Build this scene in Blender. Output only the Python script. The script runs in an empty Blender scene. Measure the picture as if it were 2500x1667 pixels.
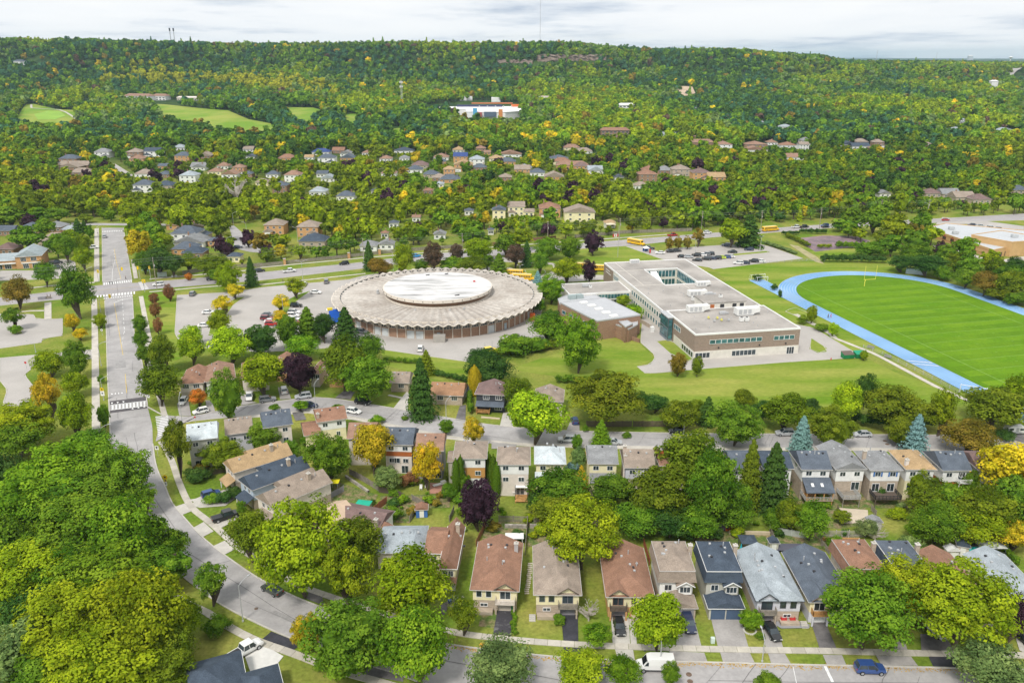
import bpy, bmesh, math, random
import numpy as np
from mathutils import Vector, Matrix, noise as mnoise
R = math.radians
scene = bpy.context.scene
COL = scene.collection
random.seed(7)

# ------------------------------------------------------------------ camera, sky, sun, exposure
FPX = 2000.0                      # focal length in pixels of a 2500 px wide frame
PITCH = math.atan((833.5 - 138) / FPX)
SP, CP = math.sin(PITCH), math.cos(PITCH)
CAMH = 100.0
cd = bpy.data.cameras.new('drone_camera')
cd.sensor_width = 36
cd.lens = 36 * FPX / 2500
cd.clip_start = 1
cd.clip_end = 60000
cam = bpy.data.objects.new('drone_camera', cd)
COL.objects.link(cam)
cam.location = (0, 0, CAMH)
cam.rotation_euler = (R(90) - PITCH, 0, 0)
scene.camera = cam
scene.view_settings.view_transform = 'Standard'
scene.view_settings.look = 'None'
scene.view_settings.gamma = 1
scene.view_settings.exposure = 1.08
scene.cycles.max_bounces = 5
scene.cycles.diffuse_bounces = 3
scene.cycles.glossy_bounces = 2
scene.cycles.transmission_bounces = 2
scene.cycles.volume_bounces = 0
scene.cycles.transparent_max_bounces = 4
scene.cycles.use_adaptive_sampling = True

SUN_EL, SUN_AZ = 52, 205          # the sun stands behind the camera's left shoulder, veiled by cloud
w = bpy.data.worlds.new('World')
scene.world = w
w.use_nodes = True
nt = w.node_tree
nt.nodes.clear()
def N(t, typ, **k):
    n = t.nodes.new(typ)
    for a, b in k.items():
        setattr(n, a, b)
    return n
def math_node(t, op, a, b=None, clamp=False):
    n = N(t, 'ShaderNodeMath', operation=op, use_clamp=clamp)
    for i, v in enumerate((a, b)):
        if v is None: continue
        if isinstance(v, (int, float)): n.inputs[i].default_value = v
        else: t.links.new(v, n.inputs[i])
    return n.outputs[0]
sky = N(nt, 'ShaderNodeTexSky', sky_type='NISHITA', sun_disc=False)
sky.sun_elevation = R(SUN_EL)
sky.sun_rotation = R(SUN_AZ)
sky.air_density = 1.0
sky.dust_density = 1.5
b1 = N(nt, 'ShaderNodeBackground')
nt.links.new(sky.outputs[0], b1.inputs[0])
b1.inputs[1].default_value = 0.08
tc = N(nt, 'ShaderNodeTexCoord')
sep = N(nt, 'ShaderNodeSeparateXYZ')
nt.links.new(tc.outputs['Generated'], sep.inputs[0])
zz = math_node(nt, 'ADD', math_node(nt, 'MAXIMUM', sep.outputs[2], 0.0), 0.045)
com = N(nt, 'ShaderNodeCombineXYZ')
nt.links.new(math_node(nt, 'DIVIDE', sep.outputs[0], zz), com.inputs[0])
nt.links.new(math_node(nt, 'DIVIDE', sep.outputs[1], zz), com.inputs[1])
def cloud_noise(scale, detail, rough, off, sx=1.0, sy=1.0):
    mp = N(nt, 'ShaderNodeMapping')
    mp.inputs['Location'].default_value = off
    mp.inputs['Scale'].default_value = (sx, sy, 1)
    nt.links.new(com.outputs[0], mp.inputs[0])
    n = N(nt, 'ShaderNodeTexNoise')
    n.inputs['Scale'].default_value = scale
    n.inputs['Detail'].default_value = detail
    n.inputs['Roughness'].default_value = rough
    nt.links.new(mp.outputs[0], n.inputs[0])
    return n.outputs[0]
def wramp(fac, stops):
    r = N(nt, 'ShaderNodeValToRGB')
    while len(r.color_ramp.elements) < len(stops): r.color_ramp.elements.new(0.5)
    for e, (p, c) in zip(r.color_ramp.elements, stops):
        e.position = p
        e.color = (*c, 1)
    nt.links.new(fac, r.inputs[0])
    return r.outputs[0]
body = cloud_noise(0.42, 8, 0.62, (3.1, 1.7, 0), 0.8, 0.55)
thick = wramp(body, [(0.40, (0.98, 0.99, 1.0)), (0.52, (0.93, 0.95, 0.975)), (0.60, (0.74, 0.79, 0.86)), (0.72, (0.42, 0.50, 0.64))])
cover = wramp(cloud_noise(0.16, 3, 0.5, (8.3, 4.4, 0)), [(0.60, (1, 1, 1)), (0.80, (0.8, 0.8, 0.8))])
b2 = N(nt, 'ShaderNodeBackground')
nt.links.new(thick, b2.inputs[0])
b2.inputs[1].default_value = 0.50
mx = N(nt, 'ShaderNodeMixShader')
nt.links.new(cover, mx.inputs[0])
nt.links.new(b1.outputs[0], mx.inputs[1])
nt.links.new(b2.outputs[0], mx.inputs[2])
wo = N(nt, 'ShaderNodeOutputWorld')
nt.links.new(mx.outputs[0], wo.inputs[0])

sd = bpy.data.lights.new('sun', 'SUN')
sd.energy = 1.5
sd.angle = R(10)
sd.color = (1.0, 0.955, 0.88)
sun = bpy.data.objects.new('sun', sd)
COL.objects.link(sun)
sun.rotation_euler = Vector((math.sin(R(SUN_AZ)) * math.cos(R(SUN_EL)), math.cos(R(SUN_AZ)) * math.cos(R(SUN_EL)), math.sin(R(SUN_EL)))).to_track_quat('Z', 'Y').to_euler()

# ------------------------------------------------------------------ picture survey: where a sighted pixel meets the land
def smooth(a, b, x):
    t = min(1, max(0, (x - a) / (b - a)))
    return t * t * (3 - 2 * t)
RIDGE = [(-9000, 134), (-600, 134), (0, 126), (300, 119), (500, 115), (830, 114), (1000, 118), (1150, 116), (1400, 116), (1560, 104), (1800, 102), (1900, 92), (2010, 84), (2070, 70), (2500, 66), (3200, 62), (9000, 60)]
RX = [a for a, b in RIDGE]; RZ = [b for a, b in RIDGE]
def ground_z(x, y):
    if y < 950: return 0.0
    a = 1250 + 2118 * x / y
    top = float(np.interp(a, RX, RZ))
    n = mnoise.noise(Vector((x / 420.0, y / 420.0, 3.3)))
    n2 = mnoise.noise(Vector((x / 150.0, y / 900.0, 7.7)))
    z = 26 * smooth(950, 1650, y) + n * 10 * smooth(1100, 1700, y)
    y0 = 1560 + n2 * 160 - 120 * smooth(900, 0, a)
    f = smooth(y0, y0 + 560, y)
    f = 0.55 * f + 0.45 * smooth(y0 + 330 + n * 60, y0 + 520 + n * 60, y)
    z = z * (1 - f) + (top + n * 4) * f
    z += n2 * 9 * f * (1 - f) * 4
    if y > 2500: z = z + (60 - z) * smooth(2700, 6000, y)
    return z
def G(px, py, z=0.0):
    u = (px - 1250) / FPX; v = (833.5 - py) / FPX
    den = SP - v * CP
    if z == 0.0 and (den <= 0 or (CP + v * SP) * CAMH / den > 900):
        dx, dy, dz = u, CP + v * SP, -den
        t = 850.0
        while t < 9000:
            if CAMH + dz * t <= ground_z(dx * t, dy * t): break
            t += 8
        return (dx * t, dy * t)
    t = (CAMH - z) / den
    return (u * t, (CP + v * SP) * t)
def proj(x, y, z):
    d = y * CP + (CAMH - z) * SP
    return (1250 + FPX * x / d, 833.5 - FPX * (-(CAMH - z) * CP + y * SP) / d)
def ppm(x, y, z=0):                # pixels per metre at a place
    return FPX / (y * CP + (CAMH - z) * SP)
FR = {'V': (0, 0, 0.9408), 'S': (0, 0, 1.0), 'C4': (0, 400, 3.675), 'C5': (620, 400, 3.675), 'C6': (1240, 400, 3.675), 'C7': (1860, 400, 3.675),
      'D1': (0, 800, 3.564), 'D2': (400, 820, 3.734), 'D3': (800, 820, 3.734), 'D4': (1200, 820, 3.734), 'D5': (1600, 820, 3.734), 'D6': (2000, 820, 3.734),
      'E1': (0, 1220, 3.508), 'E2': (500, 1220, 3.508), 'E3': (1000, 1220, 3.508), 'E4': (1480, 1220, 3.508), 'E5': (1950, 1220, 3.507),
      'A1': (0, 0, 2.8), 'A2': (830, 0, 2.8), 'A3': (1660, 0, 2.8)}
def px(f, x, y):
    o = FR[f]
    return (o[0] + x / o[2], o[1] + y / o[2])
def pts(s):
    """'C4 10 20 30 40 D1 5 6' -> survey pixels"""
    out, f, b = [], 'S', []
    for t in s.split():
        if t in FR: f = t; b = []; continue
        b.append(float(t))
        if len(b) == 2: out.append(px(f, *b)); b = []
    return out
def gp(s, z=0.0): return [G(*p, z) for p in pts(s)]

# ------------------------------------------------------------------ materials
MATS = {}
def mat(name, col, rough=0.8, var=0.12, scale=0.6, spec=0.3, detail=4, bump=0.0, metal=0.0, coord='pos', col2=None, lo=0.4, hi=0.65, fine=None, objcol=False, stretch=None):
    if name in MATS: return MATS[name]
    m = bpy.data.materials.new(name); m.use_nodes = True
    t = m.node_tree; t.nodes.clear()
    out = N(t, 'ShaderNodeOutputMaterial'); p = N(t, 'ShaderNodeBsdfPrincipled')
    p.inputs['Roughness'].default_value = rough; p.inputs['Metallic'].default_value = metal
    p.inputs['Specular IOR Level'].default_value = spec
    t.links.new(p.outputs[0], out.inputs[0])
    if coord == 'pos': src = N(t, 'ShaderNodeNewGeometry').outputs['Position']
    else: src = N(t, 'ShaderNodeTexCoord').outputs['Object']
    if stretch:
        mp = N(t, 'ShaderNodeMapping'); mp.inputs['Scale'].default_value = stretch[0:3]
        if len(stretch) > 3: mp.inputs['Rotation'].default_value = (0, 0, R(stretch[3]))
        t.links.new(src, mp.inputs[0]); src = mp.outputs[0]
    def noise(sc, det=detail, ro=0.6):
        n = N(t, 'ShaderNodeTexNoise'); n.inputs['Scale'].default_value = sc; n.inputs['Detail'].default_value = det; n.inputs['Roughness'].default_value = ro
        t.links.new(src, n.inputs[0]); return n.outputs[0]
    n1 = noise(scale)
    r = N(t, 'ShaderNodeValToRGB')
    a = tuple(max(0, c * (1 - var)) for c in col); b = tuple(min(1, c * (1 + var)) for c in col) if col2 is None else col2
    if col2 is not None: a = col
    r.color_ramp.elements[0].position = lo; r.color_ramp.elements[0].color = (*a, 1)
    r.color_ramp.elements[1].position = hi; r.color_ramp.elements[1].color = (*b, 1)
    t.links.new(n1, r.inputs[0]); c = r.outputs[0]
    if fine:
        n2 = noise(fine[0], 3); mr = N(t, 'ShaderNodeMapRange'); mr.inputs[1].default_value = 0.3; mr.inputs[2].default_value = 0.7
        mr.inputs[3].default_value = 1 - fine[1]; mr.inputs[4].default_value = 1 + fine[1]
        t.links.new(n2, mr.inputs[0])
        mm = N(t, 'ShaderNodeVectorMath', operation='SCALE'); t.links.new(c, mm.inputs[0]); t.links.new(mr.outputs[0], mm.inputs['Scale']); c = mm.outputs[0]
    if objcol:
        oi = N(t, 'ShaderNodeObjectInfo'); mm = N(t, 'ShaderNodeMix', data_type='RGBA', blend_type='MULTIPLY'); mm.inputs[0].default_value = 1
        t.links.new(c, mm.inputs[6]); t.links.new(oi.outputs['Color'], mm.inputs[7]); c = mm.outputs[2]
    t.links.new(c, p.inputs['Base Color'])
    if bump:
        bn = N(t, 'ShaderNodeBump'); bn.inputs['Strength'].default_value = bump; bn.inputs['Distance'].default_value = 0.1
        t.links.new(noise(fine[0] if fine else scale * 6), bn.inputs['Height']); t.links.new(bn.outputs[0], p.inputs['Normal'])
    MATS[name] = m
    return m
def leaf_mat(name, kind):
    m = bpy.data.materials.new(name); m.use_nodes = True
    t = m.node_tree; t.nodes.clear()
    out = N(t, 'ShaderNodeOutputMaterial')
    if kind == 'obj': c = N(t, 'ShaderNodeObjectInfo').outputs['Color']
    else:
        a = N(t, 'ShaderNodeAttribute'); a.attribute_type = 'INSTANCER'; a.attribute_name = 'tint'; c = a.outputs['Color']
    v = N(t, 'ShaderNodeAttribute'); v.attribute_type = 'GEOMETRY'; v.attribute_name = 'lv'
    hs = N(t, 'ShaderNodeHueSaturation'); t.links.new(c, hs.inputs['Color'])
    mr = N(t, 'ShaderNodeMapRange'); mr.inputs[3].default_value = 0.48; mr.inputs[4].default_value = 0.52   # young and old leaves differ a little in hue
    t.links.new(v.outputs['Fac'], mr.inputs[0]); 
    inv = math_node(t, 'SUBTRACT', 1.01, mr.outputs[0]); t.links.new(inv, hs.inputs['Hue'])
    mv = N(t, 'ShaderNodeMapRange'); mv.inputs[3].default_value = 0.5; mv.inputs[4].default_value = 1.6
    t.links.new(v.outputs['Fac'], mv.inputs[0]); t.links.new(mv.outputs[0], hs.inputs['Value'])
    d = N(t, 'ShaderNodeBsdfDiffuse'); tr = N(t, 'ShaderNodeBsdfTranslucent'); mix = N(t, 'ShaderNodeMixShader'); mix.inputs[0].default_value = 0.22
    t.links.new(hs.outputs[0], d.inputs[0]); t.links.new(hs.outputs[0], tr.inputs[0])
    t.links.new(d.outputs[0], mix.inputs[1]); t.links.new(tr.outputs[0], mix.inputs[2]); t.links.new(mix.outputs[0], out.inputs[0])
    return m
LEAF = leaf_mat('foliage', 'obj'); LEAF_I = leaf_mat('forest_foliage', 'inst')
BARK = mat('bark', (0.11, 0.085, 0.065), 0.9, 0.3, 3)
GRASS = mat('grass', (0.125, 0.20, 0.022), 0.95, scale=0.06, col2=(0.28, 0.27, 0.065), lo=0.38, hi=0.68, fine=(1.3, 0.25), spec=0.05, detail=6)
ASPH = mat('asphalt', (0.36, 0.345, 0.335), 0.85, 0.09, 0.13, 0.2, fine=(2.5, 0.05), detail=6)
ASPH2 = mat('street_asphalt', (0.37, 0.355, 0.35), 0.85, 0.10, 0.2, 0.2, fine=(1.4, 0.07), detail=7)
ART = mat('arterial_asphalt', (0.35, 0.33, 0.33), 0.85, 0.08, 0.1, 0.2, fine=(1.5, 0.05), detail=6)
FRESH = mat('fresh_asphalt', (0.045, 0.045, 0.055), 0.8, 0.2, 0.5, 0.3, fine=(3, 0.15))
WORN = mat('worn_asphalt', (0.16, 0.15, 0.15), 0.85, 0.2, 0.5, 0.2, fine=(3, 0.1))
CONC = mat('concrete', (0.50, 0.475, 0.43), 0.85, 0.08, 0.3, 0.2, fine=(2, 0.06), objcol=True)
WALK = mat('walk_concrete', (0.51, 0.475, 0.42), 0.85, 0.10, 0.4, 0.2, fine=(3, 0.07), objcol=True)
PAINT = mat('road_paint', (0.75, 0.75, 0.74), 0.7, 0.12, 1.5)
YPAINT = mat('yellow_road_paint', (0.72, 0.52, 0.12), 0.7, 0.12, 1.5)
MULCH = mat('garden_soil', (0.16, 0.12, 0.07), 0.95, scale=0.5, col2=(0.10, 0.16, 0.03), fine=(3, 0.3))
WHITE = mat('white_trim', (0.80, 0.80, 0.79), 0.6, 0.03)
METAL = mat('galvanised_metal', (0.50, 0.51, 0.52), 0.5, 0.06, 1, metal=0.3)
DARKM = mat('dark_metal', (0.04, 0.04, 0.045), 0.5, 0.1)
WOODP = mat('pole_wood', (0.33, 0.28, 0.23), 0.9, 0.15, 2)
GLASS = mat('window_glass', (0.035, 0.05, 0.06), 0.08, 0.35, 0.35, 0.8, coord='pos', detail=1)
TEAL = mat('tinted_glass', (0.05, 0.15, 0.17), 0.08, 0.35, 0.5, 0.8, detail=1)
TYRE = mat('tyre', (0.02, 0.02, 0.02), 0.8, 0.05)
def plain(col, rough=0.7, var=0.06, scale=0.8, **k):
    key = 'paint_%03d_%03d_%03d_%d' % (*(int(c * 400) for c in col), int(rough * 10))
    return mat(key, col, rough, var, scale, **k)
def shingle(col):
    return mat('shingle_%03d_%03d_%03d' % tuple(int(c * 400) for c in col), col, 0.9, 0.13, 0.45, 0.15, detail=5, bump=0.3, fine=(4.5, 0.24), stretch=(1, 1, 2.2))
def brick_mat(name, col, mortar, sc=1.0):
    if name in MATS: return MATS[name]
    m = bpy.data.materials.new(name); m.use_nodes = True; t = m.node_tree; p = t.nodes['Principled BSDF']
    p.inputs['Roughness'].default_value = 0.9; p.inputs['Specular IOR Level'].default_value = 0.15
    tc = N(t, 'ShaderNodeTexCoord'); sx = N(t, 'ShaderNodeSeparateXYZ'); t.links.new(tc.outputs['Object'], sx.inputs[0])
    cx = N(t, 'ShaderNodeCombineXYZ'); t.links.new(math_node(t, 'ADD', sx.outputs[0], sx.outputs[1]), cx.inputs[0]); t.links.new(sx.outputs[2], cx.inputs[1])
    b = N(t, 'ShaderNodeTexBrick'); t.links.new(cx.outputs[0], b.inputs[0])
    b.inputs['Scale'].default_value = sc; b.inputs['Brick Width'].default_value = 0.6; b.inputs['Row Height'].default_value = 0.2; b.inputs['Mortar Size'].default_value = 0.018
    b.inputs['Color1'].default_value = (*[c * 0.85 for c in col], 1); b.inputs['Color2'].default_value = (*[min(1, c * 1.15) for c in col], 1); b.inputs['Mortar'].default_value = (*mortar, 1)
    t.links.new(b.outputs[0], p.inputs['Base Color'])
    MATS[name] = m
    return m
BRICK = brick_mat('brown_brick', (0.30, 0.175, 0.115), (0.33, 0.26, 0.2))
BRICK2 = brick_mat('taupe_brick', (0.285, 0.215, 0.17), (0.33, 0.28, 0.24))
BRICKO = brick_mat('orange_brick', (0.55, 0.30, 0.13), (0.5, 0.36, 0.22))
BRICKG = brick_mat('buff_brick', (0.44, 0.36, 0.28), (0.42, 0.37, 0.32))

# ------------------------------------------------------------------ mesh helpers
class MB:
    def __init__(s): s.v = []; s.f = []
    def add(s, vs, fs):
        o = len(s.v); s.v += [tuple(v) for v in vs]; s.f += [tuple(i + o for i in f) for f in fs]; return s
    def box(s, x0, y0, z0, x1, y1, z1):
        return s.add([(x0, y0, z0), (x1, y0, z0), (x1, y1, z0), (x0, y1, z0), (x0, y0, z1), (x1, y0, z1), (x1, y1, z1), (x0, y1, z1)],
                     [(0, 3, 2, 1), (4, 5, 6, 7), (0, 1, 5, 4), (1, 2, 6, 5), (2, 3, 7, 6), (3, 0, 4, 7)])
    def cbox(s, cx, cy, z0, sx, sy, sz, ang=0):
        c, q = math.cos(ang), math.sin(ang); vs = []
        for z in (z0, z0 + sz):
            for a, b in ((-1, -1), (1, -1), (1, 1), (-1, 1)):
                x, y = a * sx / 2, b * sy / 2; vs.append((cx + x * c - y * q, cy + x * q + y * c, z))
        return s.add(vs, [(0, 3, 2, 1), (4, 5, 6, 7), (0, 1, 5, 4), (1, 2, 6, 5), (2, 3, 7, 6), (3, 0, 4, 7)])
    def prism(s, poly, z0, z1):
        n = len(poly); vs = [(x, y, z0) for x, y in poly] + [(x, y, z1) for x, y in poly]
        return s.add(vs, [tuple(range(n - 1, -1, -1)), tuple(range(n, 2 * n))] + [(i, (i + 1) % n, n + (i + 1) % n, n + i) for i in range(n)])
    def slab(s, poly, th=0.16):
        n = len(poly); return s.add(list(poly) + [(x, y, z - th) for x, y, z in poly], [tuple(range(n)), tuple(range(2 * n - 1, n - 1, -1))] + [(i, n + i, n + (i + 1) % n, (i + 1) % n) for i in range(n)])
    def tube(s, a, b, r0, r1=None, n=6):
        r1 = r0 if r1 is None else r1; a = Vector(a); b = Vector(b); d = (b - a).normalized()
        u = d.orthogonal().normalized(); v = d.cross(u); vs = []
        for q, r in ((a, r0), (b, r1)):
            for i in range(n):
                t = 2 * math.pi * i / n; vs.append(q + u * r * math.cos(t) + v * r * math.sin(t))
        return s.add(vs, [(i, (i + 1) % n, n + (i + 1) % n, n + i) for i in range(n)] + [tuple(range(n - 1, -1, -1)), tuple(range(n, 2 * n))])
    def mesh(s, name, m, smooth_=False):
        me = bpy.data.meshes.new(name); me.from_pydata(s.v, [], s.f)
        if m: me.materials.append(m)
        if smooth_: me.polygons.foreach_set('use_smooth', [True] * len(me.polygons))
        return me
    def build(s, name, m, parent=None, loc=None, rz=0, smooth_=False):
        return link(name, s.mesh(name, m, smooth_), parent, loc, rz)
THINGS = []
CH = {}
def link(name, data, parent=None, loc=None, rz=0):
    o = bpy.data.objects.new(name, data); COL.objects.link(o)
    if parent: o.parent = parent; CH.setdefault(parent.name, []).append(o)
    if loc: o.location = loc
    if rz: o.rotation_euler = (0, 0, rz)
    return o
def tag(o, label=None, cat=None, group=None, kind=None):
    if label: o['label'] = label
    if cat: o['category'] = cat; THINGS.append(o)
    if group: o['group'] = group
    if kind: o['kind'] = kind
    return o
def empty(name, x, y, z=0, rz=0, label=None, cat=None, group=None):
    o = link(name, None, None, (x, y, z), rz); o.empty_display_size = 1
    return tag(o, label, cat, group)
def copy_thing(src, x, y, z, rz, label, color=None, scale=None, paint=('body',)):
    c = src.copy(); COL.objects.link(c); c.location = (x, y, z); c.rotation_euler = (0, 0, rz); c['label'] = label; THINGS.append(c)
    if scale: c.scale = scale
    def rec(o, p):
        for ch in CH.get(o.name, ()):
            d = ch.copy(); COL.objects.link(d); d.parent = p
            if color and ch.name.split('.')[0] in paint: d.color = (*color, 1)
            rec(ch, d)
    rec(src, c)
    return c
def structure(name, mb, m, **k):
    o = mb.build(name, m) if isinstance(mb, MB) else mb
    o['kind'] = 'structure'
    return o
def resample(p, n):
    L = [0]
    for a, b in zip(p, p[1:]): L.append(L[-1] + math.hypot(b[0] - a[0], b[1] - a[1]))
    t = np.linspace(0, L[-1], n)
    return list(zip(np.interp(t, L, [q[0] for q in p]), np.interp(t, L, [q[1] for q in p])))
def chaikin(p, k=2):
    for _ in range(k):
        q = [p[0]]
        for a, b in zip(p, p[1:]):
            q += [(a[0] * .75 + b[0] * .25, a[1] * .75 + b[1] * .25), (a[0] * .25 + b[0] * .75, a[1] * .25 + b[1] * .75)]
        p = q + [p[-1]]
    return p
def length(p): return sum(math.hypot(b[0] - a[0], b[1] - a[1]) for a, b in zip(p, p[1:]))
def offset(p, d):
    out = []
    for i in range(len(p)):
        a = p[max(0, i - 1)]; b = p[min(len(p) - 1, i + 1)]; l = math.hypot(b[0] - a[0], b[1] - a[1]) or 1
        out.append((p[i][0] - (b[1] - a[1]) / l * d, p[i][1] + (b[0] - a[0]) / l * d))
    return out
def ribbon(mb, A, B, z, n=40):
    A, B = resample(A, n), resample(B, n); o = len(mb.v)
    for a, b in zip(A, B): mb.v += [(a[0], a[1], z), (b[0], b[1], z)]
    mb.f += [(o + 2 * i, o + 2 * i + 1, o + 2 * i + 3, o + 2 * i + 2) for i in range(n - 1)]
    return mb
def strip(mb, line, wd, z, h=0.0, n=None):
    """a band of width wd along a line; with h it is a raised kerb"""
    n = n or max(2, int(length(line) / 4)); line = resample(line, n); A, B = offset(line, wd / 2), offset(line, -wd / 2); o = len(mb.v)
    if not h:
        return ribbon(mb, A, B, z, n)
    for a, b in zip(A, B): mb.v += [(a[0], a[1], z), (a[0], a[1], z + h), (b[0], b[1], z + h), (b[0], b[1], z)]
    for i in range(n - 1):
        k = o + 4 * i
        mb.f += [(k, k + 4, k + 5, k + 1), (k + 1, k + 5, k + 6, k + 2), (k + 2, k + 6, k + 7, k + 3)]
    return mb
POLYN = [0]
def poly(name, P, z, m, kind='structure', drape=0):
    POLYN[0] += 1; z += (POLYN[0] % 60) * 0.0011       # overlapping sheets never share a plane
    bm = bmesh.new(); vs = [bm.verts.new((x, y, 0)) for x, y in P]; bm.faces.new(vs)
    bmesh.ops.triangulate(bm, faces=bm.faces[:])
    if drape:
        xs = [q[0] for q in P]; ys = [q[1] for q in P]
        for ax, a, b in ((0, min(xs), max(xs)), (1, min(ys), max(ys))):
            k = math.floor(a / drape) * drape + drape
            while k < b:
                no = (1, 0, 0) if ax == 0 else (0, 1, 0); co = (k, 0, 0) if ax == 0 else (0, k, 0)
                bmesh.ops.bisect_plane(bm, geom=bm.verts[:] + bm.edges[:] + bm.faces[:], plane_co=co, plane_no=no); k += drape
        for v in bm.verts: v.co.z = ground_z(v.co.x, v.co.y) + z
    else:
        for v in bm.verts: v.co.z = z
    bmesh.ops.recalc_face_normals(bm, faces=bm.faces[:])
    for f in bm.faces:
        if f.normal.z < 0: f.normal_flip()
    me = bpy.data.meshes.new(name); bm.to_mesh(me); bm.free(); me.materials.append(m)
    o = link(name, me); o['kind'] = kind
    return o
CLEAR = []                          # polygons that the scattered woods keep out of
def inside(poly_, X, Y):
    n = len(poly_); r = np.zeros(X.shape, bool)
    for i in range(n):
        x1, y1 = poly_[i]; x2, y2 = poly_[(i + 1) % n]
        c = ((y1 > Y) != (y2 > Y)) & (X < (x2 - x1) * (Y - y1) / ((y2 - y1) or 1e-9) + x1)
        r ^= c
    return r

# ------------------------------------------------------------------ land
def axis(lo, hi, n, k):
    t = np.linspace(-1, 1, n); v = np.sinh(t * k) / math.sinh(k)
    return (lo + hi) / 2 + v * (hi - lo) / 2
xs = axis(-9000, 9000, 190, 3.2)
ys = np.concatenate([[-400, 40], np.linspace(100, 900, 20), np.linspace(950, 2900, 110), np.geomspace(3000, 30000, 26)])
me = bpy.data.meshes.new('ground')
vv = [(x, y, ground_z(x, y)) for y in ys for x in xs]; nx = len(xs)
me.from_pydata(vv, [], [(j * nx + i, j * nx + i + 1, (j + 1) * nx + i + 1, (j + 1) * nx + i) for j in range(len(ys) - 1) for i in range(nx - 1)])
me.polygons.foreach_set('use_smooth', [True] * len(me.polygons))
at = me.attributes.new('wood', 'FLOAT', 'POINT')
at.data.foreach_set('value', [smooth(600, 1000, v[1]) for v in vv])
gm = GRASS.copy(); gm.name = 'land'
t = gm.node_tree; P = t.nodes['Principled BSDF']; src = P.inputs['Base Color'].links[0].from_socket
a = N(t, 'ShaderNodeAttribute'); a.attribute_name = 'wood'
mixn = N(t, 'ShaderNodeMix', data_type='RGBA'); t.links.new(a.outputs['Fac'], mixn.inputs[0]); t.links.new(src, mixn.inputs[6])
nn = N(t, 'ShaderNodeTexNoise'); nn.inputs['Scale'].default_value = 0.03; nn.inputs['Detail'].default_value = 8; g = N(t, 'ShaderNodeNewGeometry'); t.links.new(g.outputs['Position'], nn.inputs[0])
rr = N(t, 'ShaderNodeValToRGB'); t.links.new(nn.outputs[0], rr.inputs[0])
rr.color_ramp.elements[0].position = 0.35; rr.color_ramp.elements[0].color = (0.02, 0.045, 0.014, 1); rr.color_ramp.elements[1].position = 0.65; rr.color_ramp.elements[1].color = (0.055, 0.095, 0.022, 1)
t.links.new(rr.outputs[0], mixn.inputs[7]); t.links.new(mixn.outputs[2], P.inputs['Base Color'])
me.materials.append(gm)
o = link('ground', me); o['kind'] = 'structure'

# mown field, hill grass and other lawns of their own tone
FIELD = mat('mown_field_grass', (0.085, 0.19, 0.008), 0.95, scale=0.05, col2=(0.13, 0.245, 0.012), lo=0.35, hi=0.7, fine=(1.1, 0.10), spec=0.05, detail=6, stretch=(1, 0.35, 1, 12))
HILL = mat('hill_grass', (0.125, 0.22, 0.015), 0.95, scale=0.05, col2=(0.32, 0.32, 0.075), lo=0.38, hi=0.72, fine=(1.6, 0.18), spec=0.05, detail=7, stretch=(0.35, 1.6, 1, 14))
GREEN = mat('golf_grass', (0.16, 0.28, 0.03), 0.95, scale=0.012, col2=(0.30, 0.34, 0.07), lo=0.4, hi=0.6, spec=0.05)
poly('school_lawn', gp('D4 200 290 480 195 900 60 1000 0 1130 -20 1340 60 1490 210 1330 280 D5 -20 345 440 300 1200 240 1867 205 D6 410 195 690 330 1060 470 1380 605 900 640 -100 690 D5 1300 650 600 720 0 720 D4 1250 640 700 380 300 330'), 0.02, HILL)
poly('school_lawn', gp('D3 490 120 700 140 1260 235 1290 400 1000 400 500 260'), 0.02, HILL)
poly('school_lawn', gp('C6 280 870 660 770 1060 740 1360 855 870 880 860 900 660 905 300 890'), 0.02, HILL)
poly('school_lawn', gp('C6 1850 945 C7 0 900 350 880 520 870 1100 900 1500 1000 2352 1330 2352 1450 1900 1700 0 1700 -60 1560 C6 1900 1290 1960 1040'), 0.015, HILL)
poly('school_lawn', gp('C7 440 790 560 730 1240 770 1240 880 600 880'), 0.025, HILL)
poly('verge_lawn', gp('C4 1290 1180 1580 1170 1570 1540 D1 1530 60 1590 260 1480 320 1330 0 C4 1340 1540'), 0.02, HILL)

# streets
STREETS = MB(); KERB = MB(); WALKS = []
AVL = gp('C4 915 575 920 1060 940 1230 D1 925 20 935 400 950 700 965 1060 S 276 1140 296 1220 338 1295 385 1355 425 1391 E1 1700 760 1860 880 E2 300 985 560 1110 770 1200 1400 1420 1700 1500 S 1080 1690 1250 1722 1500 1745 1900 1760 2300 1770 2750 1785')
AVR = gp('C4 1107 575 1185 1050 1190 1210 1205 1540 D1 1205 180 1240 320 1268 560 1285 690 S 372 1040 D1 1330 1010 1350 1180 1390 1290 1470 1450 E1 1450 0 1540 110 1680 270 1820 400 2100 600 E2 470 680 740 820 1020 930 S 880 1517 1000 1553 E3 340 1240 600 1275 1320 1355 E4 240 1380 850 1390 1750 1415 E5 480 1420 1350 1440 S 2750 1640')
ribbon(STREETS, AVL, AVR, 0.05, 160)
ARN = gp('S -260 742 C4 -20 1206 560 1140 860 1090 1380 1060 1870 1020 2352 975 C5 980 885 1400 830 1700 800 2250 770 C6 660 715 1430 655 C7 160 575 660 540 1650 490 S 2800 505')
ARS = gp('S -260 775 C4 -20 1275 560 1215 800 1195 1340 1128 1930 1080 2352 1045 C5 980 940 1420 885 1870 850 C6 660 762 1100 735 1430 700 1820 662 C7 190 610 650 575 1650 525 S 2800 530')
A2 = MB(); ribbon(A2, ARN, ARS, 0.09, 90); structure('arterial_road', A2, ART)
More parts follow.
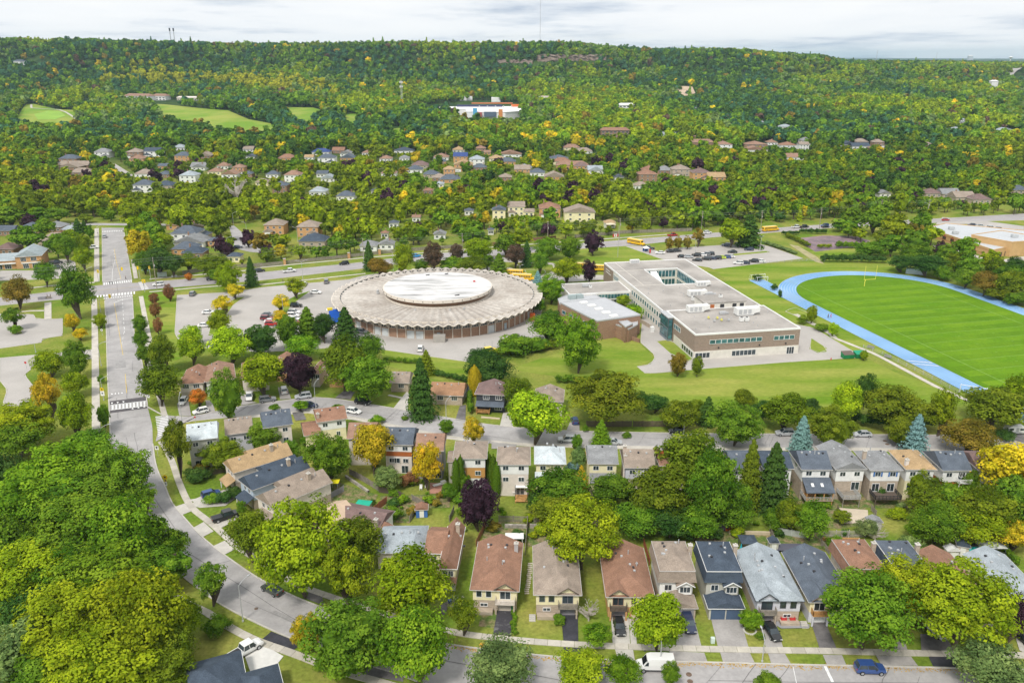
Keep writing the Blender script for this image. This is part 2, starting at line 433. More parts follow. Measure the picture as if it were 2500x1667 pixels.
SN = gp('S 395 1012 D2 120 735 260 738 700 640 1000 600 1340 560 1560 572 D3 300 610 600 660 1000 730 1400 800 1700 835 D4 600 862 1000 875 1867 890 D6 470 900 1170 905 1650 915 1867 985 S 2620 1105')
SS = gp('S 380 1078 D1 1450 940 D2 170 785 640 738 850 722 1170 695 1320 684 D3 270 745 700 830 1100 915 1740 980 D4 370 985 1150 1005 1600 1010 D5 600 1020 D6 300 1020 1170 1040 1867 1095 S 2620 1160')
A3 = MB(); ribbon(A3, SN, SS, 0.07, 90); structure('residential_street', A3, ASPH2)
structure('avenue', STREETS, ASPH2)
strip(KERB, chaikin(AVL[5:]), 0.3, 0.0, 0.16); strip(KERB, AVL[2:6], 0.3, 0, 0.16); strip(KERB, AVL[:2], 0.3, 0, 0.16)
strip(KERB, AVR[:2], 0.3, 0, 0.16); strip(KERB, AVR[2:8], 0.3, 0, 0.16); strip(KERB, chaikin(AVR[9:]), 0.3, 0, 0.16)
strip(KERB, chaikin(gp('D1 1285 690 1300 730 1370 765 1440 775')), 0.4, 0, 0.16)
strip(KERB, SN[1:], 0.3, 0, 0.16); strip(KERB, SS[1:], 0.3, 0, 0.16)
strip(KERB, ARN[4:], 0.3, 0, 0.18); strip(KERB, ARN[:3], 0.3, 0, 0.18); strip(KERB, ARS[5:], 0.3, 0, 0.18); strip(KERB, ARS[:4], 0.3, 0, 0.18)
structure('kerb', KERB, CONC)
X = MB(); ribbon(X, gp('C4 640 530 1500 540'), gp('C4 640 550 1500 558'), 0.06, 12); ribbon(X, gp('C4 2055 560 2110 760 2230 790 2352 800'), gp('C4 2100 555 2200 640 2290 700 2352 705'), 0.06, 12); structure('residential_street', X, ASPH2)
# fresh patches on the avenue at the crossing
X = MB(); ribbon(X, gp('D1 955 640 1270 600'), gp('D1 958 672 1275 635'), 0.065, 2); ribbon(X, gp('D1 958 722 1278 682'), gp('D1 958 745 1282 700'), 0.065, 2); structure('asphalt_patch', X, mat('patch_asphalt', (0.10, 0.09, 0.095), 0.85, 0.2, 0.6))

# sidewalks: raised bands; the near ones are laid slab by slab
def sidewalk(line, wd, name='sidewalk', slabs=0, z=0.12):
    if not slabs:
        mb = MB(); strip(mb, line, wd, 0.0, z); return structure(name, mb, WALK)
    s = link(name, None); s['kind'] = 'structure'
    n = int(length(line) / slabs); L = resample(line, n + 1); A, B = offset(L, wd / 2), offset(L, -wd / 2)
    for i in range(n):
        f = 0.012
        q = [(A[i][0] + (A[i + 1][0] - A[i][0]) * f, A[i][1] + (A[i + 1][1] - A[i][1]) * f), (A[i + 1][0] - (A[i + 1][0] - A[i][0]) * f, A[i + 1][1] - (A[i + 1][1] - A[i][1]) * f),
             (B[i + 1][0] - (B[i + 1][0] - B[i][0]) * f, B[i + 1][1] - (B[i + 1][1] - B[i][1]) * f), (B[i][0] + (B[i + 1][0] - B[i][0]) * f, B[i][1] + (B[i + 1][1] - B[i][1]) * f)]
        o = MB().prism(q[::-1], 0.0, z + random.uniform(-.008, .008)).build('slab', WALK, s)
        g_ = random.uniform(0.86, 1.06); o.color = (g_, g_, g_ * random.uniform(.95, 1), 1)
    return s
sidewalk(chaikin(gp('D1 1300 120 S 352 850 372 915 D1 1400 640 1420 720 1435 770')), 1.6)
sidewalk(chaikin(gp('D1 1400 990 1490 1130 1555 1345 1655 1568 E1 1795 185 2050 420 E2 490 530 S 711 1422 800 1455 950 1502 E3 360 1135 700 1180 1300 1235 E4 400 1265 1200 1285 1750 1290 E5 500 1300 1400 1320 S 2640 1602'), 3), 1.55, slabs=2.4)
sidewalk(chaikin(gp('S 350 1395 E1 1545 860 1800 975 E2 60 995 380 1190 780 1320 1100 1450 1500 1560 S 1050 1700'), 2), 1.6, slabs=2.4)
sidewalk(gp('C4 868 580 868 1060'), 2.4); sidewalk(gp('D2 660 748 850 733 1170 705 1320 694 D3 270 762 700 845 1100 932 1740 992 D4 370 998 1150 1018 1600 1024 D5 600 1034 D6 300 1034 1170 1054'), 1.5)
sidewalk(gp('C4 845 1212 D1 825 0 832 500 838 985'), 2.2)
sidewalk(gp('C4 1192 860 1220 1030'), 1.8); sidewalk(gp('C4 1265 1190 1332 1543 D1 1305 130'), 1.8)
sidewalk(gp('C4 1340 1150 1930 1098 2352 1085 C5 1000 985'), 1.3); sidewalk(gp('C4 1340 1035 2200 960 2352 930 C5 980 845 2240 740 C6 660 690 1430 635'), 1.4)
sidewalk(gp('C4 0 1230 560 1200'), 0.1); sidewalk(gp('C4 270 1115 560 1085 850 1065'), 1.5); sidewalk(gp('C4 0 1350 250 1320 400 1318'), 1.4)
sidewalk(gp('C4 430 1245 430 1395'), 2.6)
sidewalk(gp('D6 140 20 520 170 1060 460 1390 605'), 1.6)
sidewalk(gp('C7 300 1350 650 1543 D6 140 20'), 2.2)
sidewalk(gp('D3 555 540 610 565 690 570'), 1.0, 'footpath')
# concrete driveways crossing the verge on the crescent
DW = {}
def drive(s, m=CONC, name='driveway', z=0.09): return poly(name, gp(s), z, m)
drive('E1 1500 60 1600 25 1660 90 1560 130'); drive('E1 1655 240 1745 190 1830 270 1735 320'); drive('E1 1830 395 1925 350 2010 425 1915 475')
drive('E1 1620 0 1680 -10 1790 -60 1900 -40 1750 60 1700 40', z=0.1)
drive('E1 1810 180 2020 120 2060 150 1890 245'); drive('D2 230 1540 420 1440 640 1380 700 1450 560 1550 330 1568', z=0.1)
drive('E2 255 330 320 310 340 380 290 400', z=0.1)
drive('E2 495 1190 570 1128 780 1210 790 1265 740 1298', FRESH); drive('E2 340 1330 440 1200 500 1240 675 1340 560 1480 400 1500', plain((0.66, 0.65, 0.62)), z=0.1)
drive('E2 1400 1420 1700 1500 1700 1560 1360 1500', WORN)
drive('E2 900 760 1000 800 1020 905 870 850', WORN); drive('E3 265 900 330 870 340 900 280 1020', WORN)
drive('E3 755 930 885 940 870 1165 715 1150', mat('driveway_asphalt', (0.055, 0.052, 0.06), 0.8, scale=0.5, col2=(0.2, 0.2, 0.2), lo=0.55, hi=0.75, fine=(3, 0.15))); drive('E3 705 1205 840 1218 800 1290 690 1260', FRESH)
drive('E3 1295 970 1440 970 1445 1218 1318 1212', FRESH); drive('E3 1318 1262 1470 1272 1470 1372 1315 1345', FRESH)
drive('E4 40 985 190 985 205 1235 55 1230'); drive('E4 75 1280 230 1285 245 1378 100 1370', CONC)
CD = mat('grey_driveway', (0.35, 0.33, 0.315), 0.85, 0.09, 0.4, fine=(2.5, 0.08))
drive('E4 195 1020 245 1020 262 1240 210 1235', CONC)
drive('E4 620 950 740 965 815 1252 600 1245', CD); drive('E4 540 1296 840 1310 865 1385 560 1378', CD)
drive('E4 885 968 1135 968 1218 1262 955 1255', CD); drive('E4 975 1308 1230 1312 1270 1393 1000 1390', CD)
drive('E4 1310 1050 1440 1010 1515 1268 1365 1262', CD); drive('E4 1385 1316 1530 1318 1580 1403 1412 1400', CD)
drive('E5 103 1045 225 1045 325 1275 178 1275', WORN); drive('E5 205 1328 370 1330 405 1412 240 1410', CD)
drive('E5 830 1200 900 1190 930 1285 800 1285', CD); drive('E5 660 1335 960 1342 1020 1422 710 1420', CD)
drive('E5 1040 1150 1240 1150 1330 1290 1050 1290', WORN); drive('E5 1110 1344 1360 1348 1380 1440 1150 1425', FRESH)
drive('E5 1830 1100 1929 1250 1929 1310 1890 1290', CONC)
drive('D1 1540 660 1640 640 1665 770 1560 765', CD); drive('D2 380 590 440 590 470 700 400 700', CD); drive('D2 700 500 810 600 850 610 705 635', CD); drive('D2 1040 470 1130 480 1160 575 1060 580', CD)
drive('D2 1560 568 1650 495 1740 510 1700 583', WORN); drive('D3 600 660 720 510 745 530 725 690', CONC); drive('D3 1165 765 1205 640 1260 630 1255 778', WORN)
drive('D3 1570 820 1600 700 1690 700 1690 830', CONC); drive('D4 685 860 715 790 800 790 803 870', CD); drive('D2 1170 700 1265 690 1300 765 1200 775', WORN)
drive('D6 1600 895 1867 880 1867 1000 1750 940', WORN); drive('D4 0 970 230 990 220 1030 0 1030', CD); drive('D3 1500 965 1710 1005 1710 1030 1500 1000', CD)
# patio and backyard surfaces
drive('D3 1545 1420 1830 1430 1860 1450 1545 1460'); drive('D3 930 1340 1060 1350 1060 1440 930 1440', mat('patio_brick', (0.42, 0.22, 0.16), 0.9, 0.15, 1)); drive('E5 330 70 590 90 600 205 380 205', plain((0.55, 0.47, 0.36)))
for s in ('D3 -20 1290 300 1400 460 1450 400 1568 0 1568', 'D3 480 1460 1100 1440 1120 1568 480 1568', 'E3 640 210 830 180 990 190 1000 360 620 350', 'E3 1015 180 1230 200 1220 400 1010 400', 'E4 760 290 1100 260 1400 300 1420 420 760 400',
          'E4 1420 270 1754 320 1754 450 1440 440', 'E5 0 270 200 260 560 340 560 430 0 430', 'E5 180 0 560 20 600 210 330 250 200 230', 'E2 1300 90 1754 0 1754 200 1400 180', 'D5 1250 1400 1867 1450 1867 1568 1250 1568', 'D6 0 1430 800 1450 900 1568 0 1568', 'E3 640 860 760 900 740 1100 590 1080'):
    poly('garden_bed', gp(s), 0.025, mat('garden', (0.10, 0.16, 0.03), 0.95, scale=0.5, col2=(0.26, 0.20, 0.11), lo=0.42, hi=0.62, fine=(2, 0.3)))

# parking lots and school grounds
LOTMAT = mat('pale_asphalt', (0.415, 0.39, 0.365), 0.85, 0.07, 0.08, 0.2, fine=(1.5, 0.05), detail=7)
lots = ['C4 1590 1180 2100 1150 2352 1110 C5 850 1040 1000 1000 1600 930 2300 930 C6 280 1070 330 1180 285 1400 300 1500 D4 540 100 200 130 D3 1560 160 1260 235 500 125 S 860 846 640 860 500 850 D1 1620 120 1560 110 1525 60 C4 1570 1500',
        'C6 1060 742 1220 735 1380 800 1440 762 1700 745 2220 712 2352 745 C7 370 850 C6 1840 945 1790 925 1560 900 1370 852',
        'S 1556 895 1574 911 1600 911 1718 900 1921 884 2110 872 2077 855 2032 828 1985 800 1900 785 1650 770 1570 760 1564 836 1580 850 1598 866 1599 876 1588 889 1575 893',
        'C4 -20 1355 300 1350 320 1390 460 1395 560 1385 560 1543 D1 545 70 370 95 360 130 0 180 -60 190', 'D1 0 265 560 215 800 190 800 270 560 305 320 320 210 410 290 510 240 680 20 680 65 540 0 460',
        'C4 440 870 560 855 670 870 690 985 540 1030 0 1050 0 960 430 960', 'C6 -300 870 210 890 400 905 420 960 240 1030 560 1060 860 1040 860 1000 640 1000 540 960 400 890 -150 830', 'C4 880 0 1030 0 1190 100 1180 160 1050 160 960 60']
for s in lots:
    P_ = gp(s); poly('parking_lot', P_, 0.035, LOTMAT)
    mb = MB(); strip(mb, P_ + P_[:1], 0.22, 0, 0.13); structure('kerb', mb, CONC)
for s in ('D5 10 50 130 35 370 200 300 230 140 165', 'D5 1420 20 1560 110 1560 145 1480 155 1405 120', 'C4 2200 1195 2120 1200 2000 1290 1900 1400 1870 1540 2010 1543 2030 1360 2100 1260', 'C5 510 1140 400 1170 250 1250 190 1400 290 1420 320 1290 400 1220',
          'D1 95 -5 185 -5 190 50 100 60', 'C6 2000 812 2320 783 2352 795 2010 828', 'C6 150 950 340 950 330 1000 180 1010', 'C6 1270 1400 1330 1390 1440 1490 1430 1510 1380 1500', 'C6 1190 1340 1240 1330 1310 1370 1260 1380', 'C7 440 1345 300 1290 200 1320 440 1420'):
    P_ = gp(s); poly('grass_island', P_, 0.06, HILL); mb = MB(); strip(mb, P_ + P_[:1], 0.2, 0, 0.14); structure('kerb', mb, CONC)
poly('tennis_court', gp('C7 320 670 550 645 830 650 970 690 960 735 640 770 480 790 400 740'), 0.04, mat('court_surface', (0.16, 0.13, 0.14), 0.9, scale=0.12, col2=(0.30, 0.20, 0.22), fine=(1, 0.2)))
poly('dirt_path', gp('C7 240 720 330 740 500 840 560 900 480 880 400 830'), 0.03, mat('dry_grass', (0.36, 0.32, 0.17), 0.95, 0.2, 0.3, fine=(2, 0.2)))
poly('school_pavement', gp('C7 1530 730 1700 760 2100 870 2352 830 2352 880 2100 900 1560 750'), 0.03, CONC)
poly('parking_lot', gp('C7 1560 545 1900 540 2352 640 2352 560 1900 500 1620 480'), 0.03, LOTMAT)

# painted markings
PM = MB(); YM = MB()
def dash(mb, a, b, wd, on, off, z=0.11):
    L = math.hypot(b[0] - a[0], b[1] - a[1]); k = 0; d = ((b[0] - a[0]) / L, (b[1] - a[1]) / L)
    while k < L:
        e = min(L, k + on); p0 = (a[0] + d[0] * k, a[1] + d[1] * k); p1 = (a[0] + d[0] * e, a[1] + d[1] * e)
        strip(mb, [p0, p1], wd, z, 0, 2); k = e + off
def line(mb, s, wd=0.15, z=0.11):
    strip(mb, gp(s), wd, z)
def ladder(A, B, n, z=0.11, fill=0.5):
    A, B = resample(gp(A), 2 * n + 1), resample(gp(B), 2 * n + 1)
    for i in range(0, 2 * n, 2):
        o = len(PM.v)
        for q in (A[i], A[i + 1], B[i + 1], B[i]): PM.v.append((q[0], q[1], z))
        PM.f.append((o, o + 1, o + 2, o + 3))
ladder('C4 930 1070 1190 1042', 'C4 930 1090 1195 1060', 13); ladder('C4 870 1182 1225 1145', 'C4 870 1200 1225 1168', 13); ladder('C4 930 1208 1200 1180', 'C4 930 1215 1200 1187', 13)
ladder('C4 915 605 1100 598', 'C4 915 615 1102 608', 12); ladder('C4 1240 1065 1275 1138', 'C4 1290 1058 1338 1125', 9)
ladder('D1 973 678 1280 640', 'D1 973 718 1282 680', 10, 0.12)
ladder('D1 1352 775 1378 955', 'D1 1465 765 1470 925', 12, 0.12)
for s in ('D1 965 675 1280 638', 'D1 965 718 1282 682'): line(PM, s, 0.35, 0.13)
for x, y in ((975, 580), (1005, 577), (1033, 575), (1062, 572)): poly('yield_mark', gp('D1 %d %d %d %d %d %d' % (x - 9, y + 5, x + 9, y + 5, x, y - 10)), 0.12, PAINT)
for x, y in ((1172, 1095), (1208, 1090), (1240, 1086), (1273, 1081), (1305, 1077)): poly('yield_mark', gp('D1 %d %d %d %d %d %d' % (x - 12, y - 7, x + 12, y - 7, x, y + 9)), 0.12, PAINT)
for x, y, q in ((975, 660, 1), (1025, 654, 1), (1075, 648, 1), (1155, 706, -1), (1205, 698, -1), (1257, 690, -1)): poly('crossing_mark', gp('D1 %d %d %d %d %d %d' % (x - 10, y - 6 * q, x + 10, y - 6 * q, x, y + 9 * q)), 0.125, PAINT)
line(YM, 'C4 1025 765 1040 860 1085 1035'); line(YM, 'C4 1025 1250 1075 1543 D1 1070 240'); line(YM, 'D1 1090 405 1103 570'); line(YM, 'D1 1155 1090 1165 1215', 0.25); line(PM, 'D1 1165 1085 1310 1070', 0.1)
line(PM, 'C4 1005 1055 1010 960 1030 870'); line(PM, 'C4 1005 1055 1003 1038 1082 1030', 0.4); line(PM, 'C4 1025 1248 1092 1240 1095 1210 1190 1205', 0.4)
a, b = gp('C4 1098 1215 1118 1540'); dash(PM, a, b, 0.15, 3, 3); a, b = gp('C4 1032 870 1020 770'); dash(PM, a, b, 0.15, 3, 5)
a, b = gp('D1 1085 0 1060 150'); dash(PM, a, b, 0.13, 3, 3)
mid = [((p[0] + q[0]) / 2, (p[1] + q[1]) / 2) for p, q in zip(resample(ARN, 60), resample(ARS, 60))]
strip(YM, mid[26:50], 0.14, 0.12); strip(YM, mid[:9], 0.14, 0.12)
for k in (-3.6, 3.6):
    o_ = offset(mid, k)
    for i in range(25, 55): dash(PM, o_[i], o_[i + 1], 0.14, 3, 6, 0.12)
line(PM, 'E5 225 1425 290 1560', 0.5); line(PM, 'E4 1600 1430 1635 1600', 0.1)
TS = MB(); sr = random.Random(8)
def seams(A, B, n):
    A, B = resample(A, 200), resample(B, 200)
    for _ in range(n):
        i = sr.randrange(4, 190); k = sr.random(); p_ = [(A[i][0] * (1 - k) + B[i][0] * k, A[i][1] * (1 - k) + B[i][1] * k)]
        j = sr.choice((0, 1)); m_ = min(199, i + (0 if j else sr.randrange(4, 14))); k2 = (0 if k > .5 else 1) if j else k + sr.uniform(-.06, .06); e_ = (A[m_][0] * (1 - k2) + B[m_][0] * k2, A[m_][1] * (1 - k2) + B[m_][1] * k2)
        for q in range(1, 7): p_.append((p_[0][0] + (e_[0] - p_[0][0]) * q / 6 + sr.uniform(-.15, .15), p_[0][1] + (e_[1] - p_[0][1]) * q / 6 + sr.uniform(-.15, .15)))
        strip(TS, p_, sr.uniform(.05, .10), 0.108, 0, 12)
seams(AVL, AVR, 60); seams(SN, SS, 34); structure('tar_seam', TS, mat('tar', (.13, .125, .125), .8, .1))
TS = MB()
for _ in range(9):
    i = sr.randrange(8, 60); A_, B_ = resample(AVL, 70), resample(AVR, 70); k = sr.uniform(.1, .6); w_ = sr.uniform(.12, .3)
    o_ = [tuple(A_[j][c] * (1 - q) + B_[j][c] * q for c in (0, 1)) for j, q in ((i, k), (i, k + w_), (i + 1, k + w_), (i + 1, k))]; TS.add([(x, y, .064) for x, y in o_], [(0, 1, 2, 3)])
structure('road_patch', TS, mat('patched_asphalt', (.31, .30, .295), .85, .08, .5, fine=(2, .08)))
structure('road_marking', PM, PAINT); structure('yellow_marking', YM, YPAINT)
LM = MB()
for s in ('C6 1440 870 1480 905', 'C6 1500 790 1560 850'): line(LM, s, 0.12, 0.06)
structure('lot_marking', LM, PAINT)
MH = MB()
for s, r_ in (('D6 598 958', .55), ('D6 620 988', .55), ('E4 708 1495', .5), ('E4 718 1555', .5), ('E2 440 932', .35), ('D4 1110 880', .3), ('D1 1140 1060', .35)):
    x, y = gp(s)[0]; n = 18; MH.prism([(x + r_ * math.cos(i * 2 * math.pi / n), y + r_ * math.sin(i * 2 * math.pi / n)) for i in range(n)], 0, 0.115)
structure('manhole_cover', MH, mat('cast_iron', (0.16, 0.11, 0.08), 0.8, 0.2, 2))

# ------------------------------------------------------------------ running track and football field
ux, uy = math.cos(R(-77.0)), math.sin(R(-77.0)); nx_, ny_ = -uy, ux          # along the straights, and across them towards the east
P0 = G(*px('C7', 1020, 1535)); P1 = G(*px('C7', 400, 1240))
Q0 = G(*px('C7', 2352, 1360))
TB = mat('track_surface', (0.13, 0.31, 0.56), 0.85, scale=0.035, col2=(0.22, 0.42, 0.66), fine=(1.2, 0.06), detail=6)
d_ = lambda p: (p[0] - P0[0]) * nx_ + (p[1] - P0[1]) * ny_
width_in = d_(Q0)
RAD = width_in / 2
def tr(u, v): return (P0[0] + ux * u + nx_ * v, P0[1] + uy * u + ny_ * v)
ulow = -46.0; uhigh = 55.0
def stadium(g_, n=40):
    out = []
    for i in range(n + 1):
        t = math.pi * (i / n); out.append(tr(ulow - (RAD + g_) * math.sin(t) * 0.98, RAD - (RAD + g_) * math.cos(t)))
    for i in range(n + 1):
        t = math.pi * (i / n); out.append(tr(uhigh + (RAD + g_) * math.sin(t) * 0.98, RAD + (RAD + g_) * math.cos(t)))
    return out
TRK = (RAD, ulow, uhigh)
poly('running_track', stadium(7.6), 0.05, TB)
poly('running_track', [tr(*q) for q in ((ulow - 38, -7.6), (ulow - 38, -0.2), (ulow + 4, -0.2), (ulow + 4, -7.6))] , 0.052, TB)
poly('running_track', [tr(*q) for q in ((38, -7.6), (96, -9), (100, -0.5), (62, 2), (38, 0))], 0.054, TB)
poly('football_field', stadium(-0.3), 0.08, FIELD)
LN = MB()
for k in range(0, 7):
    s_ = stadium(0.15 + k * 1.22); strip(LN, s_ + s_[:1], 0.11, 0.19, 0, 150)
    strip(LN, [tr(ulow - 37, -0.2 - k * 1.15), tr(ulow, -0.2 - k * 1.15)], 0.10, 0.19)
structure('lane_line', LN, PAINT)
MS = MB()
for k in range(-7, 9): ribbon(MS, [tr(k * 9.144 + 4, 3), tr(k * 9.144 + 4, 2 * RAD - 3)], [tr(k * 9.144 + 8.57, 3), tr(k * 9.144 + 8.57, 2 * RAD - 3)], 0.155, 2)
structure('mown_stripe', MS, mat('mown_stripe', (0.10, 0.22, 0.009), 0.95, scale=0.07, col2=(0.155, 0.275, 0.014), lo=.35, hi=.7, fine=(1.1, .12), spec=.05))
FL = MB(); fw = min(2 * RAD - 6, 55.0); v0 = RAD - fw / 2
FA = mat('faded_field_paint', (0.25, 0.38, 0.12), 0.9, 0.2, 0.8)
for k in range(-9, 11): strip(FL, [tr(k * 9.144 + 4, v0), tr(k * 9.144 + 4, v0 + fw)], 0.13, 0.18)
for v in (v0, v0 + fw): strip(FL, [tr(-9 * 9.144 + 4, v), tr(10 * 9.144 + 4, v)], 0.2, 0.18)
for k in range(-18, 19):
    for v in (v0 + fw * .36, v0 + fw * .64): strip(FL, [tr(k * 4.572 + 4, v - .5), tr(k * 4.572 + 4, v + .5)], 0.14, 0.18)
structure('field_line', FL, FA)
SPW = MB(); ribbon(SPW, [tr(30, -7.5), tr(34, -0.3)], [tr(30.5, -7.5), tr(34.5, -0.3)], 0.195, 2); ribbon(SPW, [tr(27, -7.5), tr(31, -0.3)], [tr(27.5, -7.5), tr(31.5, -0.3)], 0.195, 2); structure('start_line', SPW, PAINT)

# ------------------------------------------------------------------ windows, doors and roofs shared by all the buildings
WM = {}
def win_mesh(w_, h_, mull):
    k = (round(w_, 2), round(h_, 2), mull)
    if k not in WM:
        f = MB(); t_ = .09
        f.box(-w_ / 2 - t_, -.07, -t_, -w_ / 2, .02, h_ + t_); f.box(w_ / 2, -.07, -t_, w_ / 2 + t_, .02, h_ + t_); f.box(-w_ / 2, -.07, -t_, w_ / 2, .02, 0); f.box(-w_ / 2, -.07, h_, w_ / 2, .02, h_ + t_)
        for i in range(mull): c = -w_ / 2 + w_ * (i + 1) / (mull + 1); f.box(c - .035, -.06, 0, c + .035, .02, h_)
        WM[k] = (f.mesh('window', WHITE), MB().box(-w_ / 2, -.035, 0, w_ / 2, .0, h_).mesh('pane', GLASS))
    return WM[k]
def slot(o, m):
    o.material_slots[0].link = 'OBJECT'; o.material_slots[0].material = m
GUTM = plain((.52, .50, .48))
ROT = {'n': 0, 'r': R(90), 'b': R(180), 'l': R(-90)}
def add_window(par, W, D, side, u, z, w_=1.2, h_=1.1, mull=1, trim=None, glass=None, name='window'):
    loc = {'n': (u, 0, z), 'r': (W, u, z), 'b': (u, D, z), 'l': (0, u, z)}[side]
    a, b = win_mesh(w_, h_, mull); f = link(name, a, par, loc, ROT[side]); p = link('pane', b, f)
    if trim: slot(f, trim)
    if glass: slot(p, glass)
    return f
GDM = {}
def add_garage(par, W, D, side, u, z, w_=2.6, h_=2.2, m=None):
    k = (w_, h_)
    if k not in GDM:
        mb = MB(); n = 4
        for i in range(n): mb.box(-w_ / 2, -.07, h_ * i / n + .015, w_ / 2, .01, h_ * (i + 1) / n - .015)
        mb.box(-w_ / 2, -.03, 0, w_ / 2, .0, h_); mb.box(-w_ / 2 - .12, -.09, 0, -w_ / 2, .01, h_ + .12); mb.box(w_ / 2, -.09, 0, w_ / 2 + .12, .01, h_ + .12); mb.box(-w_ / 2, -.09, h_, w_ / 2, .01, h_ + .12)
        GDM[k] = mb.mesh('garage_door', WHITE)
    loc = {'n': (u, 0, z), 'r': (W, u, z), 'b': (u, D, z), 'l': (0, u, z)}[side]
    o = link('garage_door', GDM[k], par, loc, ROT[side])
    if m: slot(o, m)
    return o
def roof_geo(x0, y0, x1, y1, ze, h, axis, a, b):
    """slopes of a roof whose ridge runs along axis; a and b are the hip runs at its two ends (0 makes a gable)"""
    if axis == 'y':
        xm = (x0 + x1) / 2; p, q = (xm, y0 + a, ze + h), (xm, y1 - b, ze + h); A, B, C, D = (x0, y0, ze), (x1, y0, ze), (x1, y1, ze), (x0, y1, ze)
        S = [[A, p, q, D][::-1], [B, C, q, p][::-1]]; G_ = []
        (S if a else G_).append([A, B, p]); (S if b else G_).append([C, D, q])
    else:
        ym = (y0 + y1) / 2; p, q = (x0 + a, ym, ze + h), (x1 - b, ym, ze + h); A, B, C, D = (x0, y0, ze), (x1, y0, ze), (x1, y1, ze), (x0, y1, ze)
        S = [[A, B, q, p], [C, D, p, q]]; G_ = []
        (S if a else G_).append([D, A, p]); (S if b else G_).append([B, C, q])
    return S, G_, (p, q)
def up(p):
    a, b, c = Vector(p[0]), Vector(p[1]), Vector(p[2]); return p if (b - a).cross(c - a).z > 0 else p[::-1]
def roof(par, x0, y0, x1, y1, ze, h, axis, a, b, rc, gable, ov=.45, trim=None, vents=0, rnd=None, wallin=None):
    S, Gb, rid = roof_geo(x0 - ov, y0 - ov, x1 + ov, y1 + ov, ze, h, axis, a, b)
    mb = MB()
    for s in S: mb.slab(up(s), .14)
    r_ = mb.build('roof', rc, par)
    t_ = trim or GUTM; e = MB(); X0, Y0, X1, Y1 = x0 - ov, y0 - ov, x1 + ov, y1 + ov
    if axis == 'x' or a: e.box(X0 - .04, Y0 - .08, ze - .15, X1 + .04, Y0 - .01, ze - .03)
    if axis == 'y' or b: e.box(X1 + .01, Y0 - .04, ze - .18, X1 + .08, Y1 + .04, ze - .03)
    if axis == 'y' or a: e.box(X0 - .08, Y0 - .04, ze - .18, X0 - .01, Y1 + .04, ze - .02)
    for g_ in Gb:                                   # barge boards and gable walls
        A, B, P_ = (Vector(v) for v in g_)
        for q in (A, B): e.tube(q - Vector((0, 0, .1)), P_ - Vector((0, 0, .1)), .07, n=4)
    if e.v: e.build('gutter', t_, r_)
    if Gb and gable is not None:
        gm = MB()
        if axis == 'y':
            for yy, fl in ((y0, a), (y1 - .2, b)):
                if not fl: gm.add([(x0, yy, ze - .3), (x1, yy, ze - .3), (x1, yy, ze), ((x0 + x1) / 2, yy, ze + h * .9), (x0, yy, ze), (x0, yy + .2, ze - .3), (x1, yy + .2, ze - .3), (x1, yy + .2, ze), ((x0 + x1) / 2, yy + .2, ze + h * .9), (x0, yy + .2, ze)], [(0, 1, 2, 3, 4), (9, 8, 7, 6, 5), (4, 3, 8, 9), (3, 2, 7, 8)])
        else:
            for xx, fl in ((x0, a), (x1 - .2, b)):
                if not fl: gm.add([(xx, y0, ze - .3), (xx, y1, ze - .3), (xx, y1, ze), (xx, (y0 + y1) / 2, ze + h * .9), (xx, y0, ze), (xx + .2, y0, ze - .3), (xx + .2, y1, ze - .3), (xx + .2, y1, ze), (xx + .2, (y0 + y1) / 2, ze + h * .9), (xx + .2, y0, ze)], [(4, 3, 2, 1, 0), (5, 6, 7, 8, 9), (9, 8, 3, 4), (8, 7, 2, 3)])
        gm.build('gable_wall', gable, par)
    if vents:
        rnd = rnd or random.Random(int(x1 * 100))
        for i in range(vents):
            if axis == 'y': x = (x0 + x1) / 2 + rnd.choice((-1, 1)) * rnd.uniform(.6, 2.4); y = y0 + (y1 - y0) * rnd.uniform(.35, .85)
            else: x = x0 + (x1 - x0) * (i + .7) / (vents + .4); y = (y0 + y1) / 2 - rnd.uniform(.5, 1.2)
            half = (x1 - x0) / 2 + ov if axis == 'y' else (y1 - y0) / 2 + ov; dd = abs(x - (x0 + x1) / 2) if axis == 'y' else abs(y - (y0 + y1) / 2); zr = ze + h * (1 - dd / half)
            if i % 4 == 3: MB().tube((x, y, zr - .2), (x, y, zr + .9), .1).build('flue_pipe', METAL, r_)
            else: MB().cbox(x, y, zr - .1, .42, .42, .34).build('roof_vent', DARKM if i % 2 else METAL, r_)
    return r_
OVH = 0.42
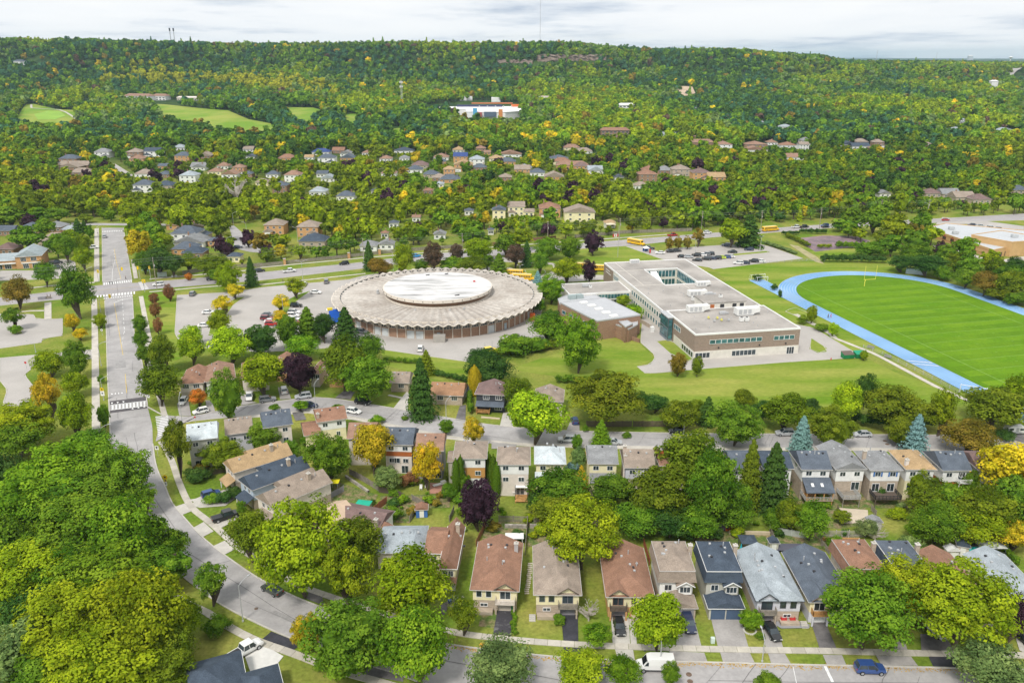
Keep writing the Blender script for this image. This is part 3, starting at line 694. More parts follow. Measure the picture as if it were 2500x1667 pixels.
class House:
    def __init__(s, f, L, Rr, ze, D, label, name='house', cat='house', bands=None, zref=None):
        A, B = G(*px(f, *L), zref or ze), G(*px(f, *Rr), zref or ze)     # the eave corners; the walls stand back under them
        rz = math.atan2(B[1] - A[1], B[0] - A[0]); c, q = math.cos(rz) * OVH, math.sin(rz) * OVH
        A, B = (A[0] + c - q, A[1] + q + c), (B[0] - c - q, B[1] - q + c)
        s.W = math.hypot(B[0] - A[0], B[1] - A[1]); s.D = D; s.ze = ze
        s.gz = ground_z(A[0], A[1]); s.e = empty(name, A[0], A[1], s.gz, rz, label, cat); s.A = A; s.rz = rz
        if bands: s.body(0, 0, s.W, D, bands)
    def at(s, x, y): c, q = math.cos(s.rz), math.sin(s.rz); return (s.A[0] + x * c - y * q, s.A[1] + x * q + y * c)
    def body(s, x0, y0, x1, y1, bands):
        z = -.3
        for i, (zt, m) in enumerate(bands):
            o = -.05 * (len(bands) - 1 - i); MB().box(x0 - o, y0 - o, z, x1 + o, y1 + o, zt).build('lower_wall' if i < len(bands) - 1 else 'wall', m, s.e); z = zt
        return s
    def roof(s, axis, a, b, h, rc, gable=None, box=None, ze=None, **k):
        x0, y0, x1, y1 = box or (0, 0, s.W, s.D); s.r = roof(s.e, x0, y0, x1, y1, ze or s.ze, h, axis, a, b, rc, gable, **k); return s
    def win(s, side, *L, trim=None, glass=None):
        for q in L: add_window(s.e, s.W, s.D, side, *q, trim=trim, glass=glass)
        return s
    def gar(s, side, u, z=0, w_=2.6, h_=2.2, m=None): add_garage(s.e, s.W, s.D, side, u, z, w_, h_, m); return s
    def chim(s, x, y, z0, z1, m=None):
        c = MB().cbox(x, y, z0, .75, .75, z1 - z0).build('chimney', m or BRICKG, s.e); MB().cbox(x, y, z1 + .01, .95, .95, .12).tube((x, y, z1 + .13), (x, y, z1 + .5), .16).build('chimney_cap', CONC, c); return s
    def box(s, name, x0, y0, z0, x1, y1, z1, m): MB().box(x0, y0, z0, x1, y1, z1).build(name, m, s.e); return s
    def rail(s, x0, y0, x1, y1, z, h=1.0, m=None, gap=.14, name='railing'):
        mb = MB(); a, b = Vector((x0, y0, z)), Vector((x1, y1, z)); n = max(2, int((b - a).length / gap)); mb.tube(a + Vector((0, 0, h)), b + Vector((0, 0, h)), .05, n=4); mb.tube(a + Vector((0, 0, .1)), b + Vector((0, 0, .1)), .03, n=4)
        for i in range(n + 1): p_ = a.lerp(b, i / n); mb.tube(p_, p_ + Vector((0, 0, h)), .025 if i % 6 else .06, n=4)
        mb.build(name, m or WHITE, s.e); return s
    def deck(s, x0, x1, d, z, m, steps=True, rail=True, railm=None):
        mb = MB(); n = max(3, int((x1 - x0) / .3))
        for i in range(n): mb.box(x0 + (x1 - x0) * i / n + .02, -d, z - .08, x0 + (x1 - x0) * (i + 1) / n - .02, -.1, z)
        mb.build('deck', m, s.e)
        for x in (x0 + .15, x1 - .15): MB().cbox(x, -d + .15, 0, .16, .16, z - .1).build('deck_post', m, s.e)
        if rail: s.rail(x0, -d, x1, -d, z, m=railm or m); s.rail(x0, -d, x0, -.1, z, m=railm or m); s.rail(x1, -d, x1, -.1, z, m=railm or m)
        return s
    def cross_gable(s, x0, x1, ze, h, rc, gable, depth=3.2, proj_=.35, trim=None):
        mb = MB(); xm = (x0 + x1) / 2; y0 = -proj_ - .5
        for q in ([(x0 - .3, y0, ze - .1), (xm, y0, ze + h), (xm, depth, ze + h), (x0 - .3, depth, ze - .1)], [(xm, y0, ze + h), (x1 + .3, y0, ze - .1), (x1 + .3, depth, ze - .1), (xm, depth, ze + h)]): mb.slab(up(q), .14)
        r_ = mb.build('gable_roof', rc, s.e)
        MB().add([(x0, -proj_, ze - .2), (x1, -proj_, ze - .2), (xm, -proj_, ze + h - .2), (x0, .1, ze - .2), (x1, .1, ze - .2), (xm, .1, ze + h - .2)], [(0, 1, 2), (5, 4, 3), (0, 2, 5, 3), (1, 4, 5, 2), (0, 3, 4, 1)]).build('gable_wall', gable, s.e)
        t_ = MB(); t_.tube((x0 - .3, y0 - .04, ze - .12), (xm, y0 - .04, ze + h - .02), .09, n=4); t_.tube((x1 + .3, y0 - .04, ze - .12), (xm, y0 - .04, ze + h - .02), .09, n=4); t_.build('barge_board', trim or WHITE, r_)
        return s
C_ = dict(brown=(.275, .155, .105), taupe=(.30, .245, .20), slate=(.105, .125, .155), navy=(.065, .085, .115), grey=(.24, .245, .25), pale=(.50, .55, .57), tan=(.40, .28, .155), rust=(.29, .18, .13), lgrey=(.33, .37, .40), plum=(.19, .13, .12), blue=(.05, .08, .22), orange=(.33, .19, .11))
SH = {k: shingle(v) for k, v in C_.items()}
W_ = dict(white=plain((.78, .78, .76)), cream=plain((.78, .71, .46)), pinkw=plain((.70, .63, .57)), beige=plain((.55, .49, .41)), greyb=plain((.50, .49, .43)), pblue=plain((.46, .54, .64)), lav=plain((.58, .58, .64)), ochre=plain((.52, .28, .09)), dnavy=plain((.05, .055, .065)), grey=plain((.27, .26, .28)),
          bluegd=plain((.07, .11, .18)), wood=mat('deck_wood', (.50, .27, .10), .8, .15, 1.5), greyw=mat('weathered_wood', (.27, .24, .20), .9, .2, 1.2), dwood=plain((.13, .10, .08)), stain=plain((.42, .13, .04)), red=plain((.5, .04, .04)), conc=CONC, brick=BRICK, buff=BRICKG, obrick=BRICKO)

# --- the row of houses along the near street
def split_house(f, L, Rr, rc, U, Lw, label, gside, trim=None, gm=None, balc='greyw', ze=4.9, D=15.3, wtrim=None, vents=8):
    h = House(f, L, Rr, ze, D, label, bands=[(2.3, Lw), (4.95, U)]); W = h.W
    h.roof('y', 4.6, .01, 2.1, rc, U, ov=.5, trim=trim, vents=vents)
    g0, g1 = (W * .50, W - .3) if gside == 'r' else (.3, W * .42)
    if gside == 'r': g0, g1 = W * .52, W - .35
    gc = (g0 + g1) / 2
    h.cross_gable(g0, g1, ze + .35, 1.25, rc, U, proj_=.12, trim=trim or W_['dwood'])
    h.win('n', (gc, 2.75, 1.9, 1.75, 1), trim=wtrim)
    o = (W * .14, W * .36) if gside == 'r' else (W * .60, W * .84)
    h.win('n', (o[0], 3.05, .95, 1.35, 0), (o[1], 3.05, .95, 1.35, 0), trim=wtrim); h.win('n', (sum(o) / 2, 1.0, 1.3, .6, 1))
    h.win('r', (D * .3, 3.2, 1.0, 1.0, 1), (D * .7, 3.2, 1.0, 1.0, 1)); h.win('l', (D * .4, 3.2, 1.0, 1.0, 1))
    h.box('balcony', g0, -1.3, 2.25, g1, -.06, 2.45, W_[balc]); h.rail(g0, -1.28, g1, -1.28, 2.45, 1.0, W_[balc]); h.rail(g0, -1.28, g0, -.1, 2.45, 1.0, W_[balc]); h.rail(g1, -1.28, g1, -.1, 2.45, 1.0, W_[balc])
    h.gar('n', gc, 0, 2.5, 2.05, gm)
    for x in (g0 + .1, g1 - .1): h.box('pier', x - .15, -1.2, 0, x + .15, -.9, 2.25, Lw)
    s0, s1 = (.2, W * .46) if gside == 'r' else (W * .54, W - .2)
    h.box('planter', s0, -1.5, -.1, s1, -.15, .7, W_['buff'])
    for i in range(4): h.box('step', (-1.3 if gside == 'r' else W + .1), -.6 - .35 * (3 - i) - .35, -.1, (-.1 if gside == 'r' else W + 1.3), -.6 - .35 * (3 - i) - .02, .15 + .16 * i, CONC)
    return h
split_house('E3', (520, 765), (935, 780), SH['brown'], W_['cream'], W_['buff'], 'brown-roofed cream house with a wooden balcony over the black driveway', 'r', gm=W_['beige'], balc='pinkw').chim(7.6, 12, 5, 7.2, METAL)
split_house('E3', (1065, 808), (1472, 812), SH['taupe'], W_['cream'], W_['buff'], 'taupe-roofed cream house with a satellite dish, beside the tall yellow green tree', 'r', gm=W_['grey'], wtrim=W_['grey'])
split_house('E4', (2, 826), (415, 830), SH['brown'], W_['cream'], W_['obrick'], 'brown-roofed cream house with a grey sagging balcony above a black car', 'l', gm=W_['grey'], wtrim=plain((.35, .2, .15)), balc='dwood')
split_house('E4', (1285, 862), (1695, 864), SH['lgrey'], W_['lav'], W_['buff'], 'pale lavender house with grey shingles and a glass balcony, red chairs below', 'l', trim=W_['dnavy'], gm=W_['grey'], wtrim=W_['dnavy'], vents=11)
h = split_house('E5', (90, 872), (490, 872), SH['slate'], W_['cream'], W_['lav'], 'cream house with slate-blue shingles left of the largest green street tree', 'l', gm=W_['white'], balc='wood', vents=7)
split_house('E5', (1295, 885), (1665, 888), SH['brown'], W_['cream'], W_['buff'], 'brown-roofed house almost wholly hidden behind the two big street trees', 'l', vents=2)
split_house('E5', (1790, 893), (2180, 895), SH['lgrey'], W_['cream'], W_['buff'], 'light grey-roofed cream house at the right-hand end of the near row', 'l', vents=8, trim=WHITE)
def mansard_house(f, L, Rr, rc, rc2, U, Lw, gdm, trim, label, front=True, hidden=False):
    h = House(f, L, Rr, 8.3, 9.8, label, bands=[(2.6, Lw), (6.0, U), (8.3, U)]); W = h.W
    h.roof('y', 3.4, 3.0, 1.35, rc, None, ov=.15, trim=trim, vents=7)
    mb = MB(); o0, o1 = .12, .55                       # shingled skirt hanging from the eaves
    mb.add([(-o0, -o0, 8.2), (W + o0, -o0, 8.2), (W + o0, h.D + o0, 8.2), (-o0, h.D + o0, 8.2), (-o1, -o1, 5.95), (W + o1, -o1, 5.95), (W + o1, h.D + o1, 5.95), (-o1, h.D + o1, 5.95)], [(4, 5, 1, 0), (5, 6, 2, 1), (6, 7, 3, 2), (7, 4, 0, 3), (7, 6, 5, 4)]); mb.build('shingle_skirt', rc2, h.e)
    h.win('n', (W * .26, 3.9, 1.3, 1.2, 1))
    h.box('bay', W * .56, -.7, 3.4, W * .93, -.06, 5.6, U); add_window(h.e, W, 0, 'n', W * .745, 3.9, 1.9, 1.2, 2).location = (W * .745, -.7, 3.9)
    h.cross_gable(W * .52, W * .97, 5.55, .95, rc, U, 1.2, .75, trim=trim)
    if front:
        h.box('garage_wall', .05, -3.6, -.2, W - .05, -.05, 2.7, Lw); h.roof('y', .01, .01, 1.25, rc, U, box=(.05, -3.6, W - .05, -.05), ze=2.75, ov=.35, trim=trim)
        for u in (W * .27, W * .73): h.gar('n', u, 0, W * .38, 2.15, gdm).e
        for o in [c for c in CH[h.e.name] if c.name.startswith('garage_door')]: o.location.y = -3.62
    h.chim(W + .45, 6.5, 0, 9.6, W_['buff'])
    return h
mansard_house('E4', (450, 613), (778, 614), SH['taupe'], SH['taupe'], W_['white'], W_['buff'], W_['grey'], None, 'two-storey house with taupe mansard roof and white walls behind the street tree')
mansard_house('E4', (853, 615), (1178, 617), SH['navy'], SH['navy'], W_['greyb'], W_['greyb'], W_['bluegd'], WHITE, 'two-storey house with navy roof and two blue garage doors')
mansard_house('E5', (450, 597), (768, 595), SH['brown'], SH['brown'], W_['pinkw'], W_['buff'], W_['grey'], None, 'two-storey house with brown mansard roof behind the big green street tree')
mansard_house('E5', (830, 605), (1150, 608), SH['slate'], SH['navy'], W_['white'], W_['buff'], W_['grey'], WHITE, 'two-storey house with slate-blue mansard roof between two brown roofs')
# cross-gabled house at the bend
h = House('E3', (245, 585), (405, 590), 5.3, 14.5, 'yellow house with brown steep cross-gabled roof at the left end of the near row', bands=[(2.4, W_['buff']), (5.3, W_['cream'])])
h.roof('y', .01, .01, 2.3, SH['brown'], W_['cream'], trim=WHITE, vents=3).win('n', (h.W * .3, 3.3, .8, 1.2, 1), (h.W * .7, 3.3, .8, 1.2, 1)).gar('n', h.W * .5, 0, 2.5, 2.1, W_['white']).win('r', (4, 3.3, 1, 1, 1), (9, 3.3, 1, 1, 1)).chim(h.W - .6, 10.5, 6.0, 8.6)
MB().slab([(-.4, -1.3, 2.5), (h.W + .3, -1.3, 2.5), (h.W + .3, .05, 3.1), (-.4, .05, 3.1)]).build('skirt_roof', SH['brown'], h.e)
h.body(-3.6, 5.5, -.08, 14.5, [(2.4, W_['buff']), (5.0, W_['cream'])]); h.roof('x', 0.01, 0.01, 2.1, SH['brown'], W_['cream'], box=(-3.6, 5.5, -.1, 14.5), ze=5.0, trim=WHITE); add_window(h.e, 0, 0, 'n', -2.2, 3.1, 1, 1, 1).location.y = 5.45
# bottom-left house with dark hipped roof
h = House('E2', (-40, 1640), (560, 1760), 3.2, 12, 'house with dark grey shingled hip roof beside the pale concrete driveway at the bottom', bands=[(3.2, W_['buff'])], zref=3.2)
h.e.location = (*G(412, 1762, 3.2), 0); h.e.rotation_euler = (0, 0, R(24)); h.roof('x', 6.0, 6.0, 3.0, SH['navy'], trim=WHITE); h.roof('y', .01, 4, 1.7, SH['navy'], W_['buff'], box=(11, -2, 17, 6), ze=3.2, trim=WHITE)

# --- three-storey backs facing the camera between the two streets
BW = (1.25, 1.05, 1)
def back_house(f, L, Rr, ze, D, rc, bands, label, axis='x', hip=0.01, h_=2.0, rows=None, trim=None, vents=5, wt=None, patio=None, **k):
    h = House(f, L, Rr, ze, D, label, bands=bands); W = h.W
    h.roof(axis, hip, hip, h_, rc, bands[-1][1], vents=vents, trim=trim, **k)
    for z in (rows if rows is not None else (ze - 1.9, ze - 4.7)): h.win('n', (W * .24, z, *BW), (W * .76, z, *BW), trim=wt)
    if patio: h.win('n', (W * patio, .25, 2.0, 2.0, 1))
    h.win('r', (D * .5, ze - 1.9, .8, 1.0, 0)); h.win('l', (D * .5, ze - 1.9, .8, 1.0, 0))
    return h
back_house('D2', (205, 960), (490, 925), 8.2, 8.6, SH['pale'], [(8.2, W_['greyb'])], 'grey beige house with pale shingles beside the thin locust tree', patio=.3, h_=2.6, vents=4)
back_house('D2', (560, 903), (815, 868), 5.8, 8.4, SH['taupe'], [(5.8, W_['lav'])], 'low lavender house with mottled taupe roof between two pale-walled neighbours', rows=(3.6,), vents=5, h_=2.6)
back_house('D2', (905, 840), (1175, 800), 7.6, 8.6, SH['slate'], [(7.6, W_['pinkw'])], 'beige house with slate-grey roof behind the dense green tree', rows=(5.6, 2.7), h_=2.6)
h = back_house('D2', (1395, 788), (1672, 750), 6.4, 8.2, SH['brown'], [(3.6, W_['cream']), (6.4, W_['white'])], 'white-over-cream house with brown roof and lower left wing', rows=(4.6,), h_=2.0, vents=3).chim(.1, 1.2, 4, 8.2)
h.win('n', (h.W * .7, 1.6, .9, 1.1, 1)); h.body(-3.8, -2.2, -.05, 6, [(3.9, W_['cream'])]); h.roof('x', .01, .01, 1.4, SH['brown'], W_['cream'], box=(-3.8, -2.2, -.1, 6), ze=4.0)
back_house('D3', (172, 935), (440, 932), 7.8, 8.5, SH['rust'], [(7.8, W_['pinkw'])], 'pinkish white house with rust-red roof behind the golden tree', h_=2.4, vents=3)
h = back_house('D3', (500, 985), (775, 992), 8.4, 8.5, SH['slate'], [(4.9, W_['pinkw']), (6.2, W_['stain']), (8.4, W_['white'])], 'white house with slate roof and an orange brown band right of the golden tree', rows=(6.6, 3.2), h_=2.6, vents=3); h.win('n', (h.W * .35, 3.1, 2.6, 1.3, 2)); h.win('n', (h.W * .72, .3, 1.6, 2, 1))
back_house('D3', (795, 1045), (1055, 1047), 8.0, 8.5, SH['rust'], [(8.0, W_['grey'])], 'grey-walled house with red brown roof behind the bright yellow tree', h_=2.6, vents=2, patio=.78)
h = back_house('D3', (1142, 1115), (1450, 1116), 8.6, 8.6, SH['taupe'], [(3.0, W_['white']), (5.9, W_['ochre']), (8.6, W_['white'])], 'white house with ochre middle storey and taupe hip roof', 'y', 3.8, 1.9, rows=(6.8, 3.9), vents=4); h.body(-1.9, 3, -.06, 8.6, [(6.0, W_['greyb'])]); h.roof('x', .01, .01, 1.2, SH['taupe'], W_['greyb'], box=(-1.9, 3, -.1, 8.6), ze=6.0, ov=.25)
h = back_house('D3', (1540, 1170), (1848, 1172), 8.7, 8.6, SH['taupe'], [(5.9, W_['pinkw']), (8.7, W_['white'])], 'three-storey white house with taupe hip roof, wooden deck and pergola', 'y', 3.8, 1.9, rows=(7.0, 4.0), vents=4)
h.win('n', (h.W * .72, .5, 1.9, 1.9, 1)); h.deck(h.W * .55, h.W * .98, 3.4, .5, W_['wood'], rail=False)
mb = MB()
for x in (h.W * .56, h.W * .97):
    for y in (-.15, -2.6): mb.box(x - .06, y - .06, .5, x + .06, y + .06, 3.0)
    mb.box(x - .06, -2.6, 2.9, x + .06, -.1, 3.05)
mb.box(h.W * .56, -2.66, 2.9, h.W * .97, -2.54, 3.05); mb.build('pergola', DARKM, h.e); MB().slab([(h.W * .56, -1.1, 2.9), (h.W * .97, -1.1, 2.9), (h.W * .97, -.1, 3.0), (h.W * .56, -.1, 3.0)], .05).build('awning', W_['white'], h.e)
h = back_house('D4', (392, 1165), (680, 1168), 8.5, 8.6, SH['pale'], [(8.5, W_['cream'])], 'cream house with pale blue-grey hip roof and a pale skirt roof', 'y', 3.8, 1.9, rows=(6.7,), vents=5); h.win('n', (h.W * .3, 2.8, 2.0, 1.5, 1), (h.W * .8, 3.0, 1.3, 1.1, 1)); MB().slab([(-.3, -1.1, 5.2), (h.W + .3, -1.1, 5.2), (h.W + .3, 0, 6.2), (-.3, 0, 6.2)]).build('skirt_roof', SH['pale'], h.e)
h = back_house('D4', (880, 1162), (1158, 1165), 8.3, 8.6, SH['grey'], [(8.3, W_['cream'])], 'cream house with mid-grey gable roof and grey lean-to behind the backyard trees', rows=(6.4,), vents=3, h_=2.6).chim(8.6, 1.5, 3, 9.6, W_['pinkw']); MB().slab([(0, -2.6, 4.2), (h.W, -2.6, 4.2), (h.W, 0, 5.6), (0, 0, 5.6)]).build('lean_to_roof', SH['grey'], h.e); h.box('lean_to_wall', .1, -2.4, 0, h.W - .1, -.05, 4.1, W_['cream'])
back_house('D4', (1212, 1200), (1495, 1202), 8.0, 8.6, SH['taupe'], [(4.8, W_['buff']), (8.0, W_['lav'])], 'lavender-sided house with taupe roof and a yellow-topped chimney', rows=(6.1,), patio=.3, h_=2.6, vents=3).chim(.2, 5, 7, 11)
back_house('D4', (1530, 1180), (1780, 1180), 8.0, 8.6, SH['brown'], [(8.0, W_['pinkw'])], 'brown-roofed house mostly hidden behind the olive backyard trees', vents=2).chim(.5, 2, 7, 11, W_['stain'])
back_house('D5', (690, 1205), (950, 1205), 8.0, 8.6, SH['slate'], [(8.0, W_['white'])], 'slate-roofed white house left of the two drooping conifers', vents=2)
back_house('D5', (985, 1208), (1265, 1208), 8.0, 8.6, SH['navy'], [(8.0, W_['white'])], 'dark slate-roofed white house behind the two drooping conifers', vents=2)
h = back_house('D5', (1335, 1215), (1615, 1216), 8.3, 9.0, SH['slate'], [(4.9, W_['buff']), (8.3, W_['white'])], 'white house with slate roof and a roofed two-skylight veranda', rows=(6.5,), h_=2.5, vents=6)
MB().slab([(0, -4.2, 4.2), (h.W + .3, -4.2, 4.2), (h.W + .3, 0, 6.0), (0, 0, 6.0)]).build('veranda_roof', SH['slate'], h.e)
for x in (h.W * .3, h.W * .65): MB().slab([(x - .3, -2.6, 4.98), (x + .3, -2.6, 4.98), (x + .3, -1.7, 5.37), (x - .3, -1.7, 5.37)], .08).build('skylight', W_['white'], h.e)
h.deck(0, h.W, 4.0, 1.9, W_['wood'], railm=METAL)
for x in (.2, h.W * .33, h.W * .66, h.W - .1): h.box('veranda_post', x - .09, -4.0, 1.9, x + .09, -3.82, 4.1, W_['wood'])
h = back_house('D6', (152, 1215), (436, 1211), 8.3, 11.5, SH['grey'], [(4.9, W_['buff']), (8.3, W_['white'])], 'white house with weathered dark grey gable facing its gazebo deck', 'y', .01, 1.7, rows=(6.3,), vents=5); h.win('n', (h.W * .75, 2.6, 1.8, 2.0, 1)); h.deck(.6, h.W * .72, 4.0, 2.3, W_['greyw'], railm=METAL)
h = back_house('D6', (470, 1222), (765, 1222), 8.3, 9.2, SH['grey'], [(5.2, W_['buff']), (8.3, W_['white'])], 'white house with blue shutters and a patchy grey hip roof', 'y', 3.6, 1.9, rows=(6.5,), vents=6).chim(.1, 5, 7, 10.6)
for u in (.24, .76):
    for d in (-.9, .9): h.box('shutter', h.W * u + d - .17, -.14, 6.45, h.W * u + d + .17, -.06, 7.6, plain((.05, .16, .42)))
h.win('n', (h.W * .22, 2.5, 1.6, 2.0, 1), (h.W * .75, 2.5, 1.6, 2.0, 1)); h.deck(.2, h.W - .5, 3.6, 2.3, W_['dwood'], railm=DARKM)
h = back_house('D6', (792, 1215), (1075, 1216), 8.3, 9.2, SH['tan'], [(5.0, W_['cream']), (8.3, W_['white'])], 'cream house with tan hip roof and two white chimneys', 'y', 3.6, 2.0, rows=(6.4,), vents=4).chim(.3, 1.2, 7, 10, W_['pinkw']); h.win('n', (h.W * .3, 2.5, 2.6, 1.8, 2)); h.deck(h.W * .6, h.W, 2.4, 2.3, W_['white'])
h = back_house('D6', (1130, 1225), (1400, 1223), 8.3, 9.2, SH['slate'], [(5.0, W_['stain']), (8.3, W_['white'])], 'white house with slate roof, white balcony and orange lower wall', rows=(6.4,), vents=5, h_=2.6); h.deck(h.W * .52, h.W, 1.6, 5.4, W_['white']); h.win('n', (h.W * .72, 5.6, 1.5, 2.0, 1), (h.W * .2, 2.5, 2.0, 1.9, 1)); h.deck(h.W * .4, h.W + .4, 3.0, 2.2, W_['white'])
back_house('D6', (1455, 1222), (1760, 1222), 8.3, 9.2, SH['plum'], [(8.3, W_['white'])], 'white house with plum-brown roof behind the large yellow tree', vents=3, patio=.3)
back_house('D6', (1880, 1232), (2160, 1232), 8.3, 9.2, SH['grey'], [(8.3, W_['white'])], 'grey-roofed white house at the right edge behind the yellow tree', vents=3)

# --- houses on the bend, gables to the west
def bend_house(f, L, Rr, ze, D, rc, wall, low, label, **k):
    h = House(f, L, Rr, ze, D, label, bands=[(2.4, low), (ze, wall)], zref=ze); W = h.W
    h.roof('x', .01, .01, 2.3, rc, wall, ov=.4, vents=4, **k).chim(W * .72, 2.2, ze, ze + 3.2)
    h.win('l', (D * .3, ze - 1.7, .9, 1.2, 1), (D * .62, ze - 1.7, .9, 1.2, 1))
    h.body(W * .42, -.0 + D, W, D + 4.0, [(ze - .8, wall)]); h.roof('x', .01, .01, 1.8, rc, wall, box=(W * .42, D - 2, W, D + 4.0), ze=ze - .7, ov=.35)
    MB().slab([(-2.4, -.3, 2.3), (0, -.3, 3.4), (0, D * .75, 3.4), (-2.4, D * .75, 2.3)]).build('porch_roof', rc, h.e)
    for y in (0, D * .7): h.box('porch_post', -2.2, y, 0, -2.0, y + .2, 2.3, WHITE)
    h.gar('l', D * .4, 0, 2.6, 2.1, W_['pinkw'])
    return h
bend_house('D2', (632, 1252), (1182, 1086), 5.4, 6.2, SH['tan'], W_['pinkw'], W_['buff'], 'cream house with tan roof on the bend, uppermost of the three side by side')
bend_house('D2', (802, 1408), (1345, 1210), 5.4, 6.4, SH['navy'], W_['pblue'], W_['buff'], 'pale blue-sided house with dark navy roof, middle of three on the bend')
bend_house('D2', (990, 1568), (1540, 1332), 5.4, 6.6, SH['taupe'], W_['pinkw'], W_['buff'], 'pinkish house with taupe roof and satellite dishes on the bend')
h = House('E2', (860, 330), (1310, 112), 4.6, 7, 'long house with pale tan roof partly under the big bend tree', bands=[(4.6, W_['pinkw'])]); h.roof('x', .01, .01, 1.8, plain((.52, .39, .28)), W_['pinkw'], vents=2)
h = House('E2', (1080, 160), (1500, 238), 4.4, 6.5, 'white-walled house with mauve brown roof and pale chimney behind the bend trees', bands=[(4.4, W_['white'])]); h.roof('x', .01, .01, 1.5, SH['plum'], W_['white'], vents=3).chim(h.W - .5, -.3, 0, 6.2)
h = House('E2', (1505, 292), (1632, 228), 3.6, 6.5, 'low brown hip-roofed house beside the green awning', bands=[(3.6, W_['buff'])]); h.roof('y', 2.5, 2.5, 1.6, SH['brown'], vents=3)
h = House('E2', (1460, 455), (1880, 452), 4.0, 9.5, 'wide house with pale blue-grey roof next to the yellow cross-gabled house', bands=[(4.0, W_['pinkw'])]); h.roof('x', 3, 3, 2.2, SH['lgrey'], vents=5)
h.body(h.W - 3.4, -1.5, h.W - .1, 5, [(4.6, W_['cream'])]); h.roof('y', .01, .01, 1.3, SH['lgrey'], W_['cream'], box=(h.W - 3.4, -1.5, h.W - .1, 5), ze=4.6)

# --- houses fronting the residential street from the north
def front_house(f, L, Rr, ze, D, rc, bands, label, axis='y', a=3.0, h_=1.7, gar=None, wins=None, **k):
    h = House(f, L, Rr, ze, D, label, bands=bands); W = h.W; h.roof(axis, a, .01 if axis == 'y' else a, h_, rc, bands[-1][1], vents=4, **k)
    for u in (wins or (.25, .72)): h.win('n', (W * u, ze - 1.7, 1.7, 1.3, 2))
    if gar: h.gar('n', W * gar, 0, 2.5, 2.0, W_['beige'])
    return h
front_house('D2', (130, 440), (360, 427), 5.0, 12, SH['brown'], [(2.6, W_['pinkw']), (5.0, W_['pinkw'])], 'cream house with brown roof and dark red window boxes by the crossing', gar=.25)
front_house('D2', (372, 420), (655, 385), 5.0, 13, SH['rust'], [(5.0, W_['white'])], 'white house with light brown roof behind the dense oval tree', gar=.3)
front_house('D2', (700, 385), (960, 360), 5.0, 13, SH['brown'], [(5.0, W_['pinkw'])], 'brown-roofed house behind the white pickup truck', gar=.3)
front_house('D2', (1010, 300), (1180, 290), 4.6, 11, SH['brown'], [(4.6, W_['obrick'])], 'brown-roofed house between the yellow green tree and the purple tree')
front_house('D2', (1320, 345), (1420, 348), 4.6, 10, SH['rust'], [(4.6, W_['pinkw'])], 'pink-brown roofed narrow house right of the purple tree')
front_house('D2', (1490, 350), (1640, 350), 4.6, 10, SH['brown'], [(4.6, W_['obrick'])], 'brick house with dark door almost hidden by two big trees')
h = front_house('D3', (560, 428), (742, 430), 3.2, 8.0, SH['taupe'], [(3.2, W_['buff'])], 'small stone bungalow with grey roof beside the tall broad conifer', axis='x', a=.01, h_=2.2, wins=(.6,))
h = front_house('D3', (925, 535), (1235, 547), 3.3, 8.6, SH['orange'], [(3.3, W_['buff'])], 'long bungalow with orange-brown roof behind its lawn', axis='x', a=.01, h_=2.4, wins=(.3, .75))
h = front_house('D3', (1340, 528), (1622, 542), 5.8, 8.0, SH['plum'], [(2.9, W_['dnavy']), (5.8, W_['dnavy'])], 'black-sided two-storey house with plum roof and timber porch', axis='y', a=3, wins=(.35, .8)); MB().slab([(0, -2.2, 2.7), (h.W, -2.2, 2.7), (h.W, 0, 3.5), (0, 0, 3.5)]).build('porch_roof', SH['slate'], h.e); h.deck(.2, h.W * .5, 2.2, .7, W_['wood']); h.win('n', (h.W * .78, .9, 2.0, 1.1, 2))
h = front_house('D4', (385, 590), (655, 600), 5.2, 8.6, SH['taupe'], [(5.2, W_['pinkw'])], 'pale house with taupe roof behind the big lime green tree', axis='y', a=3)

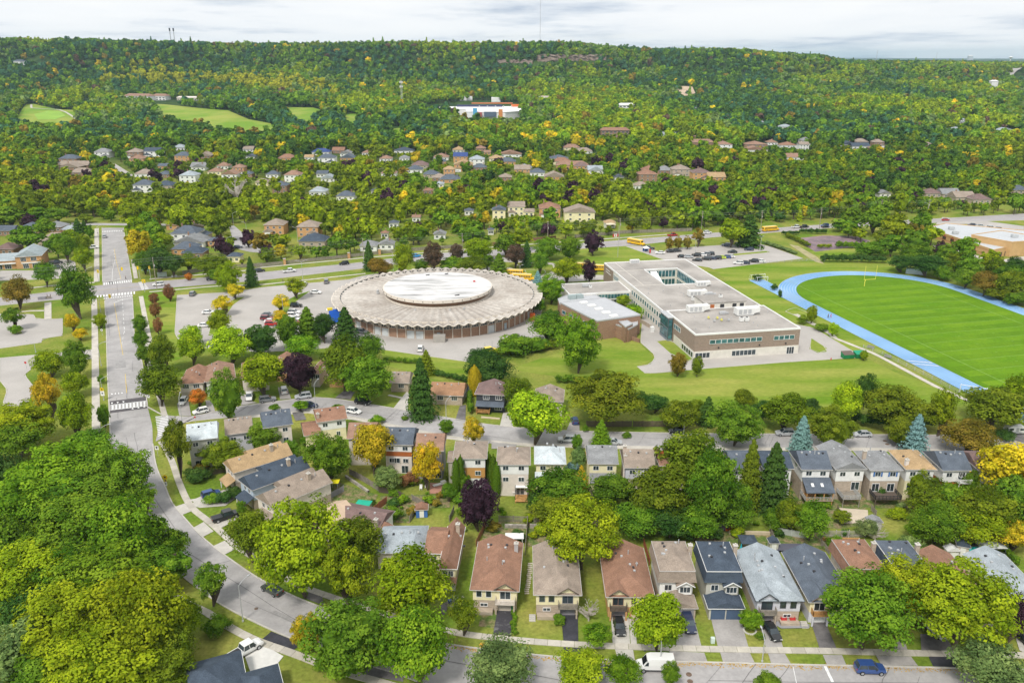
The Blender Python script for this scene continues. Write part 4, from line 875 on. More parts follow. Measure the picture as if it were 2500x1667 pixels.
# ------------------------------------------------------------------ town houses beyond the arterial road
HOUSE_FOOT = []
MIDN = [0]
LOOK = {'b': 'brown', 't': 'taupe', 's': 'slate blue', 'g': 'grey', 'r': 'reddish', 'n': 'dark navy', 'p': 'plum', 'u': 'bright blue', 'o': 'orange brown', 'l': 'light grey', 'y': 'tan'}
LC = {'b': 'brown', 't': 'taupe', 's': 'slate', 'g': 'grey', 'r': 'rust', 'n': 'navy', 'p': 'plum', 'u': 'blue', 'o': 'orange', 'l': 'lgrey', 'y': 'tan'}
WLK = {'w': ('white', 'white-walled'), 'c': ('cream', 'cream-walled'), 'p': ('pinkw', 'pale-walled'), 'o': ('obrick', 'orange brick'), 'k': ('brick', 'brown brick'), 'u': ('buff', 'buff brick')}
def town_house(f, xl, xr, ye, st, rc, wc, tilt=0, D=None):
    ze = 2.9 * st + .3; X0, Y0 = px(f, xl, ye); X1, Y1 = px(f, xr, ye + tilt)
    gx0 = G(X0, Y0); zb = ground_z(*gx0) if gx0[1] > 940 else 0
    def GG(X, Y):
        if zb < .5: return G(X, Y, ze)
        t0 = G(X, Y); z = ground_z(*t0); u = (X - 1250) / FPX; v = (833.5 - Y) / FPX; t = (CAMH - z - ze) / (SP - v * CP); return (u * t, (CP + v * SP) * t)
    A, B = GG(X0, Y0), GG(X1, Y1); W = math.hypot(B[0] - A[0], B[1] - A[1]); rz = math.atan2(B[1] - A[1], B[0] - A[0]); D = D or min(W * .95, 13)
    g_ = ground_z(*A); rnd = random.Random(int(xl * 7 + ye)); wm, ww = WLK[wc]; wm = W_[wm]
    e = empty('house', A[0], A[1], g_, rz, '%s-roofed %s house' % (LOOK[rc], ww), 'house'); 
    MB().box(0, 0, -1.5, W, D, ze).build('wall', wm, e)
    ax = rnd.choice('xy'); hip = min(W, D) * .45 if rnd.random() < .7 else .01
    h_ = min(W, D) * .26; rr = roof(e, 0, 0, W, D, ze, h_, ax, hip, hip, SH[LC[rc]], wm, ov=.4)
    n = 3 if W > 9 else 2
    for s_ in range(st):
        for i in range(n): add_window(e, W, D, 'n', W * (i + .6) / (n + .2), 1.0 + 2.9 * s_, 1.3, 1.2, 1)
    if st > 1 and rnd.random() < .6:
        gw = W * .45; x0 = 0 if rnd.random() < .5 else W - gw
        MB().box(x0 + .1, -3.2, -1, x0 + gw - .1, -.05, 2.7).build('garage', wm, e); roof(e, x0 + .1, -3.2, x0 + gw - .1, 1.0, 2.7, 1.6, 'y', .01, .01, SH[LC[rc]], wm, ov=.3)
        add_garage(e, W, D, 'n', x0 + gw / 2, 0, round(gw * .6), 2.1).location.y = -3.22
    if rnd.random() < .5: MB().cbox(W * rnd.uniform(.2, .8), D * .6, ze, .7, .7, h_ + .9).build('chimney', BRICK, e)
    c = (A[0] + W / 2 * math.cos(rz) - D / 2 * math.sin(rz), A[1] + W / 2 * math.sin(rz) + D / 2 * math.cos(rz))
    HOUSE_FOOT.append((c[0], c[1], W, D, 9 if A[1] < 700 else 15)); return e
for row in '''C4 1490 1700 548 1 b o|C4 1560 1760 590 1 t u|C4 1530 1760 625 2 s w|C4 1600 1830 655 1 s u|C4 1560 1820 705 1 g w|C4 1535 1740 765 1 s o|C4 1625 1810 800 1 n k|C4 1860 1960 690 1 s o|C4 2040 2150 830 1 n c
C4 -60 115 765 1 p k|C4 -30 115 600 1 s k|C4 125 345 592 1 s k|C4 385 545 568 1 g k|C4 545 665 590 1 l o|C4 330 640 690 1 t u|C4 385 560 740 1 t u
C4 530 700 30 1 t k|C4 620 800 78 1 t k|C4 1190 1350 190 2 s w|C4 1395 1540 195 1 n u|C4 1205 1350 90 1 t w|C4 1410 1520 95 1 s k|C4 1605 1750 105 2 l w|C4 1720 1835 30 1 g w|C4 1985 2120 95 1 r w|C4 2170 2260 90 1 s k|C4 1860 1980 70 1 r c|C4 2290 2400 165 1 t c
C5 90 262 548 2 t o|C5 385 570 565 2 t o|C5 400 632 695 1 n u|C5 950 1098 735 1 g w|C5 1125 1248 720 1 g w|C5 160 290 195 2 s k|C5 495 640 250 1 l w|C5 740 895 290 1 s w|C5 105 215 95 1 s w|C5 270 410 100 2 r w|C5 600 720 130 1 l w|C5 560 660 90 1 s w|C5 1050 1120 240 1 s w|C5 1140 1270 85 1 r w|C5 1520 1650 95 1 s u|C5 1600 1720 125 1 t k|C5 1670 1840 140 1 s o|C5 1620 1700 180 1 l w|C5 1210 1290 530 1 s w|C5 1420 1490 480 1 r w|C5 1615 1715 630 1 g w|C5 1890 1965 420 1 s w|C5 2140 2255 415 2 s c|C5 2100 2150 590 1 s w|C5 1700 1800 50 2 y o|C5 1800 1960 30 1 y o|C5 1520 1600 240 1 b k|C5 2200 2310 120 1 t k|C5 1140 1200 620 1 b w
C6 0 150 385 2 t c|C6 145 235 430 1 t c|C6 285 470 400 2 b o|C6 512 780 435 2 t c|C6 870 965 530 1 y w|C6 200 330 80 1 s w|C6 330 500 115 1 t o|C6 600 720 20 1 p o|C6 720 850 55 1 l o|C6 1175 1340 95 2 b k|C6 1340 1480 60 1 g k|C6 1480 1640 50 2 t u|C6 1660 1820 80 2 p o|C6 1800 1955 120 1 y o|C6 1140 1255 195 1 t w|C6 960 1040 120 1 s w|C6 60 200 50 1 t o|C6 410 560 -20 1 b c
C7 1060 1160 265 1 g w|C7 1475 1620 265 1 p u|C7 1625 1785 270 1 g u|C7 1745 1920 300 1 t u|C7 1900 2060 320 1 p u|C7 2260 2400 235 1 s u
A1 400 520 1085 2 s k|A1 400 600 1130 1 t k|A1 640 740 1040 2 g w|A1 980 1090 1035 2 n w|A1 860 960 1040 2 t k|A1 880 980 1085 1 r o|A1 1190 1290 1065 2 s o|A1 1340 1440 1065 1 t k|A1 1180 1260 1010 1 l w|A1 1300 1400 1140 1 g w|A1 1480 1560 1135 1 r w|A1 1585 1665 1145 2 r o|A1 1080 1140 1135 1 s o|A1 1900 2010 1080 1 b o|A1 2130 2250 1040 1 u w|A1 2170 2285 1080 2 s w|A1 1680 1740 1070 1 s w|A1 1660 1730 1020 1 t w|A1 2080 2140 1075 1 y w|A1 2270 2352 1030 1 b k
A2 0 80 1050 1 g w|A2 0 95 1080 1 s o|A2 150 215 1045 1 r w|A2 270 350 1085 1 r w|A2 405 470 1080 1 g w|A2 370 500 1030 1 n w|A2 640 740 1075 1 r w|A2 775 870 1070 2 u o|A2 885 985 1090 2 l w|A2 770 850 1025 1 y w|A2 925 995 1015 1 r k|A2 985 1030 1040 1 r o|A2 1085 1240 1055 1 r w|A2 1020 1115 1085 1 y c|A2 1090 1200 1105 1 s o|A2 780 905 1125 2 y o|A2 910 1000 1145 1 s k|A2 490 600 1130 1 p u|A2 630 720 1105 1 s o|A2 455 560 1160 1 s w|A2 1215 1310 1150 1 l w|A2 1430 1560 1085 1 s w|A2 1480 1700 1130 1 r o|A2 1700 1800 1165 1 l w|A2 1530 1640 1010 1 r c|A2 1620 1725 1035 1 t w|A2 2210 2300 915 1 l w|A2 2070 2180 1165 1 b k|A2 2290 2352 1145 1 r u
A3 40 240 970 1 r k|A3 250 360 985 2 r w|A3 440 600 985 1 r k|A3 600 670 970 1 r w|A3 690 800 990 1 b w|A3 820 885 985 2 t w|A3 830 895 950 2 g w|A3 430 600 1025 1 r w|A3 735 850 1075 1 r w|A3 1120 1200 985 1 n w|A3 1180 1300 1000 1 n w|A3 1200 1290 965 1 t k|A3 1330 1400 965 2 t k|A3 1310 1390 1015 1 r k|A3 100 140 925 1 r k|A3 830 920 655 1 l w|A3 780 850 650 1 l w|A3 1480 1600 675 1 l w|A3 1840 1990 880 1 l w|A3 550 580 820 1 l w|A3 670 790 855 1 l w|A3 1930 1960 790 2 l w|A3 1990 2020 780 1 l w|A3 2180 2300 880 1 l w|A3 1665 1740 990 1 t k|A3 90 140 740 1 l w'''.replace('\n', '|').split('|'):
    q = row.split(); town_house(q[0], float(q[1]), float(q[2]), float(q[3]), int(q[4]), q[5], q[6])

# ------------------------------------------------------------------ the round arena with its folded-plate roof
ACX, ACY, AR = -31.0, 330.6, 43.6
NF = 72
AE = empty('arena', ACX, ACY, 0, 0, 'large round brick arena with a scalloped pale folded roof and flat white central disc', 'arena')
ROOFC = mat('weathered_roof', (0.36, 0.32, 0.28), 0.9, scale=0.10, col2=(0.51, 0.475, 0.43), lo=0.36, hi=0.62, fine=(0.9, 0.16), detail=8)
t = ROOFC.node_tree; P = t.nodes['Principled BSDF']; src = P.inputs['Base Color'].links[0].from_socket
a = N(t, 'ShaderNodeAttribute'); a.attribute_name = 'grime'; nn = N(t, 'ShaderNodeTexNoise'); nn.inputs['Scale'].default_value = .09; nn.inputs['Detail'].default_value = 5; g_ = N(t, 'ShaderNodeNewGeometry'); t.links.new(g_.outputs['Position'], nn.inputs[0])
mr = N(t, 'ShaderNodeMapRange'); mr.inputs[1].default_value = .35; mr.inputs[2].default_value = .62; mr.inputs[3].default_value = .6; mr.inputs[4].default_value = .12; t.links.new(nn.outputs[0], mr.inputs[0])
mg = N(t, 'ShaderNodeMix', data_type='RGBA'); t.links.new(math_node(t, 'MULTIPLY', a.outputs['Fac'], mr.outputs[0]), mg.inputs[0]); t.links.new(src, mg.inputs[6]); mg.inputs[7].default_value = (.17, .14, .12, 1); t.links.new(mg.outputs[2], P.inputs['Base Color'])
DISC = mat('membrane_roof', (0.22, 0.22, 0.215), 0.7, scale=0.11, col2=(0.62, 0.61, 0.60), lo=0.32, hi=0.50, fine=(0.5, 0.06), detail=7, stretch=(0.45, 2.2, 1, 4))
CREAM = plain((.66, .60, .52))
da = math.pi / NF
def foldz(r, s):                     # s from -1 (valley) to 1 (valley), 0 on the crest
    k = (r - 20) / (AR - 20); return 6.7 - 0.5 * k + (0.14 + 0.62 * k) * (0.5 + 0.5 * math.cos(math.pi * s)) - .3
mb = MB(); prof = [-1, -.6, -.25, 0, .25, .6, 1]; rads = [20.2, 28, 36, AR]
for zoff in (0, -.28):
    for r in rads:
        for s_ in prof: a = s_ * da; mb.v.append((r * math.cos(a), r * math.sin(a), foldz(r, s_) + zoff))
n = len(prof)
for L in (0, 1):
    o = L * n * len(rads)
    for j in range(len(rads) - 1):
        for i in range(n - 1):
            f = (o + j * n + i, o + (j + 1) * n + i, o + (j + 1) * n + i + 1, o + j * n + i + 1); mb.f.append(f if L == 0 else f[::-1])
o2 = n * len(rads); j = (len(rads) - 1) * n
for i in range(n - 1): mb.f.append((j + i, o2 + j + i, o2 + j + i + 1, j + i + 1))
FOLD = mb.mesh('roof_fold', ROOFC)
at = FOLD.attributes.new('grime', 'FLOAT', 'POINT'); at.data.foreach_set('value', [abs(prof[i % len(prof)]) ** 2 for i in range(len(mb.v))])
rim = MB()
for i in range(n - 1):
    a, b = prof[i] * da, prof[i + 1] * da
    rim.tube((AR * math.cos(a), AR * math.sin(a), foldz(AR, prof[i]) - .14), (AR * math.cos(b), AR * math.sin(b), foldz(AR, prof[i + 1]) - .14), .20, n=5)
RIM = rim.mesh('roof_edge', CREAM)
RW = 40.3
def bay_pts(r, s_, z): a = s_ * da; return (r * math.cos(a), r * math.sin(a), z)
def panel(r, s0, s1, z0, z1, m, nm, th=.18):
    mb = MB(); mb.add([bay_pts(r, s0, z0), bay_pts(r, s1, z0), bay_pts(r, s1, z1), bay_pts(r, s0, z1), bay_pts(r - th, s0, z0), bay_pts(r - th, s1, z0), bay_pts(r - th, s1, z1), bay_pts(r - th, s0, z1)], [(0, 1, 2, 3), (5, 4, 7, 6), (3, 2, 6, 7), (1, 5, 6, 2), (4, 0, 3, 7), (0, 4, 5, 1)]); return mb.mesh(nm, m)
BP = panel(RW, -.97, .97, -.2, 3.5, BRICK, 'brick_panel'); AG = panel(RW - .15, -.86, .86, 3.55, 6.6, GLASS, 'window')
wf = MB()
for s_ in (-.86, -.3, .3, .86): wf.tube(bay_pts(RW - .02, s_, 3.5), bay_pts(RW - .02, s_, 5.2 + .8 * (1 - abs(s_))), .06, n=4)
for z in (3.58, 4.5): wf.tube(bay_pts(RW - .02, -.9, z), bay_pts(RW - .02, .9, z), .07, n=4)
arcp = [(-.92, 4.3), (-.8, 4.95), (-.5, 5.5), (0, 5.75), (.5, 5.5), (.8, 4.95), (.92, 4.3)]
for p_, q_ in zip(arcp, arcp[1:]): wf.tube(bay_pts(RW + .02, *p_), bay_pts(RW + .02, *q_), .13, n=4)
WF = wf.mesh('window_frame', CREAM)
spd = MB()                            # the pale corners above each arch
for sg in (-1, 1):
    P_ = [bay_pts(RW, sg * .97, 4.3), bay_pts(RW, sg * .8, 4.95), bay_pts(RW, sg * .5, 5.5), bay_pts(RW, sg * .15, 5.75), bay_pts(RW, sg * .15, 6.8), bay_pts(RW, sg * .97, 6.8)]
    o = len(spd.v); spd.v += P_; spd.f.append(tuple(range(o, o + 6)) if sg < 0 else tuple(range(o + 5, o - 1, -1)))
SPD = spd.mesh('arch_spandrel', CREAM)
cb = MB(); cb.add([bay_pts(RW + .28, -1 + .07, -.2), bay_pts(RW + .28, -1 - .07, -.2), bay_pts(RW - .2, -1 - .07, -.2), bay_pts(RW - .2, -1 + .07, -.2), bay_pts(RW + .28, -1 + .07, 3.6), bay_pts(RW + .28, -1 - .07, 3.6), bay_pts(RW - .2, -1 - .07, 3.6), bay_pts(RW - .2, -1 + .07, 3.6),
     bay_pts(AR - .5, -1 + .06, 5.9), bay_pts(AR - .5, -1 - .06, 5.9), bay_pts(RW - .2, -1 - .07, 5.9), bay_pts(RW - .2, -1 + .07, 5.9)],
    [(0, 1, 5, 4), (1, 2, 6, 5), (3, 0, 4, 7), (4, 5, 9, 8), (5, 6, 10, 9), (7, 4, 8, 11), (8, 9, 10, 11)])
COLM = cb.mesh('column', CREAM)
GD = panel(RW + .05, -.8, .8, 0, 3.1, plain((.52, .55, .56)), 'garage_door'); DR = panel(RW + .05, -.35, .35, 0, 2.5, plain((.35, .42, .47)), 'door')
for i in range(NF):
    a = i * 2 * da + R(-90)
    for me_, nm in ((FOLD, 'roof_fold'), (RIM, 'roof_edge')): link(nm, me_, AE, None, a)
    b = link('brick_panel', BP, AE, None, a); w_ = link('window', AG, AE, None, a); link('window_frame', WF, w_); link('arch_spandrel', SPD, AE, None, a); link('column', COLM, AE, None, a)
    k = i if i < NF / 2 else i - NF
    if k in (-1, -2, -5, -6, 7, -9): link('garage_door', GD, b)
    elif k in (1, 9, -12, 14): link('door', DR, b)
def ring(r, z0, z1, name, m, par=AE, n=96):
    mb = MB(); mb.prism([(r * math.cos(2 * math.pi * i / n), r * math.sin(2 * math.pi * i / n)) for i in range(n)], z0, z1); return mb.build(name, m, par)
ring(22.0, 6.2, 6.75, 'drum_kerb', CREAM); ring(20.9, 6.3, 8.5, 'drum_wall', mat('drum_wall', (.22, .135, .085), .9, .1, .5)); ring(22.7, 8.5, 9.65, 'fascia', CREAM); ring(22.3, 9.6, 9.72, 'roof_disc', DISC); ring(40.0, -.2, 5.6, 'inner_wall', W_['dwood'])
SC = MB().box(22.7, -.12, 8.9, 22.85, .12, 9.3).mesh('scupper', DARKM)
for i in range(36): link('scupper', SC, AE, None, i * math.pi / 18)
for x, y, q in ((-6, 17, .9), (9, -15, 1.3), (2, 19, .7)): MB().cbox(x, y, 9.74, 1.4 * q, .5, .25, .4).cbox(x + .6, y + .3, 9.74, .8, .4, .3, 1.0).build('roof_debris', DARKM, AE)
MB().cbox(15, 6, 9.74, .9, .7, .5).build('roof_hatch', W_['red'], AE)
MB().cbox(-25, -1, 6.6, 1.0, 1.0, 1.2).cbox(-25, -1, 7.8, .5, 1.6, .3).build('roof_ventilator', METAL, AE)
for a in (-62, -75, -105): MB().cbox(26 * math.cos(R(a)), 26 * math.sin(R(a)), 6.5, .6, .6, .6).build('roof_ventilator', METAL, AE)
def blk(nm, f, X, Y, sx, sy, h_, m, label, cat, ang=0, z=0.0):
    x, y = gp('%s %f %f' % (f, X, Y))[0]; o = MB().cbox(0, 0, 0, sx, sy, h_).build(nm, m, None, (x, y, z), ang); return tag(o, label, cat)
# ticket booth block, blue inflatable panel and yellow cap by the arena's left side
e = empty('play_banner', *gp('C5 735 1420')[0], 0, R(20), 'tall blue panel with a yellow cap standing at the left side of the arena', 'banner'); MB().box(-2.4, -.7, 0, 2.4, .7, 5.2).build('panel', plain((.02, .13, .62)), e); MB().box(-3.0, -.6, 5.21, -1.0, .6, 6.1).build('cap', plain((.7, .55, .05)), e); MB().box(-3.4, -1.2, 5.4, -3.05, 1.2, 5.6).box(-3.4, 1.0, 5.4, .6, 1.2, 5.6).build('support_arm', WHITE, e)
o = blk('concrete_bin', 'D3', 1020, 52, 4.4, 2.6, 2.6, plain((.36, .34, .31)), 'grey concrete box against the front wall of the arena', 'shed')
o = blk('skip', 'C6', 218, 1405, 2, 1.4, 3.0, plain((.62, .12, .03)), 'orange red container by the right side wall of the arena', 'container', R(10))

# ------------------------------------------------------------------ the school
SO = (43.3, 375.2); se = (math.cos(R(10.4)), math.sin(R(10.4))); ss = (math.cos(R(-78.6)), math.sin(R(-78.6)))
SE = empty('school', SO[0], SO[1], 0, R(10.4), 'two-storey flat-roofed school with a courtyard, taupe brick front block and white window bands', 'school')
# local frame of the school: x east, y = -south
ROOF_G = mat('gravel_roof', (0.27, 0.25, 0.23), 0.95, scale=0.07, col2=(0.41, 0.38, 0.35), lo=0.36, hi=0.6, fine=(1.2, 0.07), detail=7)
ROOF_W = mat('white_roof', (0.45, 0.46, 0.48), 0.8, 0.06, 0.1, fine=(.8, .04))
PALE = plain((.66, .63, .57))
def flat_block(par, P_, z, wall, rm=ROOF_G, base=None, zb=-.2, par_h=.35, cap=WHITE, name='roof'):
    n = len(P_)
    MB().prism(P_, zb, z - .06).build('wall', wall, par)
    MB().prism(P_, z - .05, z).build(name, rm, par)
    mb = MB()
    for i in range(n):
        a, b = Vector((*P_[i], 0)), Vector((*P_[(i + 1) % n], 0)); d = (b - a).normalized(); nn_ = Vector((d.y, -d.x, 0)); t_ = .28
        q = [a + nn_ * .06 - d * .06, b + nn_ * .06 + d * .06, b - nn_ * t_ - d * t_ * 0, a - nn_ * t_]
        mb.prism([(v.x, v.y) for v in q], z - .35 + i * .002, z + par_h + i * .002)
    mb.build('parapet', cap, par)
def rect(x0, y0, x1, y1): return [(x0, y0), (x1, y0), (x1, y1), (x0, y1)]
def wall_windows(par, A, B, z0, z1, n, m=GLASS, gap=.25, mull=0, mg=0.4, frame=WHITE):
    """n windows along the wall foot line from A to B, outward normal on the right of A->B"""
    L = math.hypot(B[0] - A[0], B[1] - A[1]); rz = math.atan2(B[1] - A[1], B[0] - A[0]); st = (L - 2 * mg) / n; w_ = round(st * (1 - gap), 2)
    for i in range(n):
        f = (mg + st * (i + .5)) / L; a_, b_ = win_mesh(w_, round(z1 - z0, 2), mull); fr = link('window', a_, par, (A[0] + (B[0] - A[0]) * f, A[1] + (B[1] - A[1]) * f, z0), rz); p_ = link('pane', b_, fr)
        if m is not GLASS: slot(p_, m)
        if frame is not WHITE: slot(fr, frame)
MZ = 8.4
# main mass around the courtyard: four wings that meet end to end
MB().prism(rect(0, -81, 40, -42.5), -.2, MZ - .06).prism(rect(0, -42.48, 14, 0), -.2, MZ - .06).prism(rect(30, -42.48, 40, 0), -.2, MZ - .06).prism(rect(14.02, -15.5, 29.98, 0), -.2, MZ - .06).build('wall', PALE, SE)
MB().prism(rect(0, -81, 40, -42.5), MZ - .05, MZ).prism(rect(0, -42.48, 14, 0), MZ - .05, MZ).prism(rect(30, -42.48, 40, 0), MZ - .05, MZ).prism(rect(14.02, -15.5, 29.98, 0), MZ - .05, MZ).build('roof', ROOF_G, SE)
mb = MB()
for q in ((-.06, -81, .24, .06), (39.76, -81, 40.06, .06), (.25, -.24, 39.75, .06), (14, -42.5, 14.25, -15.5), (29.75, -42.5, 30, -15.5), (14.26, -15.75, 29.74, -15.5), (14.26, -42.75, 29.74, -42.5)): mb.box(q[0], q[1], MZ - .3, q[2], q[3], MZ + .32)
mb.build('parapet', WHITE, SE)
mb = MB()
for q in ((5, -41, 5.2, -1), (.3, -41.3, 13.7, -41.1), (0.3, -16, 13.7, -15.8), (22, -80.6, 22.2, -43), (30.3, -41.2, 39.6, -41)): mb.box(q[0], q[1], MZ + .002, q[2], q[3], MZ + .12)
mb.build('roof_seam', PALE, SE)
MB().box(-.12, -14.5, -.2, -.01, .05, MZ - .4).build('brick_end_wall', BRICK2, SE)
lt = MB()
for k in range(7): lt.box(-.16, -4.0 - k * .9, 6.4, -.12, -4.0 - k * .9 + .55, 6.9)
for k in range(9): lt.box(-.16, -4.0 - k * .9, 5.2, -.12, -4.0 - k * .9 + .55, 5.7)
lt.build('wall_lettering', WHITE, SE)
wall_windows(SE, (0, -14.8), (0, -23), 4.9, 6.9, 6, TEAL); wall_windows(SE, (0, -40.4), (0, -80), 4.9, 6.7, 14, TEAL, .42); wall_windows(SE, (0, -40.4), (0, -80), 1.2, 3.0, 13, TEAL, .45)
wall_windows(SE, (14.3, -15.5), (29.7, -15.5), 4.7, 7.6, 9, TEAL, .12); wall_windows(SE, (14.3, -15.5), (29.7, -15.5), .6, 3.6, 9, TEAL, .12)
wall_windows(SE, (30, -15.8), (30, -42.2), 4.7, 7.6, 14, TEAL, .15, frame=plain((.35, .5, .6))); wall_windows(SE, (30, -15.8), (30, -42.2), .6, 3.6, 14, TEAL, .15)
st = MB(); st.add([(17, -16, 7.6), (20, -16, 7.6), (15.6, -38, 2.0), (18.6, -38, 2.0), (17, -16, 5.6), (20, -16, 5.6), (15.6, -38, -.1), (18.6, -38, -.1)], [(0, 2, 3, 1), (2, 6, 7, 3), (0, 4, 6, 2), (1, 3, 7, 5), (4, 5, 7, 6)]); st.build('courtyard_ramp', WHITE, SE)
# penthouse
MB().prism(rect(15.5, -81.2, 32, -71.3), MZ + .01, 11.6).build('penthouse_wall', PALE, SE); MB().prism(rect(15.2, -81.5, 32.3, -71), 11.62, 11.85).build('penthouse_roof', ROOF_G, SE)
for x, m_ in ((18.5, W_['stain']), (22.5, DARKM), (27.5, DARKM), (30.5, DARKM)): MB().box(x - .8, -81.32, MZ + .3, x + .8, -81.2, 11.0).build('penthouse_door', m_, SE)
# front block
FZ = 9.3
flat_block(SE, rect(.3, -109.2, 39.6, -81.05), FZ, BRICK2, par_h=.3)
MB().box(.22, -109.3, -.15, 39.68, -109.2, 3.1).box(.2, -109.2, -.15, .3, -90, 3.1).build('plinth', PALE, SE)
wall_windows(SE, (5.5, -109.3), (25.5, -109.3), 5.6, 7.0, 9, TEAL, .12, mg=.2); wall_windows(SE, (29.5, -109.3), (37.8, -109.3), 5.6, 7.0, 4, TEAL, .12, mg=.2)
wall_windows(SE, (.6, -109.35), (6.2, -109.35), .7, 2.5, 4, GLASS, .1, mg=.1); wall_windows(SE, (14.2, -109.35), (23.4, -109.35), .7, 2.5, 6, GLASS, .1, mg=.1); wall_windows(SE, (35, -109.35), (38, -109.35), .1, 2.6, 3, GLASS, .12, mg=.1)
wall_windows(SE, (.18, -98), (.18, -108.8), .7, 2.5, 5, GLASS, .12, mg=.1); wall_windows(SE, (.28, -89.5), (.28, -96), 5.6, 7.2, 4, TEAL, .12, mg=.1)
for x in (9.2, 24.5, 34.5): MB().cbox(x, -109.4, 3.9, .45, .25, .45).build('wall_lamp', DARKM, SE)
# glazed stair tower on the corner
MB().prism(rect(-1.6, -88.5, .15, -80.2), -.1, 8.9).build('stair_tower', plain((.20, .24, .27)), SE); MB().prism(rect(-1.9, -88.8, .18, -79.9), 8.92, 9.25).build('tower_roof', METAL, SE)
wall_windows(SE, (-1.6, -80.4), (-1.6, -88.4), 5.2, 8.4, 5, TEAL, .06, mg=.1, frame=DARKM); wall_windows(SE, (-1.6, -80.4), (-1.6, -88.4), 1.2, 4.6, 5, TEAL, .06, mg=.1, frame=DARKM); wall_windows(SE, (-1.6, -88.5), (.15, -88.5), 1.0, 8.2, 1, TEAL, .06, mg=.1, frame=DARKM)
# west wing and the pale-roofed hall
flat_block(SE, rect(-27, -40.2, -.15, -23.5), 5.7, PALE, par_h=.25)
wall_windows(SE, (-17, -40.2), (-.6, -40.2), 3.1, 5.0, 12, TEAL, .08, mg=.1); wall_windows(SE, (-17, -40.2), (-.6, -40.2), .5, 2.6, 12, GLASS, .08, mg=.1)
GE = empty('school_hall', 0, 0, 0, 0, 'brown brick school hall with pale grey roof and a row of skylights', 'hall')
gy = [G(*px('C6', *q), 7.6) for q in ((470, 1245), (800, 1410), (1190, 1355), (868, 1200))]
flat_block(GE, gy, 7.6, BRICK, ROOF_W, par_h=.18, cap=METAL)
lw = [G(*px('C6', *q), 5.0) for q in ((448, 1212), (470, 1268), (560, 1255), (870, 1222), (790, 1178), (560, 1165))]
flat_block(GE, lw, 5.0, BRICK, ROOF_W, par_h=.2, cap=METAL)
for q in ((680, 1243), (752, 1270), (815, 1300), (880, 1332), (950, 1362)):
    x, y = G(*px('C6', *q), 7.8); MB().cbox(x, y, 7.62, 3.0, 2.0, .45, R(20)).build('skylight', W_['white'], GE)
an = [G(*px('C6', *q), 5.2) for q in ((932, 1428), (1085, 1482), (1165, 1440), (1165, 1410), (1010, 1392))]
flat_block(GE, an, 5.2, BRICK, ROOF_W, par_h=.15, cap=METAL)
an = [G(*px('C6', *q), 6.3) for q in ((975, 1395), (1055, 1462), (1120, 1432), (1040, 1385))]; flat_block(GE, an, 6.3, BRICK, ROOF_W, par_h=.12, cap=METAL)
A_, B_ = gy[0], gy[1]
wall_windows(GE, A_, B_, 3.6, 5.0, 5, TEAL, .5)
# rooftop plant: each unit stands on the roof as a thing of its own
UM = {}
def unit_on_roof(e_, n_, z, kind, label, sc=1.0, rot=0):
    x = SO[0] + se[0] * e_ + math.sin(R(10.4)) * n_; y = SO[1] + se[1] * e_ - math.cos(R(10.4)) * n_
    o = empty('rooftop_unit', x, y, z, R(10.4) + rot, label, 'rooftop unit'); wm_ = plain((.70, .70, .68))
    if kind == 'big':
        MB().box(-3.0, -1.2, .3, 2.2, 1.2, 2.2).build('housing', wm_, o); MB().add([(2.21, -1.1, .6), (3.9, -1.3, 1.1), (3.9, 1.3, 1.1), (2.21, 1.1, .6), (2.21, -1.1, 2.1), (3.9, -1.3, 2.3), (3.9, 1.3, 2.3), (2.21, 1.1, 2.1)], [(0, 3, 2, 1), (4, 5, 6, 7), (0, 1, 5, 4), (1, 2, 6, 5), (2, 3, 7, 6), (3, 0, 4, 7)]).build('intake_hood', wm_, o); MB().box(-2.8, -1.1, 0, 2.0, 1.1, .29).build('curb', METAL, o)
        for x_ in (-2, -.6, .8): MB().box(x_ - .5, -1.23, .6, x_ + .5, -1.2, 1.9).build('access_panel', METAL, o)
    elif kind == 'small':
        MB().box(-.7, -.6, .15, .7, .6, 1.4).build('housing', wm_, o); MB().tube((0, 0, 1.41), (0, 0, 1.55), .42, n=12).build('fan_guard', DARKM, o)
    elif kind == 'duct':
        MB().box(-1.8, -.9, .2, 1.8, .9, 1.5).build('housing', METAL, o); MB().box(1.81, -.5, .2, 3.2, .5, 1.0).build('duct', METAL, o)
    elif kind == 'louvre':
        MB().box(-2.2, -.8, 0, 2.2, .8, 1.7).build('housing', wm_, o)
        for i in range(4): MB().box(-1.9 + i * 1.0, -.86, .2, -1.2 + i * 1.0, -.81, 1.5).build('louvre', METAL, o)
    if sc != 1: o.scale = (sc, sc, sc)
for a_ in ((20.5, 60.5, MZ, 'big', 'white rooftop unit nearest the courtyard', 1.1), (25.5, 61.5, MZ, 'duct', 'metal duct box right beside the white unit near the courtyard'), (17, 67, MZ, 'small', 'small white box unit left of the roof penthouse', 1.2), (29, 46.5, MZ, 'big', 'white unit at the courtyard corner of the school roof', .9),
           (11, 83.8, FZ, 'big', 'long white box unit on the near-left of the front block roof', 1.2), (27.5, 90.5, FZ, 'big', 'hooded white unit on the right of the front block roof', 1.3), (19.5, 88.5, FZ, 'duct', 'narrow white duct unit in the middle of the front block roof', .7), (22.5, 98, FZ, 'small', 'left one of the twin white fan boxes on the front block', 1.1), (24.5, 98, FZ, 'small', 'right one of the twin white fan boxes on the front block', 1.1),
           (14, 2.5, MZ, 'louvre', 'white louvred penthouse near the north edge of the school roof'), (24, 76, 11.86, 'small', 'small vent box on top of the roof penthouse', .9), (-17, 29.5, 5.7, 'duct', 'metal duct unit on the roof of the low west wing', .8), (-15.5, 32, 5.7, 'small', 'small fan on the roof of the low west wing', .8)):
    unit_on_roof(*a_)
